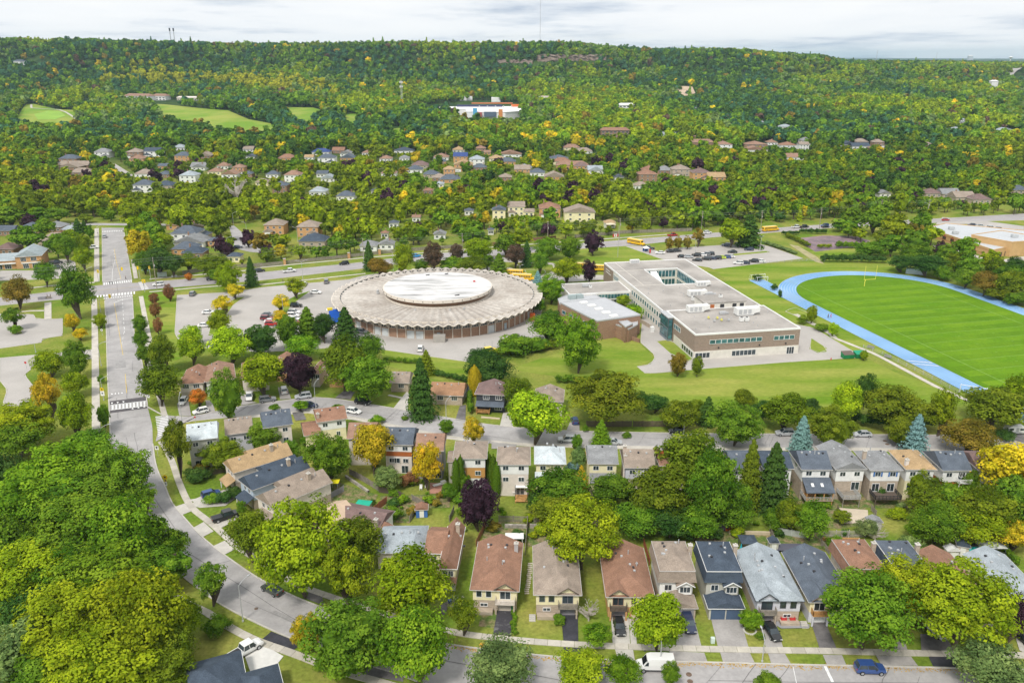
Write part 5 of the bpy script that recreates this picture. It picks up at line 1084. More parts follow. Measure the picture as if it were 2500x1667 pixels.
for q, t_ in (((575, 1207), 'left'), ((640, 1200), 'right')): x, y = G(*px('C6', *q), 5.2); o = MB().cbox(0, 0, 0, 3, 2.2, 1.5, R(20)).cbox(0, 0, 1.51, 2.2, 1.6, .2, R(20)).build('rooftop_unit', plain((.35, .42, .42)), None, (x, y, 5.03)); tag(o, 'grey green cooling unit on the low roof behind the hall, %s one of two' % t_, 'rooftop unit')
for i, (e_, n_) in enumerate(((12, 93), (15, 94), (15.5, 96.5), (12.5, 97), (18, 97))):
    x = SO[0] + se[0] * e_ + math.sin(R(10.4)) * n_; y = SO[1] + se[1] * e_ - math.cos(R(10.4)) * n_; o = MB().cbox(0, 0, 0, .7, .7, .5).tube((0, 0, .5), (0, 0, .8), .2).build('roof_fan', plain((.65, .6, .15)) if i < 3 else METAL, None, (x, y, FZ + .3)); tag(o, 'small %s roof fan on the front block of the school' % ('yellow' if i < 3 else 'silver'), 'roof fan')
for i in range(26):
    e_, n_ = random.uniform(2, 38), random.choice([random.uniform(46, 78), random.uniform(84, 107)]); 
    if 14 < e_ < 33 and 69 < n_ < 84: continue
    MB().tube((e_, -n_, MZ if n_ < 81 else FZ), (e_, -n_, (MZ if n_ < 81 else FZ) + .7), .13).build('vent_pipe', METAL, SE)
X = MB()
strip(X, gp('D4 1350 62 1330 45 1180 15 1100 10'), .35, 0, 1.5); o = X.build('retaining_wall', BRICK); tag(o, 'stepped brown brick retaining wall beside the hall', 'wall')
X = MB(); strip(X, gp('C6 1190 1425 1285 1480'), .3, 0, 1.6); o = X.build('garden_wall', BRICKG); tag(o, 'low buff brick wall between the hall and the school lawn', 'wall')
blk('garden_shed', 'C6', 1292, 1505, 1.4, 1.4, 2.0, W_['white'], 'small white shed by the hall wall', 'shed', R(10))

# ------------------------------------------------------------------ orange brick elementary school on the right
OE = empty('elementary_school', 0, 0, 0, 0, 'long low orange brick school with a white flat roof at the right edge', 'school')
OB = mat('orange_wall', (.56, .36, .17), .85, .06, .5)
RWH = mat('white_gravel_roof', (.48, .50, .52), .8, scale=.07, col2=(.42, .43, .44), lo=.52, hi=.75, fine=(.8, .08), detail=6)
lowP = [G(*px('C7', *q), 4.6) for q in ((1478, 575), (2080, 775), (2235, 742), (2700, 640), (2352, 600), (1650, 535))]
flat_block(OE, lowP, 4.6, OB, RWH, par_h=.3, cap=OB)
hiP = [G(*px('C7', *q), 7.8) for q in ((1880, 640), (2245, 705), (2620, 680), (2150, 600))]
flat_block(OE, hiP, 7.8, OB, RWH, par_h=.35, cap=OB)
A_, B_ = Vector((*lowP[0], 0)), Vector((*lowP[1], 0)); rz = math.atan2(B_.y - A_.y, B_.x - A_.x)
rb = MB(); d_v = (B_ - A_).normalized(); n_v = Vector((d_v.y, -d_v.x, 0))
for z in (1.2, 3.4): a_ = A_ + n_v * .02; b_ = B_ + n_v * .02; rb.add([(a_.x, a_.y, z), (b_.x, b_.y, z), (b_.x, b_.y, z + .22), (a_.x, a_.y, z + .22)], [(0, 1, 2, 3)])
rb.build('brick_band', plain((.40, .10, .05)), OE)
for f_ in (.13, .30, .42, .53, .74):
    p_ = A_.lerp(B_, f_) + n_v * .03; a_, b_ = win_mesh(3.0, 1.6, 2); w_ = link('window', a_, OE, (p_.x, p_.y, 1.6), rz); link('pane', b_, w_); slot(w_, plain((.40, .10, .05)))
    MB().add([(-1.9, -.06, 3.3), (1.9, -.06, 3.3), (0, -.06, 4.5)], [(0, 1, 2)]).build('gable_panel', plain((.42, .12, .06)), OE, (p_.x, p_.y, 0), rz)
C__, D__ = Vector((*lowP[1], 0)), Vector((*lowP[2], 0)); rz2 = math.atan2(D__.y - C__.y, D__.x - C__.x)
for f_, m_, w0 in ((.1, W_['stain'], 1.4), (.45, GLASS, 2.4), (.75, GLASS, 2.0)): p_ = C__.lerp(D__, f_); MB().box(-w0 / 2, -.1, .1, w0 / 2, .0, 2.6).build('door', m_, OE, (p_.x, p_.y, 0), rz2)
for q, z in (((1700, 590), 4.6), ((1735, 630), 4.6), ((2265, 660), 7.8)): x, y = G(*px('C7', *q), z); o = MB().cbox(0, 0, .1, 3.2, 2.0, 1.4).cbox(0, 0, 1.5, 2.4, 1.4, .2).build('rooftop_unit', plain((.45, .47, .48)), None, (x, y, z + .02)); tag(o, 'grey ventilation unit on the white roof of the orange school', 'rooftop unit')

# ------------------------------------------------------------------ plaza building at the left edge
h = House('C4', (122, 838), (372, 822), 6.2, 16, 'orange brick plaza building with a pale blue gable and shop windows', 'plaza_building', 'plaza', bands=[(6.2, W_['obrick'])])
SH['sage'] = shingle((.33, .38, .40)); h.roof('y', .01, .01, 3.0, SH['sage'], W_['obrick'], trim=WHITE)
h.win('n', (h.W * .30, 3.7, 2.4, 1.9, 3), (h.W * .70, 3.7, 2.4, 1.9, 3)); h.box('sign_band', h.W * .2, -.25, 2.6, h.W * .95, -.05, 3.1, W_['white'])
for u in (.36, .72): h.win('n', (h.W * u, .2, 2.4, 2.2, 2))
h.body(-24, 1.2, -.06, 14, [(4.4, W_['obrick'])]); h.roof('x', .01, .01, 2.4, SH['sage'], W_['obrick'], box=(-24, 1.2, -.1, 14), ze=4.4, trim=WHITE)
for u in (-4, -8, -12, -16, -20): w_ = add_window(h.e, 0, 0, 'n', u, .2, 2.8, 2.2, 2); w_.location.y = 1.18
h.box('shop_awning', -23, .2, 2.7, -.2, 1.15, 3.2, W_['white'])

# ------------------------------------------------------------------ far buildings on and under the escarpment
def far_block(f, poly_px, h_, wall, rm, name, label, cat, top=None):
    P_ = [G(*px(f, *q)) for q in poly_px]; zb = max(ground_z(*q) for q in P_); e = empty(name, P_[0][0], P_[0][1], zb, 0, label, cat); P_ = [(q[0] - P_[0][0], q[1] - P_[0][1]) for q in P_]
    a_ = sum(P_[i][0] * P_[(i + 1) % len(P_)][1] - P_[(i + 1) % len(P_)][0] * P_[i][1] for i in range(len(P_)))
    if a_ < 0: P_ = P_[::-1]
    MB().prism(P_, -6, h_).build('wall', wall, e); MB().prism([(x * 1.005, y * 1.005) for x, y in P_], h_ + .02, h_ + .5).build('roof', rm, e); return e, P_
WR = plain((.78, .77, .76)); PK = plain((.62, .45, .38))
e, P_ = far_block('A2', ((745, 757), (1240, 757), (1240, 815), (1130, 830), (865, 822), (860, 790), (640, 785), (640, 765)), 5.5, WR, WR, 'shopping_centre', 'wide white shopping centre with orange and blue accents among far trees', 'shopping centre')
def far_box(f, x0, x1, y, d, z0, z1, m, nm, par):
    A_, B_ = G(*px(f, x0, y)), G(*px(f, x1, y)); g_ = ground_z(*A_); MB().box(A_[0] - par.location.x, A_[1] - par.location.y, z0, B_[0] - par.location.x, A_[1] - par.location.y + d, z1).build(nm, m, par)
far_box('A2', 910, 937, 828, 8, -2, 11, plain((.10, .36, .60)), 'blue_sign_tower', e); far_box('A2', 1085, 1112, 845, 8, -2, 11, plain((.60, .24, .08)), 'orange_sign_tower', e); far_box('A2', 800, 1110, 760, 4, 4.5, 9, plain((.05, .05, .12)), 'dark_shopfront', e); far_box('A2', 1170, 1228, 762, 3, 3, 10, plain((.62, .16, .05)), 'orange_shopfront', e)
far_box('A2', 985, 1068, 828, 6, -1, 6, plain((.10, .14, .2)), 'shop_glazing', e); far_box('A2', 935, 970, 828, 6, -1, 5, plain((.4, .1, .1)), 'shop_sign', e); far_box('A2', 900, 1180, 748, 5, 9.1, 10.5, plain((.7, .2, .1)), 'red_sign_band', e)
for x in range(950, 1225, 55): far_box('A2', x, x + 7, 782, 3, 7.6, 10, METAL, 'rooftop_unit_housing', e)
e, P_ = far_block('A2', ((1322, 690), (1430, 694), (1425, 710), (1322, 706)), 9, WR, PK, 'far_hall', 'pinkish building below the rock face', 'building')
for xy, nm in (((820, 675, 905, 690), 'left'), ((1035, 688, 1097, 700), 'right')): far_block('A2', ((xy[0], xy[3]), (xy[2], xy[3]), (xy[2], xy[1] + 4), (xy[0], xy[1] + 4)), 6, WR, WR, 'far_building', 'low white building behind the shopping centre, the %s one' % nm, 'building')
def far_house(f, x0, x1, y, d, ht, rc, wm_, label, nm='clubhouse', cat='building', wins=4, st=1):
    A_, B_ = G(*px(f, x0, y)), G(*px(f, x1, y)); g_ = ground_z(*A_); rz = math.atan2(B_[1] - A_[1], B_[0] - A_[0]); W_0 = math.hypot(B_[0] - A_[0], B_[1] - A_[1]); e = empty(nm, A_[0], A_[1], g_, rz, label, cat)
    MB().box(0, 0, -4, W_0, d, ht).build('wall', wm_, e); roof(e, 0, 0, W_0, d, ht, d * .22, 'x', d * .3, d * .3, rc, wm_, ov=.8)
    for s_ in range(st):
        for i in range(wins): add_window(e, W_0, d, 'n', W_0 * (i + .5) / wins, 1 + s_ * 3.2, round(W_0 / wins * .6, 1), 1.7, 1)
    HOUSE_FOOT.append((A_[0] + W_0 / 2, A_[1] + d / 2, W_0, d, 60)); return e
far_house('A1', 850, 1020, 692, 18, 9, SH['rust'], WR, 'golf clubhouse with pinkish roof, the long left part', wins=8, st=2); far_house('A1', 1040, 1132, 688, 16, 8, SH['rust'], WR, 'golf clubhouse wing with pinkish roof, the right part', wins=4, st=2)
far_house('A1', 1210, 1360, 688, 10, 5, plain((.7, .62, .55)), plain((.66, .6, .52)), 'low pale building right of the golf clubhouse', wins=9); far_house('A1', 100, 142, 468, 14, 14, SH['slate'], WR, 'tall white house with blue roof on the left wooded slope', 'hill_house', 'house', 2, 2)
far_house('A2', 1785, 1975, 950, 14, 10.5, SH['brown'], W_['brick'], 'three-storey brick apartment block with white balconies', 'apartment_block', 'apartment block', 7, 3); far_house('A2', 1905, 2010, 755, 12, 8, WR, WR, 'white building among the trees right of the shopping centre', 'far_building', 'building', 4, 2)
far_house('A3', 2125, 2168, 615, 12, 16, WR, WR, 'tall pale building on the right wooded slope', 'hill_building', 'building', 1); far_house('A3', 1545, 1700, 452, 14, 9, plain((.6, .48, .3)), plain((.62, .5, .32)), 'sandy building on the crest at the right', 'hill_building', 'building', 6)
far_house('A3', 1972, 2002, 410, 30, 45, WR, plain((.5, .52, .55)), 'hazy tower block on the far horizon', 'tower_block', 'tower', 2)

# rock face and bare slopes of the escarpment
ROCK = mat('rock_face', (.13, .10, .08), .95, scale=.05, col2=(.27, .21, .17), lo=.35, hi=.65, fine=(.25, .28), detail=9, stretch=(1, 1, 3.2))
CLIFF_PX = [((1190, 146), (1340, 160)), ((1310, 138), (1480, 156)), ((1645, 214), (1700, 238)), ((2448, 165), (2510, 195))]
CLIFFS = []
def cliff(s0, x0, x1, yt, ht, lean, label):
    n = int((x1 - x0) / 5); mb = MB(); rows_ = 6
    for i in range(n + 1):
        X = x0 + (x1 - x0) * i / n; p_ = G(X, yt + 1.2 * math.sin(i * .11)); base = Vector((p_[0], p_[1], 0)); d = base.normalized(); z1 = ground_z(*p_) + ht * .62
        for j in range(rows_ + 1):
            k = j / rows_; jit = mnoise.noise(Vector((X * .09, j * 1.3, s0))) * 5 + random.uniform(-1, 1); q = base - d * (lean * k + jit) ; mb.v.append((q.x, q.y, z1 - ht * k * (1 + .25 * mnoise.noise(Vector((X * .05, 0, s0 + 3))))))
    for i in range(n):
        for j in range(rows_):
            a_ = i * (rows_ + 1) + j; b_ = a_ + rows_ + 1; mb.f.append((a_, a_ + 1, b_ + 1, b_))
    o = mb.build('rock_face', ROCK); o['kind'] = 'structure'; return o
cliff(1, 1310, 1480, 148, 18, 8, ''); cliff(2, 1215, 1300, 153, 8, 8, '')
poly('sand_slope', [G(*q) for q in ((1648, 215), (1690, 216), (1700, 236), (1672, 240), (1655, 230))], 3.0, mat('sand', (.50, .38, .27), .95, .15, .02, fine=(.2, .2)), drape=15)
poly('hill_road', [G(*q) for q in ((2450, 193), (2505, 165), (2520, 170), (2470, 192))], 5.0, plain((.33, .31, .29)), drape=15)
# masts
def mast(X, Y0, Y1, w_, label, red=False):
    x, y = G(X, Y0) if Y0 > 146 else (0, 0)
    if Y0 <= 150:
        y = 2700.0 if X < 2000 else 5200.0; x = (X - 1250) / 2118 * y
    d = y * CP; z0 = ground_z(x, y); h_ = (Y0 - Y1) / FPX * math.hypot(x, y) * .98 + 14
    e = empty('radio_mast', x, y, z0, 0, label, 'mast'); L_ = MB(); n = 14
    for k in range(3):
        a_ = k * 2.094; L_.tube((w_ * math.cos(a_), w_ * math.sin(a_), 0), (w_ * .7 * math.cos(a_), w_ * .7 * math.sin(a_), h_), w_ * .28, n=4)
        for i in range(n): b_ = a_ + 2.094; q = 1 - .3 * i / n; L_.tube((w_ * q * math.cos(a_), w_ * q * math.sin(a_), h_ * i / n), (w_ * q * math.cos(b_), w_ * q * math.sin(b_), h_ * (i + 1) / n), w_ * .12, n=3)
    L_.build('lattice', METAL, e); MB().tube((0, 0, h_), (0, 0, h_ * 1.04), .3).build('aerial', DARKM, e)
mast(1318, 112, 16, 1.1, 'very tall thin radio mast rising above the escarpment'); mast(2141, 146, 124, 1.2, 'short lattice mast on the far right horizon, left one'); mast(2287, 146, 130, 1.0, 'faint thin mast on the far right horizon, right one')
e = empty('water_tower', *(( (2469 - 1250) / 2118 * 5200), 5200.0), ground_z(2990, 5200), 0, 'small water tower on the far right horizon', 'water tower'); MB().tube((0, 0, 0), (0, 0, 26), 3, n=10).build('stem', WR, e); MB().tube((0, 0, 26), (0, 0, 34), 6, 12, n=14).tube((0, 0, 34), (0, 0, 38), 12, 5, n=14).build('tank', WR, e)
x, y = G(*px('A2', 425, 745)); e = empty('cell_tower', x, y, ground_z(x, y), 0, 'white lattice phone tower among the yellow woods left of the shopping centre', 'cell tower'); L_ = MB()
for k in range(3): a_ = k * 2.094; L_.tube((2 * math.cos(a_), 2 * math.sin(a_), 0), (1 * math.cos(a_), 1 * math.sin(a_), 44), .25, n=4)
for i in range(11):
    for k in range(3): a_ = k * 2.094; b_ = a_ + 2.094; q = 2 - i * .09; L_.tube((q * math.cos(a_), q * math.sin(a_), i * 4), (q * math.cos(b_), q * math.sin(b_), i * 4 + 4), .14, n=3)
L_.build('lattice', METAL, e)
for z in (40, 33):
    for k in range(6): MB().cbox(2.4 * math.cos(k * 1.047), 2.4 * math.sin(k * 1.047), z, .5, 1.0, 3, k * 1.047).build('antenna', WR, e)
for X in (422, 431):                 # two dark pole-top beacons on the left skyline
    y = 2500.0; x = (X - 1250) / 2118 * y; z0 = ground_z(x, y); e = empty('stack_tower', x, y, z0, 0, 'thin dark-topped twin tower on the left skyline', 'tower', 'twin towers on the left skyline'); MB().tube((0, 0, 0), (0, 0, 52), 1.2, n=6).build('shaft', METAL, e); MB().tube((0, 0, 52), (0, 0, 60), 2.2, n=8).build('head', DARKM, e)

# ------------------------------------------------------------------ trees: prototypes
RS = np.random.RandomState(11)
def unit(n):
    v = RS.normal(size=(n, 3)); return v / np.linalg.norm(v, axis=1)[:, None]
def leaves_mesh(name, C, Nrm, size, lv, core=None, mats=(None,), trunk=None):
    n = len(C); Nrm = Nrm / np.linalg.norm(Nrm, axis=1)[:, None]
    r = RS.normal(size=(n, 3)); U = np.cross(Nrm, r); U /= np.linalg.norm(U, axis=1)[:, None]; V = np.cross(Nrm, U)
    s = size[:, None]
    q = np.stack([C - U * s, C - V * s * .62, C + U * s, C + V * s * .62], 1).reshape(-1, 3)
    verts = [tuple(x) for x in q]; faces = [(4 * i, 4 * i + 1, 4 * i + 2, 4 * i + 3) for i in range(n)]
    val = list(np.repeat(lv, 4)); mi = [0] * n
    if core is not None:
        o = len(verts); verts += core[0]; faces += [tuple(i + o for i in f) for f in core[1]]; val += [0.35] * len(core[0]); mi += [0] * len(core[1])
    if trunk is not None:
        o = len(verts); verts += trunk.v; faces += [tuple(i + o for i in f) for f in trunk.f]; val += [0.5] * len(trunk.v); mi += [1] * len(trunk.f)
    me = bpy.data.meshes.new(name); me.from_pydata(verts, [], faces)
    a = me.attributes.new('lv', 'FLOAT', 'POINT'); a.data.foreach_set('value', np.array(val, dtype=np.float32))
    for m in mats: me.materials.append(m)
    me.polygons.foreach_set('material_index', mi)
    return me
def blob(sx, sz, z0=0, k=0.25, sub=2, seed=0):
    bm = bmesh.new(); bmesh.ops.create_icosphere(bm, subdivisions=sub, radius=1)
    for v in bm.verts:
        d = 1 + k * mnoise.noise(v.co * 1.7 + Vector((seed, 0, 0))); v.co = Vector((v.co.x * sx * d, v.co.y * sx * d, v.co.z * sz * d + z0))
    r = ([tuple(v.co) for v in bm.verts], [tuple(v.index for v in f.verts) for f in bm.faces]); bm.free(); return r
def crown_mesh(name, kind, ncl, nlf, ls, mats, seed=0, trunk=None):
    """unit crown: radius 1 across, from -1 to 1 in height"""
    global RS
    RS = np.random.RandomState(seed + 5)
    core = None
    if kind in ('broad', 'oval', 'airy', 'bush', 'wide'):
        d = unit(ncl * 3)
        low = {'broad': -0.75, 'oval': -0.95, 'airy': -0.75, 'bush': -0.3, 'wide': -0.5}[kind]
        d = d[d[:, 2] > low][:ncl]; n = len(d)
        rr = {'broad': .60, 'oval': .72, 'airy': .56, 'bush': .6, 'wide': .66}[kind] + RS.uniform(-.16, .14, n)
        inner = RS.uniform(size=n) < .22; rr = np.where(inner, rr * .55, rr)
        c = d * rr[:, None]
        cr = RS.uniform(.13, .30, n) * {'broad': 1.0, 'oval': .8, 'airy': .85, 'bush': 1.2, 'wide': .74}[kind]; rr = rr + RS.uniform(-.02, .12, n)
        if kind == 'broad': c[:, 2] = c[:, 2] * .95 + .02; c[:, :2] *= (1 - .22 * np.clip(c[:, 2:3], 0, 1))
        m = max(6, nlf // n); ci = np.repeat(np.arange(n), m); N_ = len(ci)
        u = unit(N_); u[:, 2] = np.where((u[:, 2] < -.35) & (RS.uniform(size=N_) < .7), -u[:, 2], u[:, 2])
        rad = cr[ci] * RS.uniform(.72, 1.12, N_)
        P_ = c[ci] + u * rad[:, None] * np.array([1.12, 1.12, .86])
        nrm = u * .9 + d[ci] * .25 + RS.normal(size=(N_, 3)) * .36 + np.array([0, 0, .30])
        lv = np.clip(.5 + RS.normal(size=n)[ci] * .24 + RS.normal(size=N_) * .15, 0, 1)
        sz = ls * RS.uniform(.65, 1.35, N_)
        if kind != 'airy': core = blob(.42 if kind != 'oval' else .6, .44 if kind != 'oval' else .68, -.08 if kind != 'bush' else .1, .45, 2, seed)
        else: core = blob(.36, .4, 0, .5, 1, seed)
    elif kind == 'conifer':
        N_ = nlf; t_ = RS.uniform(0, 1, N_) ** .85; tier = ncl
        ph = np.floor(t_ * tier); fr = t_ * tier - ph; az = RS.uniform(0, 2 * np.pi, N_)
        arms = 9 + (RS.randint(0, 4, tier + 1))[ph.astype(int)]; off = RS.uniform(0, 6.28, tier + 1)[ph.astype(int)]
        az = np.round((az - off) / (2 * np.pi) * arms) / arms * 2 * np.pi + off + RS.normal(size=N_) * .14
        Rt = (1 - (ph + .15) / tier) ** .74 * (1 + .22 * np.sin(ph * 3.1 + az * 2) + .10 * np.sin(az * 7 + ph * 5)); s_ = RS.uniform(0, 1, N_) ** .5
        rr = Rt * s_; zt = 1 - 2 * (1 - (ph + .6) / tier); z = -(1 - 2 * (ph + .75) / tier) - rr * .26 + (1 - fr) * .05 + RS.normal(size=N_) * .02
        P_ = np.stack([rr * np.cos(az), rr * np.sin(az), z], 1)
        nrm = np.stack([np.cos(az) * .5, np.sin(az) * .5, np.full(N_, .8)], 1) + RS.normal(size=(N_, 3)) * .3
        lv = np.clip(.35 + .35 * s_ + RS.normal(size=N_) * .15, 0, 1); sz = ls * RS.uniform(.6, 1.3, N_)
        bm = MB(); bm.tube((0, 0, -1), (0, 0, .9), .52, .02, 9); core = (bm.v, bm.f)
    elif kind == 'column':
        N_ = nlf; t_ = RS.uniform(-1, 1, N_); az = RS.uniform(0, 6.283, N_); rr = np.sqrt(np.clip(1 - np.abs(t_ * .98 + .12) ** 2.4, 0.02, 1)) * RS.uniform(.8, 1.05, N_) * (1 + .12 * np.sin(az * 4 + t_ * 5))
        P_ = np.stack([rr * np.cos(az), rr * np.sin(az), t_], 1); nrm = np.stack([np.cos(az), np.sin(az), np.full(N_, .5)], 1) + RS.normal(size=(N_, 3)) * .35
        lv = np.clip(.5 + RS.normal(size=N_) * .2, 0, 1); sz = ls * RS.uniform(.6, 1.3, N_); core = blob(.78, .88, -.04, .15, 2, seed)
    return leaves_mesh(name, P_, nrm, sz, lv, core, mats, trunk)
def trunk_mb(limbs=6, seed=0, bare=False):
    """unit trunk: foot at 0, crown centre at 1; girth 1"""
    r = random.Random(seed); mb = MB(); k = [(0, 0, 0)]
    for i in range(4): k.append((r.uniform(-.25, .25) * i, r.uniform(-.25, .25) * i, .3 * (i + 1) if not bare else .5 * (i + 1)))
    rad = [1.25, .8, .62, .4, .16]
    for i in range(4): mb.tube(k[i], k[i + 1], rad[i], rad[i + 1], 7)
    for j in range(limbs):
        a = j * 2.4 + r.uniform(0, .5); b = k[1 + j % 3]; L = r.uniform(7, 13); e = (b[0] + math.cos(a) * L, b[1] + math.sin(a) * L, b[2] + r.uniform(.2, .42) * (2 if bare else 1))
        mb.tube(b, e, .38, .08, 5)
        if bare:
            for q in range(7):
                f = r.uniform(.3, 1); s_ = tuple(b[i] + (e[i] - b[i]) * f for i in range(3)); a2 = a + r.uniform(-1.3, 1.3); l2 = r.uniform(2, 5)
                e2 = (s_[0] + math.cos(a2) * l2, s_[1] + math.sin(a2) * l2, s_[2] + r.uniform(.1, .5)); mb.tube(s_, e2, .12, .03, 4)
                for z_ in range(3):
                    a3 = a2 + r.uniform(-1, 1); mb.tube(e2, (e2[0] + math.cos(a3) * 2, e2[1] + math.sin(a3) * 2, e2[2] + r.uniform(0, .25)), .05, .02, 3)
    return mb
TRUNKS = [trunk_mb(6, i).mesh('trunk', BARK) for i in range(3)]
BARE = trunk_mb(9, 9, True).mesh('branches', plain((0.42, 0.38, 0.33)))
PROTO = {}
def protos(kind, hi, k):
    key = (kind, hi)
    if key not in PROTO:
        spec = {'broad': [(74, 10500, .038), (48, 3400, .07)], 'oval': [(95, 11000, .036), (50, 3000, .068)], 'airy': [(64, 7600, .038), (40, 2400, .07)], 'wide': [(135, 15000, .030), (60, 3600, .066)],
                'bush': [(30, 4000, .06), (20, 1200, .11)], 'conifer': [(18, 11000, .055), (13, 2600, .10)], 'column': [(0, 5000, .055), (0, 1200, .11)]}[kind][0 if hi else 1]
        nv = {'broad': 4, 'oval': 2, 'airy': 3, 'wide': 3, 'bush': 2, 'conifer': 2, 'column': 1}[kind]
        PROTO[key] = [crown_mesh('crown', kind, *spec, (LEAF,), seed=i * 13 + len(kind)) for i in range(nv)]
    return PROTO[key][k % len(PROTO[key])]
HUES = {'dark': ((.06, .118, .022), 'dark green'), 'green': ((.125, .215, .017), 'green'), 'bright': ((.15, .25, .015), 'bright green'), 'olive': ((.15, .195, .014), 'olive green'), 'yg': ((.225, .285, .012), 'yellow green'),
        'yellow': ((.55, .42, .02), 'bright yellow'), 'gold': ((.44, .33, .02), 'golden'), 'orange': ((.50, .17, .03), 'orange'), 'rust': ((.22, .16, .025), 'rusty brown'), 'purple': ((.055, .028, .042), 'dark purple'),
        'redbrown': ((.24, .11, .05), 'red brown'), 'blue': ((.20, .34, .32), 'silvery blue'), 'grey': ((.17, .235, .07), 'grey green'), 'brown': ((.12, .075, .05), 'brown'), 'lime': ((.29, .42, .016), 'lime green')}
TREES = []                           # (object, x, y, colour word, kind word, size word)
OCC = []                             # occupied discs for the scatter
def add_tree(x, y, rx, rz, zc, kind, hue, hi=True, seed=None, label=None, name=None, group=None):
    seed = random.randrange(9999) if seed is None else seed; rnd = random.Random(seed)
    col, word = HUES[hue]; j = rnd.uniform(.88, 1.12); col = tuple(min(1, c * j * rnd.uniform(.94, 1.06)) for c in col)
    nm = name or {'conifer': 'spruce_tree', 'column': 'cedar_tree', 'bush': 'bush'}.get(kind, 'tree')
    gz = ground_z(x, y)
    o = empty(nm, x, y, gz, rnd.uniform(0, 6.28)); 
    c = link('crown' if kind != 'bush' else 'foliage', protos(kind, hi, rnd.randrange(8)), o, (0, 0, zc)); c.scale = (rx * rnd.uniform(.93, 1.07), rx * rnd.uniform(.93, 1.07), rz); c.color = (*col, 1)
    if kind not in ('bush',):
        t_ = link('trunk', TRUNKS[rnd.randrange(3)], o); g_ = 0.022 * rx + .06; t_.scale = (g_, g_, zc)
    kw = {'conifer': 'spruce tree', 'column': 'columnar cedar', 'bush': 'bush', 'oval': 'dense round tree', 'airy': 'open feathery tree', 'wide': 'broad spreading tree', 'broad': 'leafy tree'}[kind]
    size = 'big' if rx > 6 else 'small' if rx < 2.6 else 'mid-sized'
    cat = 'bush' if kind == 'bush' else 'tree'
    o['category'] = cat; THINGS.append(o)
    if group: o['group'] = group
    if label: o['label'] = label
    TREES.append((o, x, y, word, kw, size, label)); OCC.append((x, y, rx))
    return o
def sight_tree(frame, cx, cy, rx, ry, kind='broad', hue='green', **k):
    """a crown seen in the picture: its middle and half extents in survey pixels -> a tree of real size on the ground"""
    s = 1 / FR[frame][2]; X, Y = px(frame, cx, cy); k_ = 1.32 if kind in ('broad', 'bush') else 1.06 if kind == 'conifer' else 1.2; rx *= s * k_; ry *= s * k_ * .94; zc = 6.0
    for _ in range(6):
        x, y = G(X, Y, zc); sc = ppm(x, y, zc); Rx = rx / sc * (1.2 if kind == 'conifer' else 1); al = math.atan2(CAMH - zc, y)
        e = (ry / sc) ** 2 - (Rx * math.sin(al)) ** 2
        Rz = math.sqrt(max(e, (0.55 * Rx) ** 2)) / math.cos(al) if kind not in ('conifer', 'column') else max(ry / sc / math.cos(al) * .96, Rx)
        Rz = min(Rz, Rx * (1.5 if kind not in ('conifer', 'column', 'oval', 'airy') else 9))
        zc = Rz * {'conifer': 1.02, 'column': 1.0, 'bush': .62, 'oval': 1.06}.get(kind, 1.04) + (0.1 if kind not in ('bush',) else 0)
    add_tree(x, y, Rx, Rz, zc, kind, hue, **k)
T_ = sight_tree
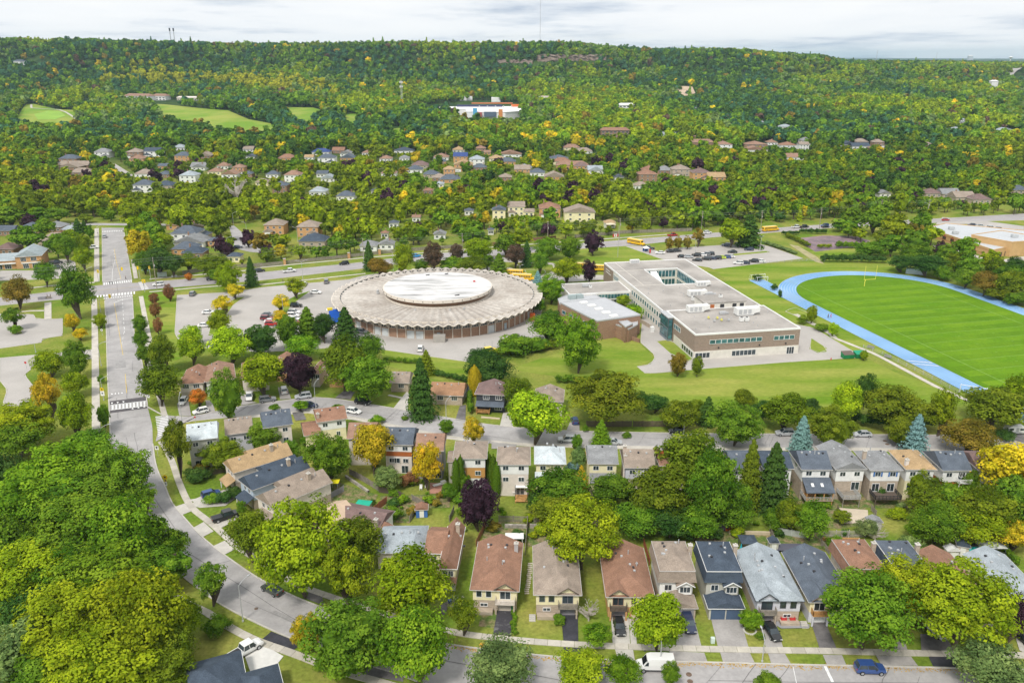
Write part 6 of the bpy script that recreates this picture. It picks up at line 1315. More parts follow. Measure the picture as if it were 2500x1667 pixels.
for f, data in (('V', '''
45 975 75 60 wide yg|150 1090 112 88 wide bright|268 1085 72 78 wide green|38 1165 88 88 wide bright|170 1225 115 88 wide green|285 1225 78 85 broad bright|372 1300 72 62 airy green|60 1330 105 82 wide yg|225 1330 112 84 wide bright|150 1440 122 108 wide yg|318 1420 112 115 wide yg|30 1500 92 80 broad grey|235 1530 122 72 wide yg|385 1545 62 60 broad olive|110 1545 80 60 broad green
482 1333 40 54 airy green|497 1437 28 27 bush green|690 1255 106 116 wide yg|572 1223 48 58 broad olive|819 1244 56 58 broad olive|800 1314 60 84 airy yg|935 1340 86 84 broad yg|703 1450 33 44 oval gold|806 1462 96 92 oval green|958 1478 80 86 broad bright|1158 1528 72 56 broad grey|1335 1535 54 44 broad yg|1428 1540 42 36 broad bright|1541 1545 20 26 oval green|1762 1566 26 16 bush green
1064 1410 35 46 airy olive|1372 1455 36 30 airy bright|1513 1424 58 64 broad yg|1338 1220 82 86 wide yg|1725 1421 27 25 oval bright|1995 1398 106 102 wide green|2085 1350 75 80 wide yg|2214 1388 112 112 wide yg|2330 1415 34 62 broad purple|2275 1532 75 55 broad grey
1097 1155 45 58 oval purple|1047 1092 8 36 column green|1058 1086 8 38 column green|1068 1106 14 20 oval green|1122 1075 9 34 column green|1133 1085 9 38 column green|1141 1100 8 36 column green|980 1060 36 58 airy yellow|855 1022 42 58 broad gold|888 1096 36 32 airy grey|939 1101 20 18 bush redbrown|754 1046 50 56 oval green|608 998 36 34 oval green|508 1041 50 38 oval olive|662 1035 28 24 broad green|404 1015 30 72 airy olive
519 905 36 56 oval green|454 912 20 20 broad orange|364 879 45 46 broad olive|370 808 28 40 broad olive|322 779 18 21 broad green|330 813 18 21 broad green|322 742 17 20 oval green|353 685 10 13 oval redbrown|356 711 12 16 oval redbrown|362 747 10 18 oval redbrown|388 671 12 18 oval redbrown
603 854 48 48 broad yg|684 852 36 46 oval purple|787 832 56 56 broad olive|841 866 58 54 oval green|849 799 28 32 broad green|967 892 32 68 conifer dark|979 832 20 28 conifer olive|439 797 31 34 broad lime|527 790 48 42 broad lime|597 778 36 36 oval dark|658 756 26 36 oval green|706 745 28 40 conifer green|743 748 24 32 broad dark|793 746 27 40 conifer dark|691 795 32 28 broad bright
502 738 25 28 broad yg|540 666 24 19 airy yellow|510 697 25 25 airy yellow|437 768 28 26 airy lime|680 658 26 25 airy yg|645 694 21 25 airy yellow|643 727 19 20 airy yellow|522 634 27 32 oval yg|576 624 14 34 conifer dark|174 664 35 60 broad green|38 668 30 34 broad rust|102 627 22 26 broad green|28 726 24 28 airy green|36 757 13 13 bush green|164 738 16 20 broad yellow|184 765 18 15 airy yellow|228 735 15 16 oval yg|174 821 28 42 oval green
111 832 32 30 broad yg|105 900 32 58 airy gold|171 879 29 28 broad yg|171 950 36 52 broad yg|237 953 13 25 oval green|233 872 8 15 bush green|1229 953 63 60 broad lime|1187 899 35 36 broad olive|1125 846 50 34 broad dark|1090 873 13 32 column gold|1330 784 47 64 oval bright|1390 912 88 66 wide olive|1261 748 38 34 broad green|1266 662 28 32 oval bright|1089 987 27 36 airy gold|1025 978 17 17 oval green
1381 995 23 30 conifer bright|1325 1014 13 18 oval green|1328 1050 21 24 broad grey|1350 1050 12 14 bush orange|1335 1095 14 26 conifer gold|1316 1072 14 16 bush blue|1843 998 24 42 conifer blue|2106 996 26 44 conifer blue|1691 970 59 52 oval green|1710 915 26 22 broad olive|1808 943 52 44 broad olive|1563 953 42 34 broad olive|1626 943 22 32 conifer dark|1913 981 49 48 oval olive|1946 922 36 46 broad lime|1990 895 22 38 oval dark
2063 935 78 50 wide olive|2164 938 32 56 airy yg|2068 988 31 33 oval olive|2227 998 54 42 broad rust|2289 932 70 50 broad olive|2345 905 40 44 broad yg|2258 1027 25 22 bush grey|2318 1074 82 82 airy yellow|2133 1137 50 42 broad olive|2190 1148 42 42 broad green|2106 1108 22 34 oval yg|2229 1112 18 34 oval green|2275 1175 72 62 broad olive|2335 1150 50 60 broad green|2156 1201 62 52 wide green|2113 1214 36 30 airy bright|2250 1207 62 46 broad yg|2325 1225 45 45 airy gold
1582 1050 72 68 broad olive|1522 1130 64 66 broad olive|1644 1115 60 88 broad green|1470 1190 52 42 broad green|1540 1195 50 40 broad dark|1600 1200 44 40 broad green|1690 1150 46 50 broad green|1724 1090 30 78 conifer olive|1777 1094 40 74 conifer dark|1680 1180 45 38 broad green|1864 1193 40 42 broad green|1406 1124 48 42 broad green|1285 1124 66 42 broad green|1275 1170 50 30 broad olive|1815 1180 30 35 broad olive|1230 1150 25 25 broad dark
1303 619 32 28 broad yg|1353 621 18 26 oval purple|1256 568 27 25 oval green|1308 567 27 25 oval green|1363 555 23 27 oval purple|1210 583 14 30 conifer dark|1235 640 12 18 conifer blue|1183 585 22 25 broad brown|1538 557 10 15 oval rust|1558 555 10 15 oval rust|1579 555 10 15 oval rust|1604 542 15 22 airy rust|1681 530 30 30 broad yg|1722 530 28 34 conifer dark|1557 834 20 27 oval rust|1602 839 12 22 oval olive
1098 571 32 26 oval yg|1082 607 32 18 broad olive|995 586 23 32 oval brown|1048 580 15 22 oval brown|926 594 25 36 broad yg|968 608 17 14 oval green|870 612 27 20 broad rust|847 588 14 34 conifer dark|1146 608 20 26 conifer green|1040 607 28 8 bush green
2108 580 36 18 broad green|2073 603 30 18 broad dark|2130 606 38 19 broad dark|2168 630 18 20 bush green|2220 636 30 22 broad green|2264 648 28 26 broad rust|2322 632 34 26 broad green|2300 674 32 20 bush olive|2338 688 26 18 bush green|2100 535 22 24 oval rust|2050 560 26 24 broad green|1950 520 30 20 bush green|2030 545 24 20 broad olive|2000 575 32 16 bush green
1865 720 12 20 oval yg|1915 755 12 15 oval lime|1885 752 16 9 bush green|1843 735 12 12 bush olive|1985 815 9 11 oval yg|1792 673 5 8 oval dark|1741 638 10 9 bush dark|1778 660 8 8 bush dark|1432 690 16 14 broad yg|1455 715 20 16 broad lime|1265 735 22 25 bush dark|1240 705 12 30 bush green|1180 795 40 18 bush green|1235 790 30 18 bush green|1105 820 34 24 broad dark
486 1146 18 14 bush green|512 1142 17 16 bush dark|535 1130 20 14 bush dark|455 1090 26 16 bush dark|555 1165 14 20 airy green|930 960 8 6 bush green|905 1130 14 10 bush green|1030 1128 18 20 broad green|1285 1423 13 14 bush green|1745 1460 10 8 bush green|735 1530 14 16 bush green|850 1195 22 16 bush yg|900 1180 22 14 bush green|780 1180 22 18 bush yg
1345 985 6 12 bush green|2180 1120 14 10 bush green|1935 1185 24 12 airy olive|1990 1210 30 20 airy grey|2060 1180 20 16 bush yg|2020 1130 14 20 bush dark|1890 1150 20 12 bush green|1780 1190 30 20 broad green|1640 1225 20 18 bush dark|1580 1215 28 20 broad dark|1435 1180 30 20 broad dark|1215 1190 14 10 bush yg|1190 1230 16 14 bush dark|1920 1245 20 14 bush green|2090 1255 30 14 bush grey
60 545 35 28 broad green|65 508 18 18 oval purple|100 520 22 20 broad green|128 560 20 26 broad green|160 548 22 22 broad yg|150 565 24 30 broad green|178 520 13 18 conifer dark|193 520 9 14 conifer dark|205 530 10 14 oval green|190 562 18 26 broad olive|192 590 20 26 broad yg|238 488 14 13 oval bright|252 492 13 14 oval bright|195 500 16 10 broad olive|20 495 32 24 broad green|85 490 22 16 broad green|130 492 26 18 broad green
303 490 26 26 broad yg|312 525 24 30 broad yg|318 560 28 34 broad gold|335 515 22 30 broad green|352 535 24 28 broad green|372 552 22 20 broad yg|330 600 22 24 broad green|360 600 34 32 wide dark|395 605 24 26 broad dark|334 606 8 14 conifer blue|430 600 22 20 broad yg|490 608 34 26 oval olive|500 630 20 16 broad green|433 635 9 8 oval orange|415 500 30 34 broad yg|500 520 26 28 broad olive|480 500 26 26 broad yg|505 560 16 20 oval purple|524 575 14 16 oval purple|570 545 16 20 oval purple
40 1000 70 50 wide green|2335 612 26 22 broad dark|2060 520 32 32 broad yg|2012 500 32 32 broad green|1962 498 28 24 broad green|2325 650 40 30 broad olive|1160 560 24 24 broad green|1195 545 24 24 broad yg|1120 600 16 16 broad green|1240 600 20 24 broad green|210 1140 90 70 wide green|330 1140 28 40 airy green|110 1150 90 60 broad green|10 1250 60 70 broad green|140 1320 80 70 broad green|350 1230 50 60 airy green|400 1250 40 50 airy green|420 1420 40 50 broad yg|400 1490 45 55 broad olive|300 1340 70 60 broad green|200 1030 60 40 broad green|10 1100 50 60 broad dark|300 1560 60 40 broad green|60 1400 70 60 broad dark
1470 915 20 18 bush dark|1505 925 30 14 broad dark|1600 935 20 20 broad olive|1755 940 24 24 broad dark|1860 935 22 22 broad dark|1440 1000 10 8 bush green|2310 1000 20 16 bush dark|700 1010 14 12 airy bright|630 935 14 10 airy green|690 930 20 9 airy bright|775 935 14 9 airy bright|865 965 16 12 bush bright|1000 895 14 20 bush dark|1045 905 10 14 bush green'''),):
    for row in data.replace('\n', '|').split('|'):
        q = row.split()
        if len(q) == 6: T_(f, *map(float, q[:4]), q[4], q[5], hi=float(q[1]) > 560)
NEAR_TREES = len(TREES)

# leafless trees
def bare_tree(f, X, Y, w_, h_, label, gd=False):
    x, y = gp('%s %f %f' % (f, X, Y))[0]; sc = ppm(x, y); s = 1 / FR[f][2]
    o = empty('bare_tree', x, y, ground_z(x, y), 1.0, label, 'tree'); t_ = link('branches', BARE, o); t_.scale = (w_ * s / sc / 9, w_ * s / sc / 9, h_ * s / sc / 2.3)
bare_tree('V', 545, 478, 16, 60, 'pale leafless tree standing above the green belt behind the avenue end')
bare_tree('V', 1352, 1425, 16, 42, 'pale bare-branched tree beside the black asphalt driveway')
bare_tree('V', 2010, 1240, 18, 26, 'grey bare-branched tree leaning over the picket fence')
bare_tree('V', 1045, 1410, 14, 36, 'pale bare-branched tree in front of the brown gabled house')

# garden bushes filling the back yards
YARD = ['V 795 1130 1000 1110 1170 1180 1250 1190 1480 1170 1480 1235 1260 1240 1100 1245 990 1190 860 1230 800 1180', 'V 1480 1150 1830 1140 2000 1130 2352 1130 2352 1250 1900 1265 1700 1240 1500 1235', 'V 850 1060 1120 1120 1110 1150 900 1130', 'V 1340 1120 1480 1110 1480 1150 1340 1160', 'V 430 1060 520 1060 520 1080 440 1090']
by_ = random.Random(21); k_ = 0; YP = [gp(s_) for s_ in YARD]
while k_ < 150:
    P_ = by_.choice(YP[:2] + YP); x0, x1 = min(q[0] for q in P_), max(q[0] for q in P_); y0, y1 = min(q[1] for q in P_), max(q[1] for q in P_); x, y = by_.uniform(x0, x1), by_.uniform(y0, y1)
    if not inside(P_, np.array([x]), np.array([y]))[0]: continue
    k_ += 1; r_ = by_.choice((.6, .9, .9, 1.3, 1.8)); add_tree(x, y, r_, r_ * by_.uniform(.7, 1.2), r_ * .6, 'bush', by_.choice(('green', 'dark', 'olive', 'yg', 'bright', 'grey', 'rust')), hi=False, seed=k_ + 500)

# ------------------------------------------------------------------ woods and garden trees beyond the arterial road
def keep_out(s, z=0): CLEAR.append(gp(s, z))
a0, a1 = ARS[0], (ARN[-1][0], ARN[-1][1])
FAIR = [gp('A1 180 715 230 715 380 750 530 760 530 830 480 860 180 850 100 850'), gp('A1 1050 715 1150 722 1370 745 1560 762 1700 820 1850 850 1880 900 1700 925 1560 910 1420 880 1240 840 1120 820'),
        gp('A1 1940 740 2140 740 2230 770 2140 830 2080 860 2010 820'), gp('A2 30 790 110 785 120 820 90 880 20 870'), gp('A2 350 890 430 880 440 920 390 960 350 920'), gp('A1 290 670 340 665 345 700 290 705'), gp('A1 560 695 620 695 640 720 570 720')]
for i, P_ in enumerate(FAIR): poly('fairway', P_, 0.6, GREEN, drape=12); CLEAR.append(P_)
X = MB()
cart = resample(gp('A1 215 720 215 745 290 750 400 755 450 775 490 800 525 825 480 860'), 30); A_, B_ = offset(cart, 1.6), offset(cart, -1.6)
for p_, q_ in zip(A_, B_): X.v += [(*p_, ground_z(*p_) + 1.0), (*q_, ground_z(*q_) + 1.0)]
X.f = [(2 * i, 2 * i + 1, 2 * i + 3, 2 * i + 2) for i in range(29)]; structure('cart_path', X, CONC)
poly('putting_green', gp('A1 235 790 330 765 410 770 450 800 380 825 260 825'), 0.9, mat('putting_grass', (0.24, 0.40, 0.05), 0.95, 0.08, 0.05), drape=12)
for s in ('C4 640 480 1120 500 1120 600 640 640', 'C4 880 -40 1030 -60 1190 110 1130 190 1020 100'): keep_out(s)
keep_out('C4 2040 540 2330 540 2400 640 2400 810 2200 820 2060 700'); keep_out('C5 -40 560 120 720 60 760 -60 740')
keep_out('C5 1680 60 1800 40 1900 90 1900 190 1800 200 1700 120'); keep_out('C6 800 210 960 240 960 290 800 260'); keep_out('C6 1600 140 1720 100 1700 200 1600 210')
keep_out('C6 860 500 980 500 980 600 860 600'); keep_out('C7 2130 380 2352 370 2352 420 2150 420')
keep_out('S 975 262 1010 272 1270 300 1270 255 1180 245')
keep_out('A3 0 600 90 610 40 660 0 650'); keep_out('A3 2240 540 2352 475 2352 490 2270 545')
rg = np.random.RandomState(4)
cand = []
y = 365.0
while y < 2950:
    st = 8.8 if y < 900 else (11.0 if y < 1500 else 13.0)
    half = y * 0.72 + 60; n = int(2 * half / st)
    xx = -half + (np.arange(n) + rg.uniform(-.45, .45, n)) * st; yy = y + rg.uniform(-.45, .45, n) * st
    cand.append(np.stack([xx, yy], 1)); y += st * .95
cand = np.concatenate(cand)
X_, Y_ = cand[:, 0], cand[:, 1]
# which side of the arterial road: its north edge, plus a verge
nx0 = np.array([p[0] for p in ARN]); ny0 = np.array([p[1] for p in ARN])
north = Y_ > np.interp(X_, nx0, ny0) + 12.5
east_belt = inside(gp('C7 640 590 900 620 1240 700 1560 470 2352 330 2352 490 1560 520 1480 640 1560 800 1900 960 2352 1010 2352 1270 2000 1180 1650 1040 1560 960 1240 930 1240 720 700 700'), X_, Y_) & ~inside(gp('C7 1470 470 2352 470 2352 900 2100 880 1480 700'), X_, Y_)
def corridor(s, wd):
    L = resample(gp(s), 80); d = np.full(len(X_), 1e9)
    for p_ in L: d = np.minimum(d, (X_ - p_[0]) ** 2 + (Y_ - p_[1]) ** 2)
    return d < wd * wd
keep = (north | east_belt)
keep &= ~corridor('C4 1010 560 1060 1060', 15) & ~corridor('C4 868 580 868 1060', 6) & ~corridor('C4 640 540 1500 550', 9)
keep &= ~inside(gp('C4 -100 620 650 600 830 900 830 1100 -100 1200'), X_, Y_)
for P_ in CLEAR: keep &= ~inside(P_, X_, Y_)
for P_ in FAIR + [[G(*px('A2', *q)) for q in ((745, 750), (1240, 750), (1240, 830), (865, 830))], [G(*px('A1', *q)) for q in ((850, 680), (1360, 680), (1360, 700), (850, 700))]]:
    for d_0 in (14, 28, 42, 56, 72): q_ = 1 + d_0 / Y_; keep &= ~inside(P_, X_ * q_, Y_ * q_)
for (hx, hy, hw, hd, fr_) in HOUSE_FOOT:
    dx = (X_ - hx); dy = (Y_ - hy); keep &= ~((np.abs(dx) < hw / 2 + 3.2) & (dy > -hd / 2 - min(fr_, 12)) & (dy < hd / 2 + 3.0))
for (tx, ty, r_) in OCC:
    if ty > 330: keep &= ((X_ - tx) ** 2 + (Y_ - ty) ** 2) > (r_ + 3.0) ** 2
X_, Y_ = X_[keep], Y_[keep]
Zg = np.array([ground_z(a, b) for a, b in zip(X_, Y_)])
# behind-the-ridge and out-of-frame trees are left out
den = Y_ * CP + (CAMH - Zg) * SP; pxx = 1250 + FPX * X_ / den; pyy = 833.5 - FPX * (-(CAMH - Zg - 8) * CP + Y_ * SP) / den
vis = (pxx > -260) & (pxx < 2760)
X_, Y_, Zg, pxx, pyy = X_[vis], Y_[vis], Zg[vis], pxx[vis], pyy[vis]
for c0, c1 in CLIFF_PX:
    m_ = (pxx > c0[0]) & (pxx < c1[0]) & (pyy > c0[1]) & (pyy < c1[1]) & (rg.uniform(size=len(X_)) < .86)
    X_, Y_, Zg, pxx, pyy = X_[~m_], Y_[~m_], Zg[~m_], pxx[~m_], pyy[~m_]
nT = len(X_)
zone = np.array([mnoise.noise(Vector((a / 90, b / 140, 0))) for a, b in zip(X_, Y_)]); zone2 = np.array([mnoise.noise(Vector((a / 260, b / 420, 5))) for a, b in zip(X_, Y_)])
rnd1 = rg.uniform(size=nT); names_ = []
for i in range(nT):
    r_, z_, yv = rnd1[i], zone[i] * .7 + zone2[i] * 1.1, Y_[i]
    if yv < 980:
        if r_ < .045 and yv < 800: h_ = 'purple'
        elif r_ < .062: h_ = 'yellow'
        elif r_ < .072: h_ = 'gold'
        elif r_ < .082: h_ = 'rust'
        elif z_ > .22: h_ = 'yg' if r_ < .6 else 'olive'
        elif z_ > -.1: h_ = ('green', 'yg', 'green', 'bright', 'olive')[int(r_ * 97) % 5]
        else: h_ = ('green', 'dark', 'green', 'olive')[int(r_ * 97) % 4]
    else:
        if r_ < .006: h_ = 'gold'
        elif r_ < .011: h_ = 'yellow'
        elif r_ < .035: h_ = 'rust'
        elif r_ < .045: h_ = 'brown'
        elif z_ > .28: h_ = ('yg', 'olive', 'yg', 'green')[int(r_ * 97) % 4]
        elif z_ > -.05: h_ = ('green', 'green', 'olive', 'green', 'grey', 'dark')[int(r_ * 97) % 6]
        else: h_ = ('dark', 'green', 'dark', 'fardark')[int(r_ * 97) % 4]
    names_.append(h_)
yb = inside(gp('A1 700 520 1260 480 2100 560 2350 640 2350 700 1300 600 700 590'), X_, Y_)
for i in np.nonzero(yb)[0]:
    if rnd1[i] < .6: names_[i] = 'yellowband'
HUES['fardark'] = ((.05, .125, .055), 'dark green'); HUES['yellowband'] = ((.30, .30, .02), 'yellow')
conif = (rg.uniform(size=nT) < np.where(Y_ < 900, .05, .02)) & np.array([n_ not in ('yellow', 'gold', 'rust', 'yellowband', 'brown', 'purple') for n_ in names_])
rad = rg.uniform(3.4, 6.8, nT) * np.where(Y_ < 900, 1.0, 1.35); rad[conif] *= .62
RT = np.where(conif, rg.uniform(1.5, 2.4, nT), rg.uniform(.85, 1.25, nT))
# gardens: whatever grows in front of a house stays low enough for the house to be seen over it
lim = np.full(nT, 99.0)
for (hx, hy, hw, hd, fr_) in HOUSE_FOOT:
    yf = hy - hd / 2; k_ = Y_ / yf; hz = ground_z(hx, yf)
    m_ = (Y_ < yf) & (Y_ > yf - 90) & (np.abs(X_ - hx * k_) < hw / 2 + 4.5)
    line_ = CAMH + (hz + 1.2 - CAMH) * k_; lim[m_] = np.minimum(lim[m_], (line_ - Zg)[m_])
free = rg.uniform(size=nT) < .06
hgt = rad * RT * 2.05 + .6; f_ = np.where((hgt > lim) & ~free, np.clip(lim / hgt, .05, 1), 1.0)
rad = rad * f_
ok_ = (rad > .9)
X_, Y_, Zg, pxx, pyy, rad, RT, conif, rnd1 = X_[ok_], Y_[ok_], Zg[ok_], pxx[ok_], pyy[ok_], rad[ok_], RT[ok_], conif[ok_], rnd1[ok_]; names_ = [n_ for n_, k_ in zip(names_, ok_) if k_]; nT = len(X_)
order = np.argsort(Y_)
budget = 300 - sum(1 for t_ in TREES if t_[0]['category'] == 'tree') - 4
singles = set()
for i in order:
    if len(singles) >= budget: break
    if 20 < pxx[i] < 2480: singles.add(int(i))
for i in sorted(singles):
    h_ = names_[i]; k_ = 'conifer' if conif[i] or h_ == 'blue' else ('oval' if h_ == 'purple' else 'airy' if h_ == 'yellow' else ('broad', 'oval', 'wide')[int(rnd1[i] * 31) % 3])
    rz_ = rad[i] * RT[i] if k_ != 'conifer' else max(rad[i] * 1.7, 4)
    add_tree(float(X_[i]), float(Y_[i]), float(rad[i] if k_ != 'conifer' else min(rad[i], 3)), float(rz_), float(rz_ * 1.1 + .8), k_, h_, hi=False, seed=i)
rest = np.array([i for i in range(nT) if i not in singles])
print('forest trees', len(rest), 'single', len(singles))
# prototypes the woods are planted from (crown and trunk in one mesh)
wood = bpy.data.collections.new('wood_kinds')
tm = MB().tube((0, 0, -1.6), (0, 0, 0), .07, .05, 5)
def wp(nm, kind, ncl, nlf, ls, seed):
    ob = bpy.data.objects.new(nm, crown_mesh(nm, kind, ncl, nlf, ls, (LEAF_I, BARK), seed, tm)); wood.objects.link(ob)
for i in range(3): wp('a_broad_%d' % i, 'broad', 22, 620, .155, 40 + i)
for i in range(2): wp('b_oval_%d' % i, 'oval', 24, 560, .15, 50 + i)
wp('c_wide_0', 'wide', 26, 620, .155, 61)
wp('d_airy_0', 'airy', 24, 520, .14, 71)
wp('e_conifer_0', 'conifer', 9, 560, .20, 81); 
n_b = 7
def forest(name, idx):
    me = bpy.data.meshes.new(name); me.from_pydata([(float(X_[i]), float(Y_[i]), float(Zg[i] + rad[i] * (RT[i] * 1.05) + .6)) for i in idx], [], [])
    a = me.attributes.new('kind', 'INT', 'POINT'); a.data.foreach_set('value', np.array([7 if conif[i] else int(rnd1[i] * 1013) % n_b for i in idx], dtype=np.int32))
    a = me.attributes.new('size', 'FLOAT_VECTOR', 'POINT'); a.data.foreach_set('vector', np.array([(rad[i], rad[i], rad[i] * RT[i]) for i in idx], dtype=np.float32).ravel())
    a = me.attributes.new('turn', 'FLOAT_VECTOR', 'POINT'); a.data.foreach_set('vector', np.array([(0, 0, rnd1[i] * 628) for i in idx], dtype=np.float32).ravel())
    a = me.attributes.new('tint', 'FLOAT_COLOR', 'POINT')
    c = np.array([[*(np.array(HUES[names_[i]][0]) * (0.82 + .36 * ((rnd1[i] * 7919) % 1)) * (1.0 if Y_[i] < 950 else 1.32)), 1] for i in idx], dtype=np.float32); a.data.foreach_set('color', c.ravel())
    o = link(name, me); o['kind'] = 'stuff'; o['label'] = 'mixed green and yellowing woods covering the land as far as the escarpment' if name == 'woods' else 'scattered trees between the far houses'
    ng = bpy.data.node_groups.new(name, 'GeometryNodeTree'); ng.interface.new_socket('Geometry', in_out='INPUT', socket_type='NodeSocketGeometry'); ng.interface.new_socket('Geometry', in_out='OUTPUT', socket_type='NodeSocketGeometry')
    gi, go = ng.nodes.new('NodeGroupInput'), ng.nodes.new('NodeGroupOutput'); ci = ng.nodes.new('GeometryNodeCollectionInfo'); ci.inputs[0].default_value = wood; ci.inputs[1].default_value = True; ci.inputs[2].default_value = True
    ip = ng.nodes.new('GeometryNodeInstanceOnPoints'); ip.inputs['Pick Instance'].default_value = True
    mp = ng.nodes.new('GeometryNodeMeshToPoints')
    ng.links.new(gi.outputs[0], mp.inputs[0]); ng.links.new(mp.outputs[0], ip.inputs['Points']); ng.links.new(ci.outputs[0], ip.inputs['Instance'])
    for nm, dt, sock in (('kind', 'INT', 'Instance Index'), ('size', 'FLOAT_VECTOR', 'Scale'), ('turn', 'FLOAT_VECTOR', 'Rotation')):
        na = ng.nodes.new('GeometryNodeInputNamedAttribute'); na.data_type = dt; na.inputs[0].default_value = nm; ng.links.new(na.outputs[0], ip.inputs[sock])
    ng.links.new(ip.outputs[0], go.inputs[0])
    md = o.modifiers.new('plant', 'NODES'); md.node_group = ng
    return o
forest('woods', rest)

# ------------------------------------------------------------------ vehicles
def paint_mat():
    m = bpy.data.materials.new('car_paint'); m.use_nodes = True; t = m.node_tree; p = t.nodes['Principled BSDF']
    oi = N(t, 'ShaderNodeObjectInfo'); t.links.new(oi.outputs['Color'], p.inputs['Base Color']); p.inputs['Roughness'].default_value = .3; p.inputs['Coat Weight'].default_value = .5; p.inputs['Coat Roughness'].default_value = .08
    return m
CARP = paint_mat()
LAMPM = plain((.75, .75, .72), .2); REDM = plain((.35, .01, .01), .3); HUB = plain((.45, .46, .48), .4, metal=.6)
def loft(mb, st):
    n = 8; o = len(mb.v)
    for x, z0, zt, hw in st:
        zm = z0 + (zt - z0) * .55
        for y, z in ((-hw * .80, z0), (-hw * .97, z0 + .12), (-hw, zm), (-hw * .90, zt), (hw * .90, zt), (hw, zm), (hw * .97, z0 + .12), (hw * .80, z0)): mb.v.append((x, y, z))
    for i in range(len(st) - 1):
        for k in range(n): a, b = o + i * n + k, o + i * n + (k + 1) % n; mb.f.append((a, a + n, b + n, b))
    mb.f.append(tuple(range(o, o + n))); e = o + (len(st) - 1) * n; mb.f.append(tuple(range(e + n - 1, e - 1, -1)))
    return mb
VK = {'sedan': dict(L=[(-2.36, .42, .72, .72), (-2.25, .25, .95, .84), (-1.5, .22, 1.0, .90), (-.4, .2, .97, .91), (.9, .2, .95, .91), (1.7, .22, .86, .88), (2.2, .26, .74, .80), (2.36, .38, .58, .68)], C=[(-1.95, -1.15, .35, 1.15)], z=(.93, 1.46), hw=(.80, .60), w=1.42, r=.33),
      'hatch': dict(L=[(-2.05, .42, .80, .74), (-1.98, .25, 1.0, .84), (-1.3, .22, 1.02, .88), (0, .2, .98, .89), (.8, .2, .95, .89), (1.5, .22, .88, .86), (1.95, .28, .74, .78), (2.06, .4, .6, .66)], C=[(-1.95, -1.65, .25, 1.0)], z=(.95, 1.52), hw=(.80, .62), w=1.28, r=.33),
      'suv': dict(L=[(-2.3, .5, .95, .80), (-2.25, .32, 1.12, .90), (-1.4, .28, 1.14, .94), (0, .26, 1.1, .95), (.9, .26, 1.08, .95), (1.7, .28, 1.02, .92), (2.2, .34, .9, .84), (2.32, .46, .74, .74)], C=[(-2.18, -1.85, .35, 1.1)], z=(1.08, 1.74), hw=(.86, .70), w=1.45, r=.38),
      'pickup': dict(L=[(-2.9, .5, .9, .86), (-2.86, .4, 1.12, .94), (-1.0, .36, 1.12, .97), (0, .34, 1.12, .97), (1.3, .34, 1.12, .96), (2.3, .36, 1.06, .93), (2.75, .42, .92, .86), (2.86, .5, .78, .78)], C=[(-.75, -.5, 1.1, 1.6)], z=(1.1, 1.85), hw=(.90, .74), w=1.85, r=.42),
      'van': dict(L=[(-2.95, .5, 2.2, .92), (-2.9, .35, 2.42, .98), (-1.5, .32, 2.48, 1.0), (.6, .32, 2.46, 1.0), (1.25, .32, 2.30, .98), (1.95, .32, 1.30, .97), (2.7, .36, 1.12, .92), (2.88, .46, .9, .82)], C=None, z=(0, 0), hw=(0, 0), w=1.85, r=.38)}
VMESH = {}
def wheel_meshes(r):
    a = MB().tube((0, -.11, 0), (0, .11, 0), r, n=14).mesh('wheel', TYRE); b = MB().tube((0, -.125, 0), (0, .125, 0), r * .62, n=10).mesh('rim', HUB); return a, b
def make_vehicle(kind):
    k = VK[kind]; P_ = {}
    P_['body'] = loft(MB(), k['L']).mesh('body', CARP)
    x_f, x_b = k['L'][-1][0], k['L'][0][0]; zf = k['L'][-1][2]; hw = k['L'][3][3]
    if k['C']:
        xb0, xt0, xt1, xb1 = k['C'][0]; z0, z1 = k['z']; h0, h1 = k['hw']; m = MB()
        m.add([(xb0, -h0, z0), (xb1, -h0, z0), (xb1, h0, z0), (xb0, h0, z0), (xt0, -h1, z1), (xt1, -h1, z1), (xt1, h1, z1), (xt0, h1, z1)], [(0, 3, 2, 1), (4, 5, 6, 7), (0, 1, 5, 4), (1, 2, 6, 5), (2, 3, 7, 6), (3, 0, 4, 7)])
        P_['window_glass'] = m.mesh('window_glass', GLASS)
        m = MB().box(xt0 - .06, -h1 - .03, z1 - .01, xt1 + .06, h1 + .03, z1 + .05)
        for sy in (-1, 1):
            for xa, xb_ in ((xb0, xt0), (xb1, xt1), ((xb0 + xb1) / 2 - .05, (xt0 + xt1) / 2)): m.tube((xa, sy * (h0 + .005), z0), (xb_, sy * (h1 + .005), z1), .045, n=4)
        P_['roof'] = m.mesh('roof', CARP)
        if kind == 'pickup': P_['bed'] = MB().box(-2.72, -.74, .95, -.85, .74, 1.125).mesh('bed', DARKM)
    else:
        m = MB()
        for sy in (-1, 1): m.add([(1.1, sy * 1.005, 1.35), (1.8, sy * .99, 1.32), (1.30, sy * .97, 2.05), (1.1, sy * .98, 2.05)], [(0, 1, 2, 3), (3, 2, 1, 0)])
        m.add([(1.98, -.8, 1.36), (1.98, .8, 1.36), (1.36, .72, 2.2), (1.36, -.72, 2.2)], [(0, 1, 2, 3), (3, 2, 1, 0)]); P_['window_glass'] = m.mesh('window_glass', GLASS)
        m = MB().box(-2.6, -1.02, .5, 1.9, -1.0, .62).box(-2.6, 1.0, .5, 1.9, 1.02, .62); P_['side_trim'] = m.mesh('side_trim', DARKM)
    return P_, k, (x_f, x_b, zf, hw)
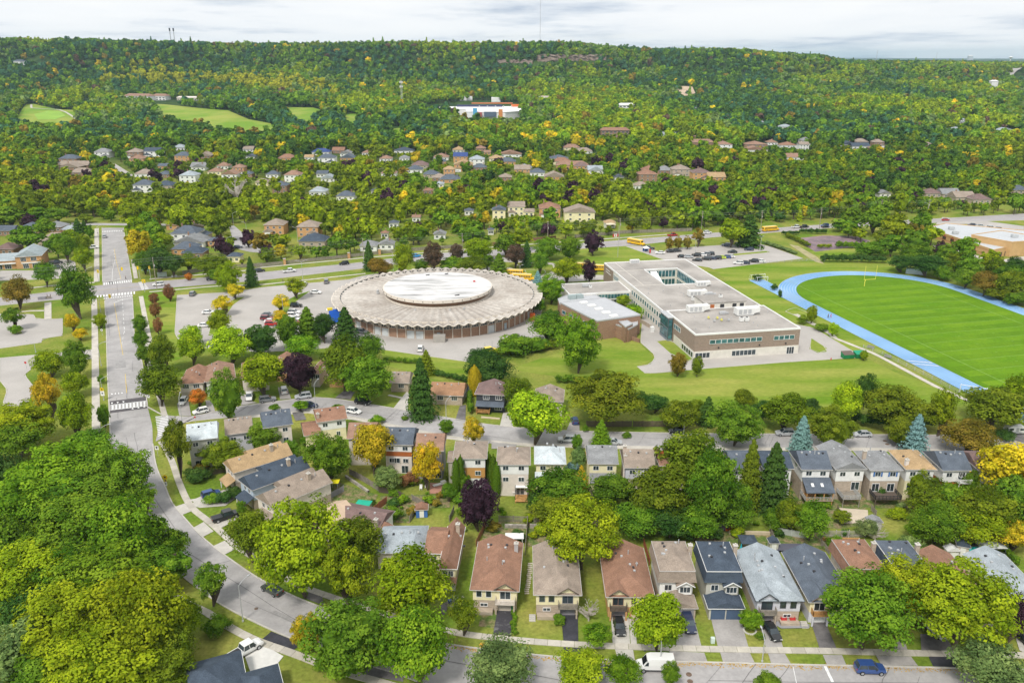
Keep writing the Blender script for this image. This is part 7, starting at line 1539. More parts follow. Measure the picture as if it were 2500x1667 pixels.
def vehicle(kind, x, y, rz, color, label, cat=None, name=None, group=None, z=0.06, s=1.1):
    if kind not in VMESH: VMESH[kind] = (*make_vehicle(kind), wheel_meshes(VK[kind]['r']), MB().box(-.03, -.2, -.08, .03, .2, .08).mesh('headlight', LAMPM), MB().box(-.03, -.14, -.12, .03, .14, .12).mesh('tail_light', REDM), MB().box(-.1, -.09, -.06, .1, .09, .08).mesh('mirror', DARKM))
    P_, k, (xf, xb, zf, hw), (wa, wb), hl, tl, mr = VMESH[kind]
    e = empty(name or {'pickup': 'pickup_truck', 'van': 'van', 'suv': 'suv', 'sedan': 'car', 'hatch': 'car'}[kind], x, y, ground_z(x, y) + z, rz, label, cat or {'pickup': 'pickup truck', 'van': 'van'}.get(kind, 'car'), group); e.scale = (s, s, s)
    for nm, me_ in P_.items(): o = link(nm, me_, e); o.color = (*color, 1)
    for sx in (-1, 1):
        for sy in (-1, 1): w_ = link('wheel', wa, e, (sx * k['w'], sy * (hw - .08), k['r'])); link('rim', wb, w_)
    for sy in (-1, 1): link('headlight', hl, e, (xf - .06, sy * hw * .62, zf + .02)); link('tail_light', tl, e, (xb + .03, sy * hw * .72, k['L'][1][2] - .18)); link('mirror', mr, e, ((k['C'][0][3] - .5) if k['C'] else 1.5, sy * (hw + .08), k['L'][3][2] + .05))
    return e
CC = dict(white=(.78, .78, .77), silver=(.45, .47, .49), grey=(.18, .19, .20), black=(.015, .016, .018), blue=(.03, .07, .22), red=(.45, .02, .02), navy=(.02, .03, .07), yellow=(.80, .60, .02), lime=(.55, .70, .03), dkgreen=(.05, .06, .05), sky=(.04, .30, .62), maroon=(.20, .02, .03))
CW = dict(navy='dark blue', dkgreen='dark grey-green', sky='bright blue', lime='lime yellow', maroon='dark red')
def head(s, x, y):
    if s in ('S', 'A', 'B'):
        L = {'S': SN, 'A': ARN, 'B': AVR}[s]; L = resample(L, 120); i = min(range(1, 119), key=lambda i: (L[i][0] - x) ** 2 + (L[i][1] - y) ** 2); return math.atan2(L[i + 1][1] - L[i - 1][1], L[i + 1][0] - L[i - 1][0])
    return R(float(s))
KW = {'sedan': 'sedan', 'hatch': 'hatchback', 'suv': 'SUV', 'pickup': 'pickup truck', 'van': 'van'}
for row in '''E4 112 1085 sedan black 270 parked on the driveway under the grey balcony
E4 705 1070 suv navy 272 parked on the driveway behind the near street tree
E4 1420 1130 sedan black 278 parked on the driveway beside the small willow tree
E5 608 1450 suv blue B parked along the near kerb at the bottom right
E4 415 1428 van white B+180 parked along the near kerb at the bottom
E5 1175 1120 sedan white 105 half hidden under the two big street trees
E5 1925 1180 sedan black 100 at the right edge behind the purple tree
E2 575 770 sedan dkgreen B+180 parked on the bend beside the big yellow green tree
E2 350 1290 pickup white 48 parked on the pale driveway at the bottom left
E2 180 145 pickup black 35 parked on the concrete driveway of the bend
D2 430 1445 hatch blue 35 behind the round clipped hedge of the bend
E2 1590 1120 sedan blue B hidden between two street trees at the bottom
D2 175 600 hatch white 275 on the driveway of the house with the dark red window boxes
D2 335 690 hatch white S+180 parked at the kerb by the pedestrian crossing
D2 780 555 pickup white 285 with a black bed cover on a driveway behind the oval tree
D2 945 585 suv grey S parked at the kerb left of the purple tree
D2 1095 500 suv white 110 backed into the driveway beside the purple tree
D2 1270 555 suv silver S+180 parked at the kerb below the purple tree
D2 1325 635 sedan navy S parked at the south kerb by the tall street lamp
D3 320 608 suv black S parked at the kerb below the round dark tree
D3 240 690 hatch white S behind the small lime tree at the south kerb
D4 758 775 hatch blue 95 on the driveway right of the big lime tree
D4 690 950 suv silver S+180 parked at the south kerb right of the lime tree
D4 1105 970 sedan silver S parked behind the conical green tree
D4 1690 875 hatch black S+180 parked at the north kerb by a street lamp
D5 1180 890 suv silver S+180 parked at the north kerb beside the blue spruce
D6 393 900 sedan silver S+180 parked between the olive tree and the pale spruce
D3 845 120 suv white 92 parked alone on the pavement in front of the arena
D3 1480 135 suv yellow A parked inside the fence corner near the arena
D3 1700 42 suv black 5 parked beyond the wire fence near the arena
D4 440 80 suv silver 10 half hidden behind the shrubs right of the fence
C5 968 1510 suv grey -12 parked by the arena wall beside the dark conifers
C4 1730 1170 suv grey 95 standing alone in the upper left of the arena lot
C4 1868 1335 sedan white 10 behind the yellow trees, the upper of two in the lot
C4 1835 1452 sedan white 10 behind the yellow trees, the lower of two in the lot
C5 553 1155 sedan white 0 driving past the tip of the tree island
C5 650 1060 suv grey 100 near the top edge of the arena lot
C5 455 1080 sedan white 95 beside the topmost yellow tree of the lot
C5 380 1275 suv black 0 parked right of the yellow trees, uppermost of the row
C5 360 1335 suv white 0 parked right of the yellow trees
C5 350 1365 suv white 2 parked right of the yellow trees
C5 355 1395 sedan white 0 parked right of the yellow trees
C5 360 1430 suv red 0 parked right of the yellow trees
C5 125 1355 sedan grey 0 parked left of the yellow trees
C5 115 1390 suv maroon 0 parked left of the yellow trees
C5 150 1415 sedan white 0 parked left of the yellow trees
C5 158 1440 suv red 0 parked left of the yellow trees
C5 808 898 suv black A+180 driving on the arterial road above the arena
C5 50 963 sedan black A driving on the arterial road behind the white pickup
C5 318 965 pickup white A driving on the arterial road left of the arena
C5 1455 830 suv sky A driving behind the tall yellow green tree
C5 1850 795 suv white A driving behind the brown trees
C4 1420 1085 suv white A+180 waiting east of the crossroads
C4 1915 1035 pickup black A behind the dense yellow green tree
C4 2330 963 suv black A leaving the crossroads eastward
C4 938 655 suv silver 115 driving down the avenue from the far end
C4 830 755 pickup white 25 on a driveway left of the avenue
C4 505 890 pickup black 20 parked beside the plaza, the upper of two
C4 505 935 pickup dkgreen 20 parked beside the plaza, the lower of two
C4 1980 755 van white 10 parked by the dark roofed town houses
C4 2135 748 sedan navy 10 parked on the cul-de-sac
C6 1265 760 pickup black 160 turning in from the arterial beside the school bus
C6 1365 800 sedan white 170 driving into the school lot
C6 1478 643 pickup red A driving on the arterial behind the small maples
C6 1790 620 suv white A driving behind the leafy roadside trees
C6 1463 788 sedan black 10 parked below the small maples
C6 1515 782 sedan black 10 parked below the small maples
C6 1958 733 suv navy 165 in the far row of the school lot
C6 2080 718 suv navy 165 in the far row of the school lot
C6 2135 718 suv silver 165 in the far row of the school lot
C6 2162 770 suv navy 170 in the far row of the school lot
C6 2013 792 sedan black 175 parked alone in the middle of the school lot
C6 1565 833 sedan black 0 at the left end of the school lot's middle rows
C6 1620 836 sedan silver 0 at the left end of the school lot's middle rows
C6 1690 823 suv black 165 in the crowded middle row of the school lot
C6 1740 820 sedan white 165 in the crowded middle row of the school lot
C6 1775 815 suv grey 165 in the crowded middle row of the school lot
C6 1812 810 suv black 165 in the crowded middle row of the school lot
C6 1698 865 sedan black 165 in the crowded front row of the school lot
C6 1780 855 suv black 165 in the crowded front row of the school lot
C6 1830 850 sedan navy 165 in the crowded front row of the school lot
C6 1875 848 suv black 165 in the crowded front row of the school lot
C6 1913 842 sedan lime 165 in the crowded front row of the school lot
C6 1958 838 sedan blue 165 in the crowded front row of the school lot
C6 1995 832 sedan white 165 in the crowded front row of the school lot
C6 2068 893 suv white 165 in the nearest row of the school lot
C6 2125 890 sedan navy 165 in the nearest row of the school lot
C6 2205 876 suv black 170 in the nearest row of the school lot
C6 2265 876 sedan white 165 in the nearest row of the school lot
C7 308 570 pickup white A driving on the arterial right of the school buses
C7 378 568 pickup black A driving just behind the white pickup on the arterial
C7 565 557 suv blue A+180 driving on the arterial at the road's bend
C7 570 567 sedan black A driving toward the wooded bend
C7 1650 505 sedan red A driving past the orange school
C7 1885 550 sedan navy 170 parked behind the orange school
C7 2035 575 suv white 170 parked behind the orange school
C7 2110 590 suv black 170 parked behind the orange school
C7 1955 560 sedan silver 170 parked behind the orange school
A1 690 1110 sedan navy 60 parked in the far cul-de-sac
A1 770 1135 pickup red 80 standing in the far cul-de-sac
C5 1830 75 sedan white 20 parked at the far town crescent
C5 1825 110 sedan grey 80 parked at the far town crescent
C4 1990 690 van white 100 standing behind the purple tree'''.split('\n'):
    q = row.split(); x, y = gp('%s %s %s' % (q[0], q[1], q[2]), .5)[0]; hd = q[5]; ex = 0
    if '+' in hd: hd, ex = hd.split('+')[0], float(hd.split('+')[1])
    vehicle(q[3], x, y, head(hd, x, y) + R(float(ex)), CC[q[4]], '%s %s %s' % (CW.get(q[4], q[4]), KW[q[3]], ' '.join(q[6:])))
# school buses
BUSY = plain((.85, .50, .015), .4)
def bus(x, y, rz, label):
    e = empty('school_bus', x, y, .06, rz, label, 'school bus', 'yellow school buses')
    loft(MB(), [(-5.4, .6, 2.7, 1.1), (-5.3, .5, 3.0, 1.22), (4.0, .5, 3.0, 1.22), (4.15, .5, 2.9, 1.15)]).build('body', BUSY, e)
    loft(MB(), [(4.16, .5, 1.6, 1.05), (5.5, .5, 1.45, 1.0), (5.7, .6, 1.3, .9)]).build('hood', BUSY, e)
    MB().box(-5.1, -1.1, 3.0, 3.8, 1.1, 3.12).build('roof', plain((.80, .62, .25), .4), e)
    for sy in (-1, 1):
        for i in range(11): MB().box(-4.9 + i * .8, sy * 1.235 - .02, 1.85, -4.3 + i * .8, sy * 1.235 + .02, 2.55).build('window', GLASS, e)
        MB().box(-5.2, sy * 1.235 - .015, 1.35, 4.0, sy * 1.235 + .015, 1.45).build('side_stripe', DARKM, e)
    MB().box(4.17, -.95, 1.75, 4.2, .95, 2.6).build('windscreen', GLASS, e); MB().box(-5.43, -.8, 1.6, -5.40, .8, 2.5).build('rear_window', GLASS, e); MB().box(5.7, -1.1, .45, 5.85, 1.1, .75).box(-5.6, -1.1, .45, -5.42, 1.1, .75).build('bumper', DARKM, e)
    wa, wb = wheel_meshes(.5)
    for xx in (-3.2, 4.6):
        for sy in (-1, 1): w_ = link('wheel', wa, e, (xx, sy * 1.08, .5)); link('rim', wb, w_)
    return e
for f, X, Y, a_, lb in (('C6', 1148, 725, 340 - 25, 'yellow school bus turning off the arterial road'), ('C6', 135, 1045, 350, 'yellow school bus right beside the arena roof'), ('C6', 700, 945, 352, 'yellow school bus behind the bright round tree'), ('C6', 800, 960, 352, 'yellow school bus with open door behind the purple tree'), ('C7', 75, 605, 20, 'yellow school bus on the arterial beside the shrubs'), ('C5', 2340, 1005, 350, 'yellow school bus mostly hidden behind the arena roof')):
    x, y = gp('%s %d %d' % (f, X, Y))[0]; bus(x, y, R(a_), lb)
# caravan and flat trailer
x, y = gp('D6 1775 890')[0]; e = empty('caravan', x, y, .06, R(178), 'white rounded caravan parked on the driveway at the right edge', 'caravan')
loft(MB(), [(-2.8, .6, 1.5, .9), (-2.6, .45, 2.1, 1.0), (-1.8, .4, 2.55, 1.05), (1.2, .4, 2.6, 1.05), (2.3, .4, 2.2, 1.05), (2.75, .5, 1.5, 1.0), (2.85, .7, 1.2, .9)]).build('body', plain((.75, .75, .72), .4), e); MB().box(-2.5, 1.04, .7, 2.4, 1.07, .85).box(-2.5, -1.07, .7, 2.4, -1.04, .85).build('side_stripe', DARKM, e)
for x0 in (-1.9, .9):
    for sy in (1, -1): MB().box(x0, sy * 1.055 - .02, 1.4, x0 + 1.0, sy * 1.055 + .02, 2.0).build('window', GLASS, e)
MB().box(-.5, 1.04, .55, .2, 1.08, 2.2).build('door', METAL, e); MB().cbox(0, 0, 2.6, .9, .7, .2).build('roof_hatch', METAL, e)
wa, wb = wheel_meshes(.34)
for sy in (-1, 1): w_ = link('wheel', wa, e, (.2, sy * .95, .34)); link('rim', wb, w_)
x, y = gp('D4 370 62')[0]; e = empty('utility_trailer', x, y, .06, R(8), 'brown flat trailer parked right of the black SUV by the wire fence', 'trailer'); MB().box(-2.6, -1.0, .6, 2.6, 1.0, .75).build('deck', W_['dwood'], e); MB().box(-2.6, -1.0, .76, 2.6, -.93, 1.3).box(-2.6, .93, .76, 2.6, 1.0, 1.3).box(-2.6, -.92, .76, -2.5, .92, 1.3).build('side_rail', plain((.25, .12, .07)), e)
for xx in (-1.9, -1.1):
    for sy in (-1, 1): link('wheel', wa, e, (xx, sy * 1.08, .34))

# ------------------------------------------------------------------ lamps, poles, wires, signals, signs
def lamp(f, X, Y, hgt, arm, label, double=False, m=METAL, L=2.2, wood=False):
    x, y = gp('%s %f %f' % (f, X, Y))[0]; e = empty('street_lamp', x, y, ground_z(x, y), R(arm), label, 'street lamp', 'street lamps')
    MB().tube((0, 0, 0), (0, 0, hgt), .11, .07).build('pole', WOODP if wood else m, e); MB().tube((0, 0, 0), (0, 0, .3), .2).build('base', m, e)
    for s_ in ((1, -1) if double else (1,)):
        a = MB(); p0 = Vector((0, 0, hgt - .1)); 
        for i in range(5): t0, t1 = i / 5, (i + 1) / 5; f_ = lambda t: Vector((s_ * L * t, 0, hgt - .1 + .9 * math.sin(t * 1.5))); a.tube(f_(t0), f_(t1), .055, n=5)
        a.build('arm', m, e); loft(MB(), [(-.4, -.06, .05, .08), (-.1, -.08, .1, .16), (.3, -.08, .08, .14), (.42, -.03, .04, .08)]).build('lamp_head', METAL, e, (s_ * (L + .2), 0, hgt + .8), 0 if s_ > 0 else math.pi)
for a_ in (('E2', 328, 1040, 8.0, 55, 'silver street lamp at the inner curve of the near bend'), ('D4', 1750, 915, 6.6, 100, 'pale street lamp beside the black hatchback'), ('D3', 1080, 748, 5.2, 60, 'street lamp on the lawn of the orange-roofed bungalow'), ('D2', 1388, 672, 8.2, 70, 'tall street lamp beside the dark blue sedan'), ('D2', 165 , 900 - 130, 7.0, 100, 'street lamp at the mouth of the side street'),
           ('D1', 905, 632, 7.0, 20, 'street lamp on the avenue verge beside the crossing sign'), ('D1', 895, 1005, 4.6, 20, 'street lamp on the avenue verge nearest the woods'), ('D1', 882, 332, 7.6, 25, 'street lamp on the avenue verge by the lot entrance'), ('C4', 888, 690, 8, 25, 'street lamp at the far end of the avenue'), ('C4', 790, 1090, 7.5, 20, 'street lamp behind the tall dark tree at the crossroads'),
           ('C4', 2095, 545, 7, 20, 'farthest street lamp of the cul-de-sac'), ('C4', 2215, 640, 7, 160, 'street lamp at the right side of the cul-de-sac'), ('C4', 2045, 790, 7.5, 0, 'street lamp by the white van'), ('C5', 392, 690, 7, 160, 'street lamp in front of the brown hipped house'), ('C5', 1028, 690, 6.5, 0, 'street lamp beside the small purple tree'), ('C5', 985, 885, 6.0, 180, 'street lamp on the arterial verge beside the dark spruce'),
           ('C5', 1250, 962, 9.5, 180, 'plain grey pole lamp behind the arena'), ('C6', 475, 520, 7, 180, 'street lamp before the taupe-roofed mansion'), ('C6', 540, 90, 7, 180, 'far street lamp in the tree belt, upper left one'), ('C6', 948, 240, 7, 180, 'far street lamp in the tree belt, lower right one'), ('C7', 1480, 470, 8, 150, 'street lamp before the orange school'),
           ('D1', 312, 215, 3.6, 180, 'short lamp at the lot exit on the left'), ('E4', 458, 1452, 5.5, 90, 'slim pole lamp in front of the white van'), ('E4', 1335, 1385, 4.6, 90, 'thin pole on the verge right of the wide driveway')): lamp(*a_)
for a_ in (('C5', 270, 1400, 9, 12, 'double-armed lamp amid the yellow trees of the lot', True), ('C5', 440, 1048, 9, 12, 'double-armed lamp beside the topmost yellow tree', True), ('C6', 1680, 800, 6.5, 10, 'double lamp at the left of the school lot', True, METAL, .8), ('C6', 2262, 792, 8, 10, 'double lamp at the right of the school lot', True, METAL, .8), ('C6', 108, 1032, 6, 10, 'double lamp behind the bus next to the arena', True, METAL, 1.0)): lamp(*a_)
PW = []
def power_pole(f, X, Y, hgt, label, rz=20, lampm=False):
    x, y = gp('%s %f %f' % (f, X, Y))[0]; e = empty('power_pole', x, y, ground_z(x, y), R(rz), label, 'utility pole', 'utility poles along the arterial'); MB().tube((0, 0, 0), (0, 0, hgt), .19, .12, 8).build('pole', WOODP, e)
    for z in (hgt - .5, hgt - 1.6, hgt - 2.7): MB().box(-.06, -.8, z - .07, .06, .8, z + .07).build('crossarm', WOODP, e)
    for z in (hgt - .35, hgt - 1.45):
        for yy in (-.7, .7): MB().tube((0, yy, z), (0, yy, z + .3), .06, n=6).build('insulator', METAL, e)
    MB().tube((.32, 0, hgt - 4.2), (.32, 0, hgt - 3.3), .24, n=8).build('transformer', METAL, e); PW.append((x, y, ground_z(x, y) + hgt))
for a_ in (('C4', 1410, 1130, 15, 'tall wooden pole at the crossroads beside the bus shelter'), ('C5', 985, 872, 12, 'wooden pole behind the dark spruce at the arterial'), ('C5', 1873, 862, 14, 'wooden pole left of the round yellow green tree'), ('C6', 357, 705, 12, 'wooden pole between the leafy trees right of the arena'), ('C6', 1000, 690, 13, 'wooden pole near the flagpole'), ('C6', 1735, 600, 12, 'wooden pole above the small maples'), ('C6', 2265, 612, 13, 'leaning pole right of the dark conifers'), ('C7', 515, 582, 13, 'wooden pole by the white pickup on the arterial'), ('C7', 1060, 470, 11, 'half-hidden pole in the belt left of the bend'), ('C7', 1485, 468, 11, 'pole at the left of the orange school'), ('C7', 1880, 430, 11, 'pole beside the purple tree near the orange school'), ('C7', 2275, 445, 12, 'tall pole at the right edge among the poplars')): power_pole(*a_)
wm = MB()
PWX = [(-260, 330, 14)] + PW
for a, b in zip(PWX, PWX[1:]):
    a, b = Vector(a), Vector(b); d = (b - a); pn = Vector((-d.y, d.x, 0)).normalized()
    for off, dz in ((-.7, -.3), (.7, -.3), (-.7, -1.4), (.7, -1.4), (0, -2.9)):
        L = 10
        for i in range(L): f_ = lambda t: a.lerp(b, t) + pn * off + Vector((0, 0, dz - 1.6 * 4 * t * (1 - t) * .6)); wm.tube(f_(i / L), f_((i + 1) / L), .022, n=3)
o = wm.build('power_line', plain((.25, .25, .26))); tag(o, 'bundle of thin power lines strung between the poles along the arterial', 'power line')
x, y = gp('C6 985 838')[0]; e = empty('flagpole', x, y, 0, R(20), 'tall flagpole with a red and white flag on the school lawn', 'flagpole'); MB().tube((0, 0, 0), (0, 0, 17), .12, .06, 8).build('pole', METAL, e)
MB().box(-.9, -.02, 11.0, -.05, .02, 12.6).build('flag_band', W_['red'], e); MB().box(-2.6, -.02, 11.0, -.91, .02, 12.6).build('flag_field', W_['white'], e); MB().box(-3.4, -.02, 11.0, -2.61, .02, 12.6).build('flag_band', W_['red'], e); MB().cbox(-1.75, 0, 11.4, .7, .06, .8).build('flag_emblem', W_['red'], e)
YS = plain((.82, .58, .01), .4)
def signal(f, X, Y, hgt, arm, alen, heads, label):
    x, y = gp('%s %f %f' % (f, X, Y))[0]; e = empty('traffic_signal', x, y, 0, R(arm), label, 'traffic light', 'traffic lights at the crossroads'); MB().tube((0, 0, 0), (0, 0, hgt), .12, .09).build('pole', METAL, e)
    if alen: MB().tube((0, 0, hgt - .4), (alen, 0, hgt - .1), .07).build('arm', METAL, e)
    for h_ in heads:
        b = MB().cbox(h_, .25, hgt - 1.2, .75, .5, 1.5).build('signal_head', YS, e)
        for i, c in enumerate(((.3, .02, .02), (.3, .2, .02), (.02, .25, .08))): MB().tube((h_, -.02, hgt + .05 - i * .45), (h_, -.06, hgt + .05 - i * .45), .13, n=8).build('lens', plain(c, .3), b)
for a_ in (('C4', 1258, 1038, 6.2, 195, 7.5, (7.2, .3), 'traffic light with a long arm over the northern crosswalk'), ('C4', 885, 1058, 5.4, 0, 0, (0.3,), 'traffic light at the north-west corner of the crossroads'), ('C4', 1300, 1150, 5.4, 0, 0, (-.3, .4), 'traffic light at the south-east corner of the crossroads'), ('C4', 1355, 1045, 6.5, 0, 0, (0,), 'traffic light pole beside the tall wooden pole'), ('C4', 905, 1330, 6.0, 60, 5.5, (5.2,), 'traffic light at the south-west corner with an arm over the road')): signal(*a_)
def sign(f, X, Y, hgt, plates, label, rz=0):
    x, y = gp('%s %f %f' % (f, X, Y))[0]; e = empty('road_sign', x, y, 0, R(rz), label, 'road sign', 'road signs'); MB().tube((0, 0, 0), (0, 0, hgt), .05, n=6).build('post', METAL, e)
    for z, w_, h_, m, rnd_ in plates:
        if rnd_: b = MB().tube((0, -.06, z), (0, -.09, z), w_ / 2, n=14 if rnd_ == 1 else 4).build('sign_plate', m, e)
        else: b = MB().box(-w_ / 2, -.09, z - h_ / 2, w_ / 2, -.06, z + h_ / 2).build('sign_plate', m, e)
        if m in (YS, W_['white']): MB().box(-w_ * .18, -.105, z - .2, w_ * .18, -.095, z + .2).build('sign_symbol', DARKM, b)
sign('D1', 1300, 645, 3.4, ((3.1, 1.1, 1.1, YS, 1), (2.0, .8, 1.2, W_['white'], 0)), 'yellow crossing sign at the right end of the zebra crossing'); sign('D1', 903, 632, 4.2, ((3.7, 1.2, 1.2, YS, 1), (2.4, 1.2, 1.6, W_['white'], 0)), 'yellow crossing sign over a white board on the left verge'); sign('D1', 1452, 1405, 3.8, ((3.4, 1.3, 1.3, YS, 1), (2.5, .9, .9, YS, 2), (1.6, .6, 1.1, W_['white'], 0)), 'round yellow sign with smaller plates beside the curving sidewalk')
sign('D1', 1376, 1120, 3.0, ((2.6, 1.0, 1.1, W_['white'], 0), (2.75, .5, .5, W_['red'], 1)), 'white sign with red symbol on the inner kerb of the bend'); sign('D1', 234, 365, 3.0, ((2.6, .8, .8, W_['red'], 1),), 'small red round sign at the left lot exit'); sign('D2', 292, 805, 2.6, ((2.3, .7, .7, W_['red'], 2),), 'small red sign at the side street mouth behind the pale-roofed house'); sign('D1', 893, 68, 2.6, ((2.2, .9, .9, W_['white'], 1),), 'round white sign on the narrow avenue verge'); sign('D1', 935, 1000, .9, ((.7, 1.6, .6, plain((.45, .6, .7)), 0),), 'low pale blue board on the verge by the woods')
def small(nm, f, X, Y, mb, m, label, cat, rz=0, z=.03):
    x, y = gp('%s %f %f' % (f, X, Y))[0]; o = mb.build(nm, m, None, (x, y, z), R(rz)); return tag(o, label, cat)
hyd = lambda s=1: MB().tube((0, 0, 0), (0, 0, .65 * s), .14 * s, .13 * s, 8).tube((0, 0, .65 * s), (0, 0, .85 * s), .15 * s, .05 * s, 8).tube((-.22 * s, 0, .5 * s), (.22 * s, 0, .5 * s), .07 * s, n=6)
small('fire_hydrant', 'D5', 1600, 222, hyd(1.1), W_['red'], 'red fire hydrant at the lower edge of the school pavement', 'hydrant'); small('fire_hydrant', 'E3', 610, 1265, hyd(1.3), plain((.75, .42, .05)), 'yellow fire hydrant on the near verge, left of a pair', 'hydrant'); small('fire_hydrant', 'E3', 628, 1262, hyd(1.2), plain((.75, .42, .05)), 'yellow fire hydrant on the near verge, right of a pair', 'hydrant'); small('utility_box', 'E4', 910, 1222, MB().cbox(0, 0, 0, .7, .6, 1.1), plain((.55, .65, .6)), 'pale green utility box on the lawn left of the wide driveway', 'utility box')
for X, Y, lb in ((255, 200, 'open-topped green dumpster, the left of two'), (367, 195, 'green dumpster with a sloped lid, the right of two')):
    x, y = gp('D6 %d %d' % (X, Y))[0]; e = empty('dumpster', x, y, .05, R(8), lb, 'dumpster'); g_ = plain((.02, .22, .08)); MB().add([(-1.9, -1.1, .1), (1.9, -1.1, .1), (1.9, 1.1, .1), (-1.9, 1.1, .1), (-1.9, -1.3, 1.5), (1.9, -1.3, 1.5), (1.9, 1.3, 2.1), (-1.9, 1.3, 2.1)], [(0, 3, 2, 1), (4, 5, 6, 7), (0, 1, 5, 4), (1, 2, 6, 5), (2, 3, 7, 6), (3, 0, 4, 7)]).build('container', g_, e); MB().add([(-1.95, -1.35, 1.54), (1.95, -1.35, 1.54), (1.95, 1.35, 2.16), (-1.95, 1.35, 2.16)], [(0, 1, 2, 3)]).build('lid', plain((.02, .28, .16)) if X > 300 else W_['dwood'], e)
    for i in range(5): MB().box(-1.6 + i * .8, -1.34, .3, -1.5 + i * .8, -1.12, 1.3).build('rib', g_, e)

# sports field furniture
x, y = gp('C7 918 1100')[0]; e = empty('goal_post', x, y, .1, R(10), 'yellow football goal post with two tall uprights', 'goal post'); gm_ = plain((.82, .72, .12)); MB().tube((0, 0, 0), (0, 0, 2.2), .14).tube((0, 0, 2.2), (.6, .5, 3.0), .12).build('gooseneck', gm_, e); MB().tube((-.2, .5, 3.0), (5.5, .5, 3.0), .1).build('crossbar', gm_, e)
for xx in (-.2, 5.5): MB().tube((xx, .5, 3.0), (xx, .5, 9.4), .07).build('upright', gm_, e)
def goal(f, X, Y, rz, label, w_=7.3, h_=2.5, d=2.0):
    x, y = gp('%s %f %f' % (f, X, Y))[0]; e = empty('soccer_goal', x, y, .1, R(rz), label, 'soccer goal'); m = MB(); m.tube((0, 0, 0), (0, 0, h_), .09).tube((w_, 0, 0), (w_, 0, h_), .09).tube((0, 0, h_), (w_, 0, h_), .09); m.build('front_frame', WHITE, e); m = MB()
    for xx in (0, w_): m.tube((xx, 0, h_), (xx, d * .5, h_), .05).tube((xx, d * .5, h_), (xx, d, 0), .05).tube((xx, 0, 0), (xx, d, 0), .05)
    m.tube((0, d, 0), (w_, d, 0), .05); m.build('back_frame', WHITE, e)
goal('C6', 2180, 1045, 14, 'white soccer goal at the top-left tip of the track, rear one'); goal('C6', 2235, 1062, 14, 'smaller white soccer goal in front of another at the track tip', 5.5, 2.2); goal('D6', 1280, 515, -28, 'white soccer goal lying behind the near end of the track', 7.3, 2.6)
x, y = gp('C7 1290 985')[0]; e = empty('storage_container', x, y, .05, R(-24), 'white storage container beside the far side of the track', 'container'); MB().box(0, 0, 0, 9, 2.6, 2.6).build('box', plain((.62, .70, .76)), e)
for i in range(20): MB().box(.2 + i * .44, -.05, .1, .4 + i * .44, 0, 2.5).build('corrugation', plain((.62, .70, .76)), e)
for X, Y, lb in ((465, 115, 'dark low bench pile by the track fence, the upper one'), (620, 200, 'dark low bench pile by the track fence, the lower one')): small('bench', 'D6', X, Y, MB().cbox(0, 0, .35, 2.6, .5, .12).cbox(-1, 0, 0, .1, .45, .34).cbox(1, 0, 0, .1, .45, .34).cbox(0, .5, .5, 2.6, .1, .5), W_['grey'], lb, 'bench', -50)
x, y = gp('C6 1240 790')[0]; e = empty('event_tent', x, y, .05, R(10), 'small blue and white pop-up tent on the school drive', 'tent'); MB().add([(-1.6, -1.6, 2.1), (1.6, -1.6, 2.1), (1.6, 1.6, 2.1), (-1.6, 1.6, 2.1), (0, 0, 3.3)], [(0, 1, 4), (1, 2, 4), (2, 3, 4), (3, 0, 4), (3, 2, 1, 0)]).build('canopy', W_['white'], e); MB().box(-1.5, 1.5, .1, 1.5, 1.55, 2.05).build('side_cloth', plain((.02, .08, .3)), e)
for a_ in (-1.5, 1.5):
    for b_ in (-1.5, 1.5): MB().tube((a_, b_, 0), (a_, b_, 2.1), .05, n=5).build('leg', METAL, e)
small('banner_stand', 'C6', 1275, 800, MB().cbox(0, 0, .3, .9, .1, 1.8).cbox(0, 0, 0, .6, .6, .3), W_['red'], 'red banner stand beside the pop-up tent', 'banner', 10)

# bus shelters and benches on the arterial
def shelter(f, X, Y, rz, label):
    x, y = gp('%s %f %f' % (f, X, Y))[0]; e = empty('bus_shelter', x, y, .05, R(rz), label, 'bus shelter'); fm = MB()
    for xx in (0, 2, 4):
        for yy in (0, 1.5): fm.tube((xx, yy, 0), (xx, yy, 2.5), .06, n=5)
    for z in (.3, 2.45): fm.tube((0, 1.5, z), (4, 1.5, z), .05, n=5).tube((0, 0, z), (0, 1.5, z), .05, n=5).tube((4, 0, z), (4, 1.5, z), .05, n=5)
    fm.build('frame', METAL, e); MB().box(-.15, -.2, 2.52, 4.15, 1.7, 2.62).build('roof', plain((.55, .62, .62), .3), e); MB().box(.05, 1.48, .35, 3.95, 1.5, 2.4).build('glass_wall', plain((.45, .55, .53), .1), e); MB().cbox(2, 1.1, .45, 2.6, .4, .08).build('seat', METAL, e)
shelter('C4', 1418, 1030, 20, 'glass bus shelter on the north side east of the crossroads'); shelter('C4', 508, 1180, 20, 'glass bus shelter half behind the tall dark tree')
small('bench', 'C4', 1565, 1022, MB().cbox(0, 0, .4, 2.6, .6, .1).cbox(0, .3, .5, 2.6, .1, .7).cbox(-1.1, 0, 0, .1, .5, .4).cbox(1.1, 0, 0, .1, .5, .4), METAL, 'grey bench on the verge right of the bus shelter', 'bench', 20); small('bench', 'C4', 435, 1212, MB().cbox(0, 0, .4, 2.4, .6, .1).cbox(0, .3, .5, 2.4, .1, .6).cbox(-1, 0, 0, .1, .5, .4).cbox(1, 0, 0, .1, .5, .4), W_['greyw'], 'bench where two people wait at the left of the arterial', 'bench', 20); small('bus_stop_sign_box', 'C4', 378, 1218, MB().cbox(0, 0, 0, 3.0, 1.0, 1.3), W_['grey'], 'grey box beside the waiting bench', 'box', 20)

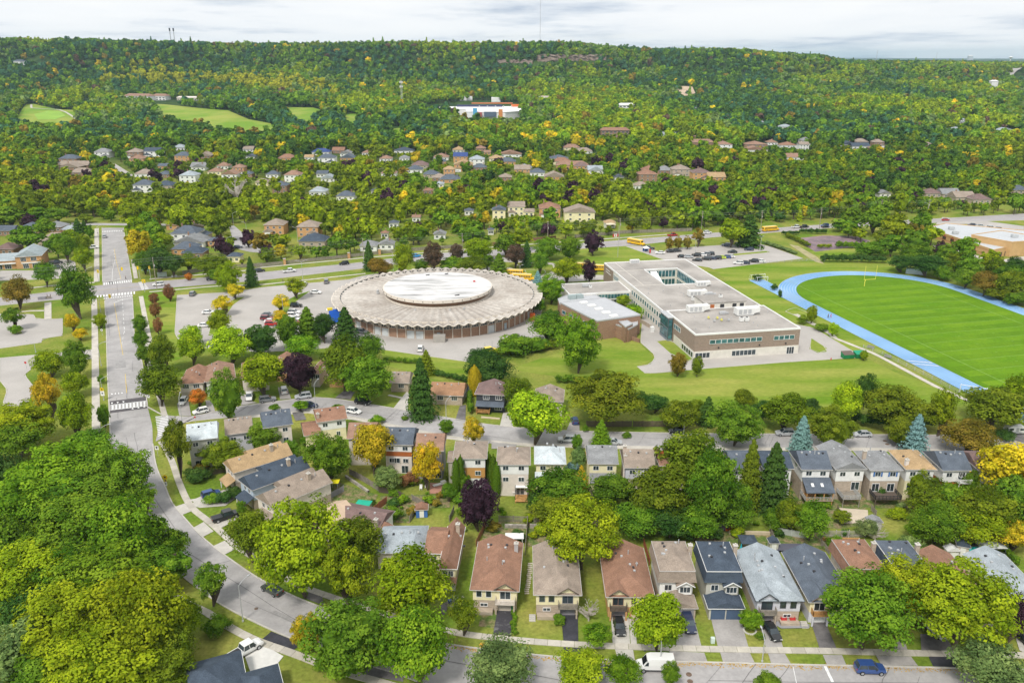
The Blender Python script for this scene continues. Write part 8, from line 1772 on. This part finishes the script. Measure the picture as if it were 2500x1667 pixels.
# people
SKIN = plain((.45, .28, .2))
def person(f, X, Y, rz, top, legs, label, stride=.25):
    x, y = gp('%s %f %f' % (f, X, Y))[0]; e = empty('person', x, y, .1, R(rz), label, 'person')
    def mk(nm, V, E_, Rr, m):
        bm = bmesh.new(); sl = bm.verts.layers.skin.verify(); vs = [bm.verts.new(q) for q in V]
        for v_, r_ in zip(vs, Rr): v_[sl].radius = (r_, r_)
        vs[0][sl].use_root = True
        for a, b in E_: bm.edges.new((vs[a], vs[b]))
        me_ = bpy.data.meshes.new(nm); bm.to_mesh(me_); bm.free(); me_.materials.append(m); o = link(nm, me_, e); o.modifiers.new('s', 'SKIN'); o.modifiers.new('d', 'SUBSURF').levels = 1; return o
    s_ = stride
    mk('body', [(0, 0, .95), (0, 0, 1.25), (0, 0, 1.47), (.03, 0, 1.62), (.04, 0, 1.74), (0, .2, 1.42), (-.08, .27, 1.16), (.08, .27, .92), (0, -.2, 1.42), (.1, -.27, 1.16), (.22, -.26, .95), (0, .1, .9), (s_ * .5, .11, .5), (s_, .11, .07), (s_ + .14, .11, .04), (0, -.1, .9), (-s_ * .3, -.11, .5), (-s_, -.11, .08), (-s_ + .14, -.11, .04)],
       [(0, 1), (1, 2), (2, 3), (3, 4), (2, 5), (5, 6), (6, 7), (2, 8), (8, 9), (9, 10), (0, 11), (11, 12), (12, 13), (13, 14), (0, 15), (15, 16), (16, 17), (17, 18)], [.13, .13, .12, .06, .10, .06, .045, .035, .06, .045, .035, .08, .06, .045, .035, .08, .06, .045, .035], SKIN)
    mk('shirt', [(0, 0, .98), (0, 0, 1.25), (0, 0, 1.45), (0, .2, 1.42), (-.07, .26, 1.2), (0, -.2, 1.42), (.09, -.26, 1.2)], [(0, 1), (1, 2), (2, 3), (3, 4), (2, 5), (5, 6)], [.165, .165, .15, .085, .07, .085, .07], plain(top))
    mk('trousers', [(0, 0, .97), (0, .1, .9), (s_ * .5, .11, .5), (s_, .11, .12), (0, -.1, .9), (-s_ * .3, -.11, .5), (-s_, -.11, .12)], [(0, 1), (1, 2), (2, 3), (0, 4), (4, 5), (5, 6)], [.155, .11, .085, .07, .11, .085, .07], plain(legs))
    MB().tube((.01, 0, 1.72), (.0, 0, 1.86), .115, .07, 8).tube((-.05, 0, 1.62), (-.02, 0, 1.75), .09, .11, 8).build('hair', W_['dwood'], e)
    MB().tube((.1, 0, 1.70), (.16, 0, 1.69), .02, .012, 5).build('nose', SKIN, e)
for a_ in (('C7', 593, 1386, 120, (.05, .06, .12), (.03, .03, .04), 'person in dark clothes walking on the blue track', .3), ('C7', 617, 1384, 120, (.6, .08, .2), (.5, .1, .2), 'person in a pink red top walking on the blue track', .3), ('C4', 428, 1205, 200, (.04, .04, .05), (.03, .03, .04), 'person in black waiting at the roadside bench, left one', .05), ('C4', 456, 1203, 200, (.05, .05, .06), (.15, .15, .18), 'person in black waiting at the roadside bench, right one', .05),
           ('C4', 1292, 1098, 110, (.03, .03, .04), (.05, .05, .06), 'person in black on the eastern crosswalk', .25), ('C4', 1130, 1040, 20, (.03, .03, .04), (.03, .03, .04), 'person in black crossing at the northern crosswalk', .25), ('C4', 880, 640, 90, (.25, .05, .2), (.05, .05, .1), 'person in a purple top far down the avenue sidewalk', .2), ('C5', 262, 1062, 20, (.05, .05, .06), (.04, .04, .05), 'person in dark clothes on the path by the lot top', .2),
           ('C6', 225, 1075, 10, (.05, .03, .1), (.04, .04, .08), 'person in a dark purple top beside the bus near the arena, left', .1), ('C6', 245, 1078, 40, (.35, .2, .4), (.04, .04, .08), 'person in a violet top beside the bus near the arena, right', .1), ('C6', 1268, 808, 100, (.6, .1, .1), (.05, .05, .1), 'person in a red top at the pop-up tent', .1), ('C7', 410, 1330, 100, (.04, .04, .06), (.04, .04, .06), 'person in dark clothes standing by the track fence', .05)): person(*a_)

# ------------------------------------------------------------------ fences, walls and garden things
def fence(s, h_, m, label, post=2.4, gap=.02, board=.22, name='fence', postm=None, top=False, mesh_=False):
    P_ = gp(s); o_ = P_[0]; e = empty(name, o_[0], o_[1], 0, 0, label, 'fence'); n = max(1, int(length(P_) / post)); L = resample([(x - o_[0], y - o_[1]) for x, y in P_], n + 1); rnd = random.Random(n * 7)
    for i in range(n):
        a, b = L[i], L[i + 1]; l_ = math.hypot(b[0] - a[0], b[1] - a[1]); an = math.atan2(b[1] - a[1], b[0] - a[0]); mb = MB()
        if mesh_:
            for z in (.05, h_ * .5, h_): mb.tube((0, 0, z), (l_, 0, z), .025, n=3)
            k = int(l_ / .35)
            for j in range(k): mb.tube((j * l_ / k, 0, 0), ((j + 1) * l_ / k, 0, h_), .008, n=3).tube(((j + 1) * l_ / k, 0, 0), (j * l_ / k, 0, h_), .008, n=3)
        else:
            k = max(1, int(l_ / board)); hh = h_ + rnd.uniform(-.05, .05)
            for j in range(k): mb.box(j * l_ / k + gap, -.02, .05, (j + 1) * l_ / k - gap, .02, hh - rnd.uniform(0, .03))
            mb.box(0, .02, .4, l_, .07, .5).box(0, .02, hh - .4, l_, .07, hh - .3)
        mb.build('panel', m, e, (a[0], a[1], 0), an)
    pm_ = MB().cbox(0, 0, 0, .13, .13, h_ + .12).mesh('post', postm or m)
    for p_ in L: link('post', pm_, e, (p_[0], p_[1], 0))
    return e
GW = W_['greyw']
fence('C4 1640 995 1900 950 2352 920', 1.9, GW, 'weathered board fence north of the arterial, left of the brick piers', 3); fence('C5 20 930 260 905', 1.9, GW, 'weathered board fence left of the first brick pier', 3); fence('C5 290 900 845 845', 1.9, GW, 'weathered board fence between the first and second brick piers', 3); fence('C5 865 842 1120 812', 1.9, GW, 'weathered board fence between the second and third brick piers', 3); fence('C5 1140 808 1530 775 2110 735', 1.9, GW, 'weathered board fence behind the brown trees of the arterial', 3)
fence('C5 2120 735 2352 708 C6 430 672 ', 1.8, plain((.25, .12, .1)), 'dark reddish fence right of the round yellow green tree', 3); fence('C6 600 665 1060 625 1650 605', 2.0, GW, 'grey board fence along the wood north of the arterial', 3)
for X, Y, k in ((277, 905, 'leftmost'), (853, 850, 'middle'), (1128, 815, 'rightmost')):
    x, y = gp('C5 %d %d' % (X, Y))[0]; e = empty('brick_pier', x, y, 0, R(20), 'orange brick pier in the arterial fence, %s of three' % k, 'pier'); MB().cbox(0, 0, 0, 1.2, 1.2, 3.0).build('shaft', BRICKO, e); MB().cbox(0, 0, 3.01, 1.4, 1.4, .2).build('cap', CONC, e)
x, y = gp('C6 1000 560')[0]
fence('D4 865 828 1060 830 1275 828', 1.9, W_['dwood'], 'dark stained board fence under the sprawling dark tree'); fence('D4 1290 828 1640 828', 1.9, mat('dark_wood', (.12, .09, .07), .9, .25, 1), 'dark grey board fence left of the parked black hatchback', 2.2)
fence('D3 200 1262 330 1330 470 1418', 1.7, GW, 'pale weathered fence running down behind the golden tree'); fence('D3 470 1425 620 1450 690 1490', 1.7, W_['dwood'], 'dark board fence beside the grey olive shrub'); fence('D3 770 1500 880 1560', 1.7, GW, 'grey fence end near the patio'); fence('D2 330 1290 550 1245', 1.6, W_['dwood'], 'dark fence behind the hedge of the beige house'); fence('E2 1420 130 1560 30', 1.8, plain((.32, .12, .06)), 'red brown fence beside the green awning'); fence('D2 1525 1480 1640 1420', 1.7, W_['grey'], 'dark grey screen fence beside the yellow canopy')
fence('E3 765 188 1010 194', 1.7, GW, 'weathered picket fence right of the purple tree', 2.4, .05); fence('E3 1065 200 1110 200', 1.7, GW, 'short grey picket fence left of the orange boards', 2.0, .05); fence('E3 1112 200 1235 205', 1.8, plain((.62, .30, .06)), 'bright orange-stained picket fence', 2.0, .04); fence('E3 570 400 650 235', 1.7, plain((.30, .14, .07)), 'red brown fence between the yellow house and the brown-roofed house'); fence('E3 990 470 1000 340 1012 200', 1.7, GW, 'grey fence between the two brown-roofed gardens'); fence('E3 0 195 60 95', 1.7, GW, 'grey fence left of the blue shed'); fence('E3 340 190 380 100', 1.6, GW, 'grey fence right of the white garden table')
fence('E4 800 262 1018 268', 1.9, plain((.17, .13, .20)), 'purplish grey board fence beside the orange red panel'); fence('E4 1022 268 1115 270', 1.9, plain((.62, .12, .03)), 'vivid orange red fence panel behind the navy roof'); fence('E4 1398 270 1432 360', 1.7, GW, 'grey fence beside the garden shed'); fence('E4 1470 290 1700 330', 1.6, plain((.42, .45, .42)), 'pale grey green fence behind the flower garden'); fence('E5 205 318 400 322 640 318', 1.8, plain((.42, .40, .36)), 'leaning pale picket fence below the sandy yard', 2.4, .07); fence('E5 330 90 380 200', 1.3, W_['dwood'], 'dark fence along the sandy yard'); fence('E5 620 90 660 140', 1.5, GW, 'grey fence right of the sandy yard'); fence('E5 190 390 260 470', 1.5, GW, 'short grey fence behind the slate-blue roof'); fence('E5 1255 380 1300 450', 1.5, GW, 'short fence left of the dark-roofed shed')
fence('E4 320 390 370 560', 1.8, plain((.30, .09, .05)), 'dark red fence between the brown and taupe roofs'); fence('E3 1555 380 1700 600', 1.6, W_['stain'], 'orange brown fence right of the tall yellow green tree')
fence('D3 1365 150 1500 115 1632 82', 3.0, METAL, 'tall wire fence beside the yellow SUV', 3, mesh_=True); fence('D3 1640 80 1780 45 1867 25', 3.0, METAL, 'tall wire fence beside the black SUV', 3, mesh_=True); fence('D6 400 110 560 165 860 310 1070 415 1270 520', 1.2, METAL, 'low chain-link fence along the track', 4, mesh_=True); fence('C7 0 895 380 870 560 880', 1.2, METAL, 'low chain-link fence along the school lot edge', 4, mesh_=True)
def wallthing(s, wd, h_, m, label):
    P_ = gp(s); mb = MB(); strip(mb, P_, wd, 0, h_, max(2, int(length(P_) / 1.5))); return tag(mb.build('retaining_wall', m), label, 'wall')
STONE = mat('stone_wall', (.36, .33, .29), .9, .25, .8, fine=(2.5, .25))
wallthing('E3 815 238 1000 242', .5, .9, STONE, 'grey stone garden wall behind the brown-roofed house'); wallthing('E3 1030 238 1230 240', .5, .9, STONE, 'grey stone garden wall below the orange picket fence'); wallthing('D2 1660 1290 1867 1430', .5, .7, STONE, 'stepped stone wall along the garden alley'); wallthing('E4 1050 290 1400 300', .5, .8, plain((.50, .42, .30)), 'buff stone garden wall right of the orange red panel'); wallthing('D3 1400 745 1570 760', .4, .4, plain((.60, .5, .38)), 'low pinkish stone edging below the timber porch'); wallthing('E5 205 345 520 350', .3, .7, W_['wood'], 'low timber retaining wall below the leaning picket fence')
def shed(f, X, Y, w_, d, h_, wm_, rm, label, rz=0, open_=False, name='garden_shed', cat='shed', pitch=.7, axis='y'):
    x, y = gp('%s %f %f' % (f, X, Y))[0]; e = empty(name, x, y, 0, R(rz), label, cat)
    if open_:
        for a_ in (-w_ / 2, w_ / 2):
            for b_ in (0, d): MB().tube((a_, b_, 0), (a_, b_, h_), .07, n=5).build('post', METAL if wm_ is None else wm_, e)
        MB().add([(-w_ / 2 - .3, -.3, h_), (w_ / 2 + .3, -.3, h_), (w_ / 2 + .3, d + .3, h_), (-w_ / 2 - .3, d + .3, h_), (0, d / 2, h_ + pitch)], [(0, 1, 4), (1, 2, 4), (2, 3, 4), (3, 0, 4), (3, 2, 1, 0)]).build('canopy', rm, e)
    else:
        MB().box(-w_ / 2, 0, 0, w_ / 2, d, h_).build('wall', wm_, e); roof(e, -w_ / 2, 0, w_ / 2, d, h_, pitch, axis, .01, .01, rm, wm_, ov=.2); MB().box(-.5, -.06, .1, .5, -.01, h_ - .2).build('door', W_['white'], e)
    return e
shed('E3', 105, 152, 2.6, 2.2, 2.2, plain((.06, .16, .45)), SH['brown'], 'small blue shed with a white door and brown roof', 5); shed('E4', 1222, 450, 3.0, 3.0, 2.3, W_['dnavy'], SH['navy'], 'dark gazebo behind the pale grey roof', 0, True, 'gazebo', 'gazebo', .9); shed('E4', 1432, 452, 1.8, 1.6, 2.5, W_['greyb'], SH['navy'], 'tall narrow grey shed right of the dark gazebo'); shed('E5', 1395, 488, 2.2, 2.8, 2.6, W_['beige'], SH['navy'], 'beige shed with dark roof behind the right end of the near row', -20); shed('E5', 1315, 496, 2.4, 1.6, 1.8, W_['white'], plain((.7, .7, .7)), 'low white shed left of the turquoise pool'); shed('E5', 1655, 498, 5.0, 3.0, 2.5, W_['dnavy'], plain((.50, .52, .50)), 'grey hardtop gazebo right of the turquoise pool', 0, True, 'gazebo', 'gazebo', .6); shed('E5', 650, 255, 2.8, 2.0, 2.0, plain((.50, .48, .44)), SH['grey'], 'small grey shed among the bare shrubs', 0)
shed('E3', 898, 395, 3.4, 1.8, 2.0, W_['white'], plain((.72, .72, .70)), 'white flat canopy behind the brown-roofed house', 0, True, 'canopy', 'canopy', .15); shed('D6', 265, 1460, 3.6, 3.2, 5.4, METAL, plain((.20, .27, .33)), 'blue-grey gazebo standing on the raised deck', 0, True, 'gazebo', 'gazebo', .5); shed('E2', 1355, 115, 2.9, 1.8, 2.3, None, plain((.02, .38, .25)), 'green fabric awning in the garden of the bend', -10, True, 'awning', 'awning', .05); shed('D2', 1555, 1412, 1.7, 1.6, 2.2, None, plain((.85, .75, .02)), 'bright yellow sun canopy beside the dark fence', 0, True, 'canopy', 'canopy', .2); shed('D3', 1268, 560, 2.2, 3.0, 2.6, W_['dwood'], SH['slate'], 'dark shed with white doors beside the orange-roofed bungalow', 0); shed('D4', 150, 1440, 1.8, 1.6, .9, plain((.5, .5, .55)), plain((.5, .52, .58)), 'covered round hot tub beside the wooden deck', 0, False, 'hot_tub', 'hot tub', .3); shed('C6', 930, 590, 5, 4, 3.0, W_['wood'], plain((.62, .55, .40)), 'open timber carport with a black car at the wood edge', 10, True, 'carport', 'carport', .8)
x, y = gp('C6 925 562')[0]; vehicle('sedan', x, y, R(95), CC['black'], 'black sedan under the timber carport')
x, y = gp('E5 1510 494')[0]; e = empty('swimming_pool', x, y, 0, 0, 'raised rectangular pool with turquoise water', 'pool'); MB().box(-2.6, 0, 0, 2.6, 2.4, 1.2).build('wall', W_['white'], e); MB().box(-2.4, .2, 1.21, 2.4, 2.2, 1.25).build('water', plain((.04, .55, .52), .1), e)
x, y = gp('E4 1580 462')[0]; e = empty('trampoline', x, y, 0, 0, 'flat dark rectangular cover behind the slate-blue roof', 'cover'); MB().box(-3, 0, .8, 3, 2.6, .9).build('mat', plain((.10, .10, .13)), e)
for a_ in (-2.9, 2.9):
    for b_ in (.1, 2.5): MB().tube((a_, b_, 0), (a_, b_, .8), .05, n=5).build('leg', METAL, e)
def chair(f, X, Y, m, label, z=.05, rz=0, s=1):
    x, y = gp('%s %f %f' % (f, X, Y))[0]; e = empty('garden_chair', x, y, z, R(rz), label, 'chair'); MB().box(-.35 * s, -.35 * s, .38 * s, .35 * s, .3 * s, .46 * s).build('seat', m, e); MB().add([(-.33 * s, .28 * s, .46 * s), (.33 * s, .28 * s, .46 * s), (.33 * s, .5 * s, 1.15 * s), (-.33 * s, .5 * s, 1.15 * s), (-.33 * s, .34 * s, .46 * s), (.33 * s, .34 * s, .46 * s), (.33 * s, .56 * s, 1.15 * s), (-.33 * s, .56 * s, 1.15 * s)], [(0, 1, 2, 3), (5, 4, 7, 6), (3, 2, 6, 7), (0, 3, 7, 4), (1, 5, 6, 2)]).build('backrest', m, e)
    for a_ in (-.3, .3):
        MB().box(a_ * s - .05, -.35 * s, .6 * s, a_ * s + .05, .3 * s, .66 * s).build('armrest', m, e)
        for b_ in (-.3, .25): MB().box(a_ * s - .04, b_ * s - .04, 0, a_ * s + .04, b_ * s + .04, .38 * s).build('leg', m, e)
poly('patio', gp('E4 1450 1045 1640 1040 1740 1070 1740 1100 1500 1105 1450 1075'), .12, plain((.30, .30, .32)))
chair('E4', 1513, 1042, W_['red'], 'bright red garden chair, the left of two on the grey patio', .13, 0, 1.5); chair('E4', 1588, 1042, W_['red'], 'bright red garden chair, the right of two on the grey patio', .13, 0, 1.5); chair('D3', 850, 1400, W_['white'], 'white garden chair on the patio, left one'); chair('D3', 900, 1385, W_['white'], 'white garden chair on the patio, right one'); chair('D4', 205, 1455, W_['white'], 'white chair on the wooden deck', .55)
small('sun_lounger', 'D3', 1020, 1362, MB().cbox(0, 0, .3, 3.4, 1.0, .12, .5).cbox(.9, .6, .42, 1.2, .9, .5, .5).cbox(0, 0, 0, .2, .2, .3), W_['white'], 'white lounger beside the brick patio', 'lounger'); small('rubbish_bin', 'E3', 345, 893, MB().tube((0, 0, 0), (0, 0, 1.0), .3, .36, 8), plain((.03, .08, .4)), 'blue wheeled bin beside the white garage door', 'bin'); small('rubbish_bin', 'E3', 883, 945, MB().tube((0, 0, 0), (0, 0, 1.3), .4, .45, 8), plain((.02, .2, .08)), 'green wheeled bin at the head of the black driveway', 'bin'); small('recycling_bin', 'E3', 198, 525, MB().cbox(0, 0, 0, .6, .6, .9), plain((.04, .12, .5)), 'blue bin beside the wing of the yellow house', 'bin')
for X, Y, k in ((1150, 452, 'left'), (1222, 460, 'right')): small('parasol', 'E4', X, Y, MB().tube((0, 0, 0), (0, 0, 2.0), .05, n=6).tube((0, 0, .9), (0, 0, 2.2), .28, .06, 8), plain((.02, .40, .50)), 'closed turquoise parasol beside the dark gazebo, %s one' % k, 'parasol')
x, y = gp('E4 1230 1118')[0]; mb = MB()
for i in range(22): a_ = i * 2 * math.pi / 22; mb.cbox(x + 1.1 * math.cos(a_), y + 1.1 * math.sin(a_), 0, .32, .25, .16, a_)
tag(mb.build('stone_ring', plain((.62, .6, .55))), 'ring of pale stones round the small willow', 'stone ring')['kind'] = 'stuff'
mb = MB(); L = resample(gp('E3 1000 800 1010 740 1025 640 1030 545'), 16)
for i, p_ in enumerate(L): mb.cbox(p_[0] + random.uniform(-.1, .1), p_[1], 0, .9, .35, .09, random.uniform(-.2, .2))
tag(mb.build('stepping_stones', plain((.62, .55, .48))), 'line of pale stepping stones between two near houses', 'stepping stones')['kind'] = 'stuff'
# clipped hedges and roadside brush
def hedge(s, wd, h_, hue, label, n=1.1):
    P_ = gp(s); L = resample(P_, max(2, int(length(P_) / (wd * .45)))); o_ = P_[0]; e = empty('hedge', o_[0], o_[1], 0, 0, label, 'hedge'); rnd = random.Random(len(L)); me_ = protos('bush', False, 0)
    for i, p_ in enumerate(L): c = link('foliage', protos('bush', False, i), e, (p_[0] - o_[0] + rnd.uniform(-.3, .3), p_[1] - o_[1] + rnd.uniform(-.3, .3), h_ * .45), rnd.uniform(0, 6)); k = rnd.uniform(.8, 1.15); c.scale = (wd * .55 * k, wd * .55 * k, h_ * .58 * k); col = HUES[hue][0]; j = rnd.uniform(.85, 1.15); c.color = (col[0] * j, col[1] * j, col[2], 1)
hedge('C7 220 660 300 690 420 750', 3, 3, 'olive', 'clipped hedge on the left side of the old tennis court'); hedge('C7 510 760 600 760', 3, 3, 'yg', 'yellowish hedge block below the old tennis court'); hedge('C7 680 755 900 760 1220 740', 3.5, 4, 'green', 'long green hedge below the old tennis court'); hedge('C7 190 640 320 640', 3, 3, 'dark', 'dark hedge above the old tennis court, left part'); hedge('C7 350 625 560 630', 3, 3.5, 'dark', 'dark hedge above the old tennis court, right part'); hedge('C7 565 880 760 880 1090 890', 4.5, 4.5, 'dark', 'thick dark hedge north of the running track')
hedge('C7 40 720 300 810', 4, 2, 'grey', 'rough grassy brush along the right edge of the school lot'); hedge('D3 960 350 1130 390 1260 420', 2.5, 2.2, 'dark', 'dark hedge behind the orange-roofed bungalow'); hedge('D3 530 235 800 250', 2.2, 2.0, 'green', 'green hedge behind the stone bungalow'); hedge('D3 1300 720 1290 560', 1.6, 3.4, 'green', 'tall narrow green hedge beside the driveway of the black-sided house'); hedge('E3 895 970 893 1150', 1.0, 1.0, 'green', 'clipped low hedge along the first black driveway'); hedge('D5 80 760 600 800', 3.5, 3, 'olive', 'olive shrub row above the side street'); hedge('D5 1450 760 1650 780 1867 800', 4, 4, 'dark', 'dark undergrowth north of the side street by the olive tree'); hedge('D6 420 830 620 850 1000 840', 4, 5, 'dark', 'dark undergrowth between the tall oval tree and the pale spruce')
hedge('D4 620 420 860 440', 4, 3, 'green', 'green shrubs behind the taupe-roofed house by the school slope'); hedge('D4 60 190 300 150 560 120', 4.5, 4, 'olive', 'shrub row along the upper slope right of the yellow SUV'); hedge('E5 1720 410 1870 560', 1.5, 2.0, 'green', 'narrow green hedge beside the grey gazebo'); hedge('C5 1680 905 1860 880', 2.5, 2.5, 'green', 'green hedge on the verge behind the arena')
# fallen leaves gathered along the near kerb
mb = MB(); rnd = random.Random(3); kl = resample(offset(AVR[22:], -.5) if len(AVR) > 30 else offset(AVR[14:], .6), 400)
for p_ in kl:
    for j in range(5): mb.cbox(p_[0] + rnd.gauss(0, .35), p_[1] + rnd.gauss(0, .35), .07, rnd.uniform(.08, .25), rnd.uniform(.08, .2), .01, rnd.uniform(0, 3))
tag(mb.build('fallen_leaves', plain((.50, .30, .04))), 'scattered orange leaves along the near kerb', None, None, 'stuff')

# ------------------------------------------------------------------ haze over the far land
HZ = 0.000055
hz = MB().box(-9500, -450, -60, 9500, 30500, 215).mesh('haze', None)
hm = bpy.data.materials.new('haze'); hm.use_nodes = True; t = hm.node_tree; t.nodes.clear(); ho = N(t, 'ShaderNodeOutputMaterial'); pv = N(t, 'ShaderNodeVolumePrincipled')
pv.inputs['Color'].default_value = (.62, .86, 1.0, 1); pv.inputs['Density'].default_value = HZ; pv.inputs['Anisotropy'].default_value = .2; t.links.new(pv.outputs[0], ho.inputs['Volume']); hz.materials.append(hm)
o = link('haze', hz); o['kind'] = 'stuff'; o['label'] = 'thin pale haze over the far woods'

# ------------------------------------------------------------------ labels for trees and town houses: by look, then by what they stand next to
MARKS = []
for s_ in '''C5 1560 1200 the round arena|C4 1050 900 the far avenue|C4 1060 1120 the crossroads|C4 1060 1500 the avenue|D1 1120 690 the zebra crossing|C6 1700 1150 the school|C6 800 1320 the school hall|C7 1200 1300 the football field|C7 700 970 the top of the track|C7 1300 950 the storage container|C7 2000 700 the orange school|C7 650 700 the old tennis court|C6 1850 820 the school parking lot|C6 1150 690 the turning bus|C6 985 700 the flagpole|C4 230 880 the orange plaza|C5 250 1300 the lot's tree island|C4 1900 1300 the left tree island|C4 1000 590 the avenue's far end|D1 400 560 the left lot exit|D1 300 1300 the bend's woods|E1 1700 300 the near bend|E2 350 1350 the pale driveway|E3 730 600 the brown-roofed near house|E3 1260 600 the taupe-roofed near house|E4 200 600 the grey-balcony house|E4 1020 500 the navy-roofed house|E4 1450 650 the pale lavender house|E5 700 450 the blue mansard house|E5 1700 600 the grey roof at right|D2 350 900 the pale-shingled house|D2 900 1100 the tan-roofed bend house|D2 1100 1300 the navy-roofed bend house|D2 250 400 the brown house by the crossing|D2 1250 350 the purple street tree|D3 650 380 the stone bungalow|D3 1090 480 the orange-roofed bungalow|D3 1480 500 the black-sided house|D3 640 900 the slate house with orange band|D3 930 1350 the brick patio|D3 1290 1100 the ochre-banded house|D3 1690 1150 the pergola house|D4 530 1100 the pale blue roof|D4 1010 1080 the mid-grey gable roof|D4 1350 1120 the lavender-sided house|D5 740 800 the dark street tree|D5 1340 900 the blue spruce|D6 890 890 the pale spruce|D5 1470 1300 the veranda house|D6 300 1100 the gazebo-deck house|D6 600 1300 the blue-shuttered house|D6 930 1300 the tan-roofed house|D6 1270 1300 the white-balcony house|D6 1700 1200 the big yellow tree|D6 1775 850 the caravan|E4 410 1380 the white van|E5 610 1440 the blue SUV|C4 2130 250 the leafless tree|C5 200 600 the cul-de-sac house|C5 520 680 the navy roof by the arterial|C5 1850 700 the wooden pole|C6 70 400 the taupe mansion|C6 650 440 the cream mansion|A1 350 780 the left fairway|A1 1250 780 the middle fairway|A1 950 670 the golf clubhouse|A2 1000 780 the shopping centre|A2 1880 910 the brick apartments|A3 300 980 the far terrace|A2 820 1060 the bright blue roof|A1 1240 1070 the orange brick house|A3 1250 990 the navy villa roofs|C4 1300 220 the navy-gabled house|C7 1850 300 the plum roofs|C6 1740 80 the plum-roofed villa'''.split('|'):
    q = s_.split(); MARKS.append((*px(q[0], float(q[1]), float(q[2])), ' '.join(q[3:])))
def where(x, y, z, skip=0):
    X, Y = proj(x, y, z); d = sorted(MARKS, key=lambda m: (m[0] - X) ** 2 + ((m[1] - Y) * 1.3) ** 2); m = d[skip]; dx, dy = X - m[0], Y - m[1]
    w_ = ('right of' if dx > 0 else 'left of') if abs(dx) > abs(dy) * 1.1 else ('below' if dy > 0 else 'above'); return w_ + ' ' + m[2], X, Y
items = []
for (o, x, y, word, kw, size, lb) in TREES:
    if lb: continue
    items.append((o, '%s %s %s' % (size, word, kw), x, y, ground_z(x, y) + 5))
for o in [t_ for t_ in THINGS if t_.name.startswith('house') and str(t_.get('label', '')).endswith(' house') and len(str(t_['label']).split()) <= 5]:
    items.append((o, o['label'], o.location.x, o.location.y, o.location.z + 4))
from collections import defaultdict
ORD = ['leftmost', 'second from left', 'third from left', 'fourth from left', 'fifth from left', 'sixth from left', 'seventh from left', 'eighth from left', 'ninth from left', 'tenth from left', 'eleventh from left', 'twelfth from left']
byl = defaultdict(list)
for it in items:
    w0, X, Y = where(*it[2:]); byl['%s %s' % (it[1], w0)].append((X, Y, it))
for k, L in byl.items():
    if len(L) == 1: L[0][2][0]['label'] = k; continue
    L.sort(key=lambda q: q[0])
    for i, (X, Y, it) in enumerate(L): it[0]['label'] = '%s, %s' % (k, ORD[min(i, 11)])
byl = defaultdict(list)
for o in THINGS:
    if 'label' in o and 'category' in o: byl[o['label']].append(o)
for k, L in byl.items():
    if len(L) > 1:
        L.sort(key=lambda o: proj(o.matrix_basis.translation.x, o.matrix_basis.translation.y, o.matrix_basis.translation.z)[0])
        for i, o in enumerate(L): o['label'] = '%s, %s' % (k, ORD[min(i, 11)])
for o in THINGS:
    if 'group' not in o:
        c = o.get('category')
        g_ = {'tree': 'trees', 'bush': 'bushes', 'house': 'suburban houses', 'car': 'parked and driving cars', 'fence': 'garden fences', 'rooftop unit': 'rooftop units'}.get(c)
        if g_: o['group'] = g_
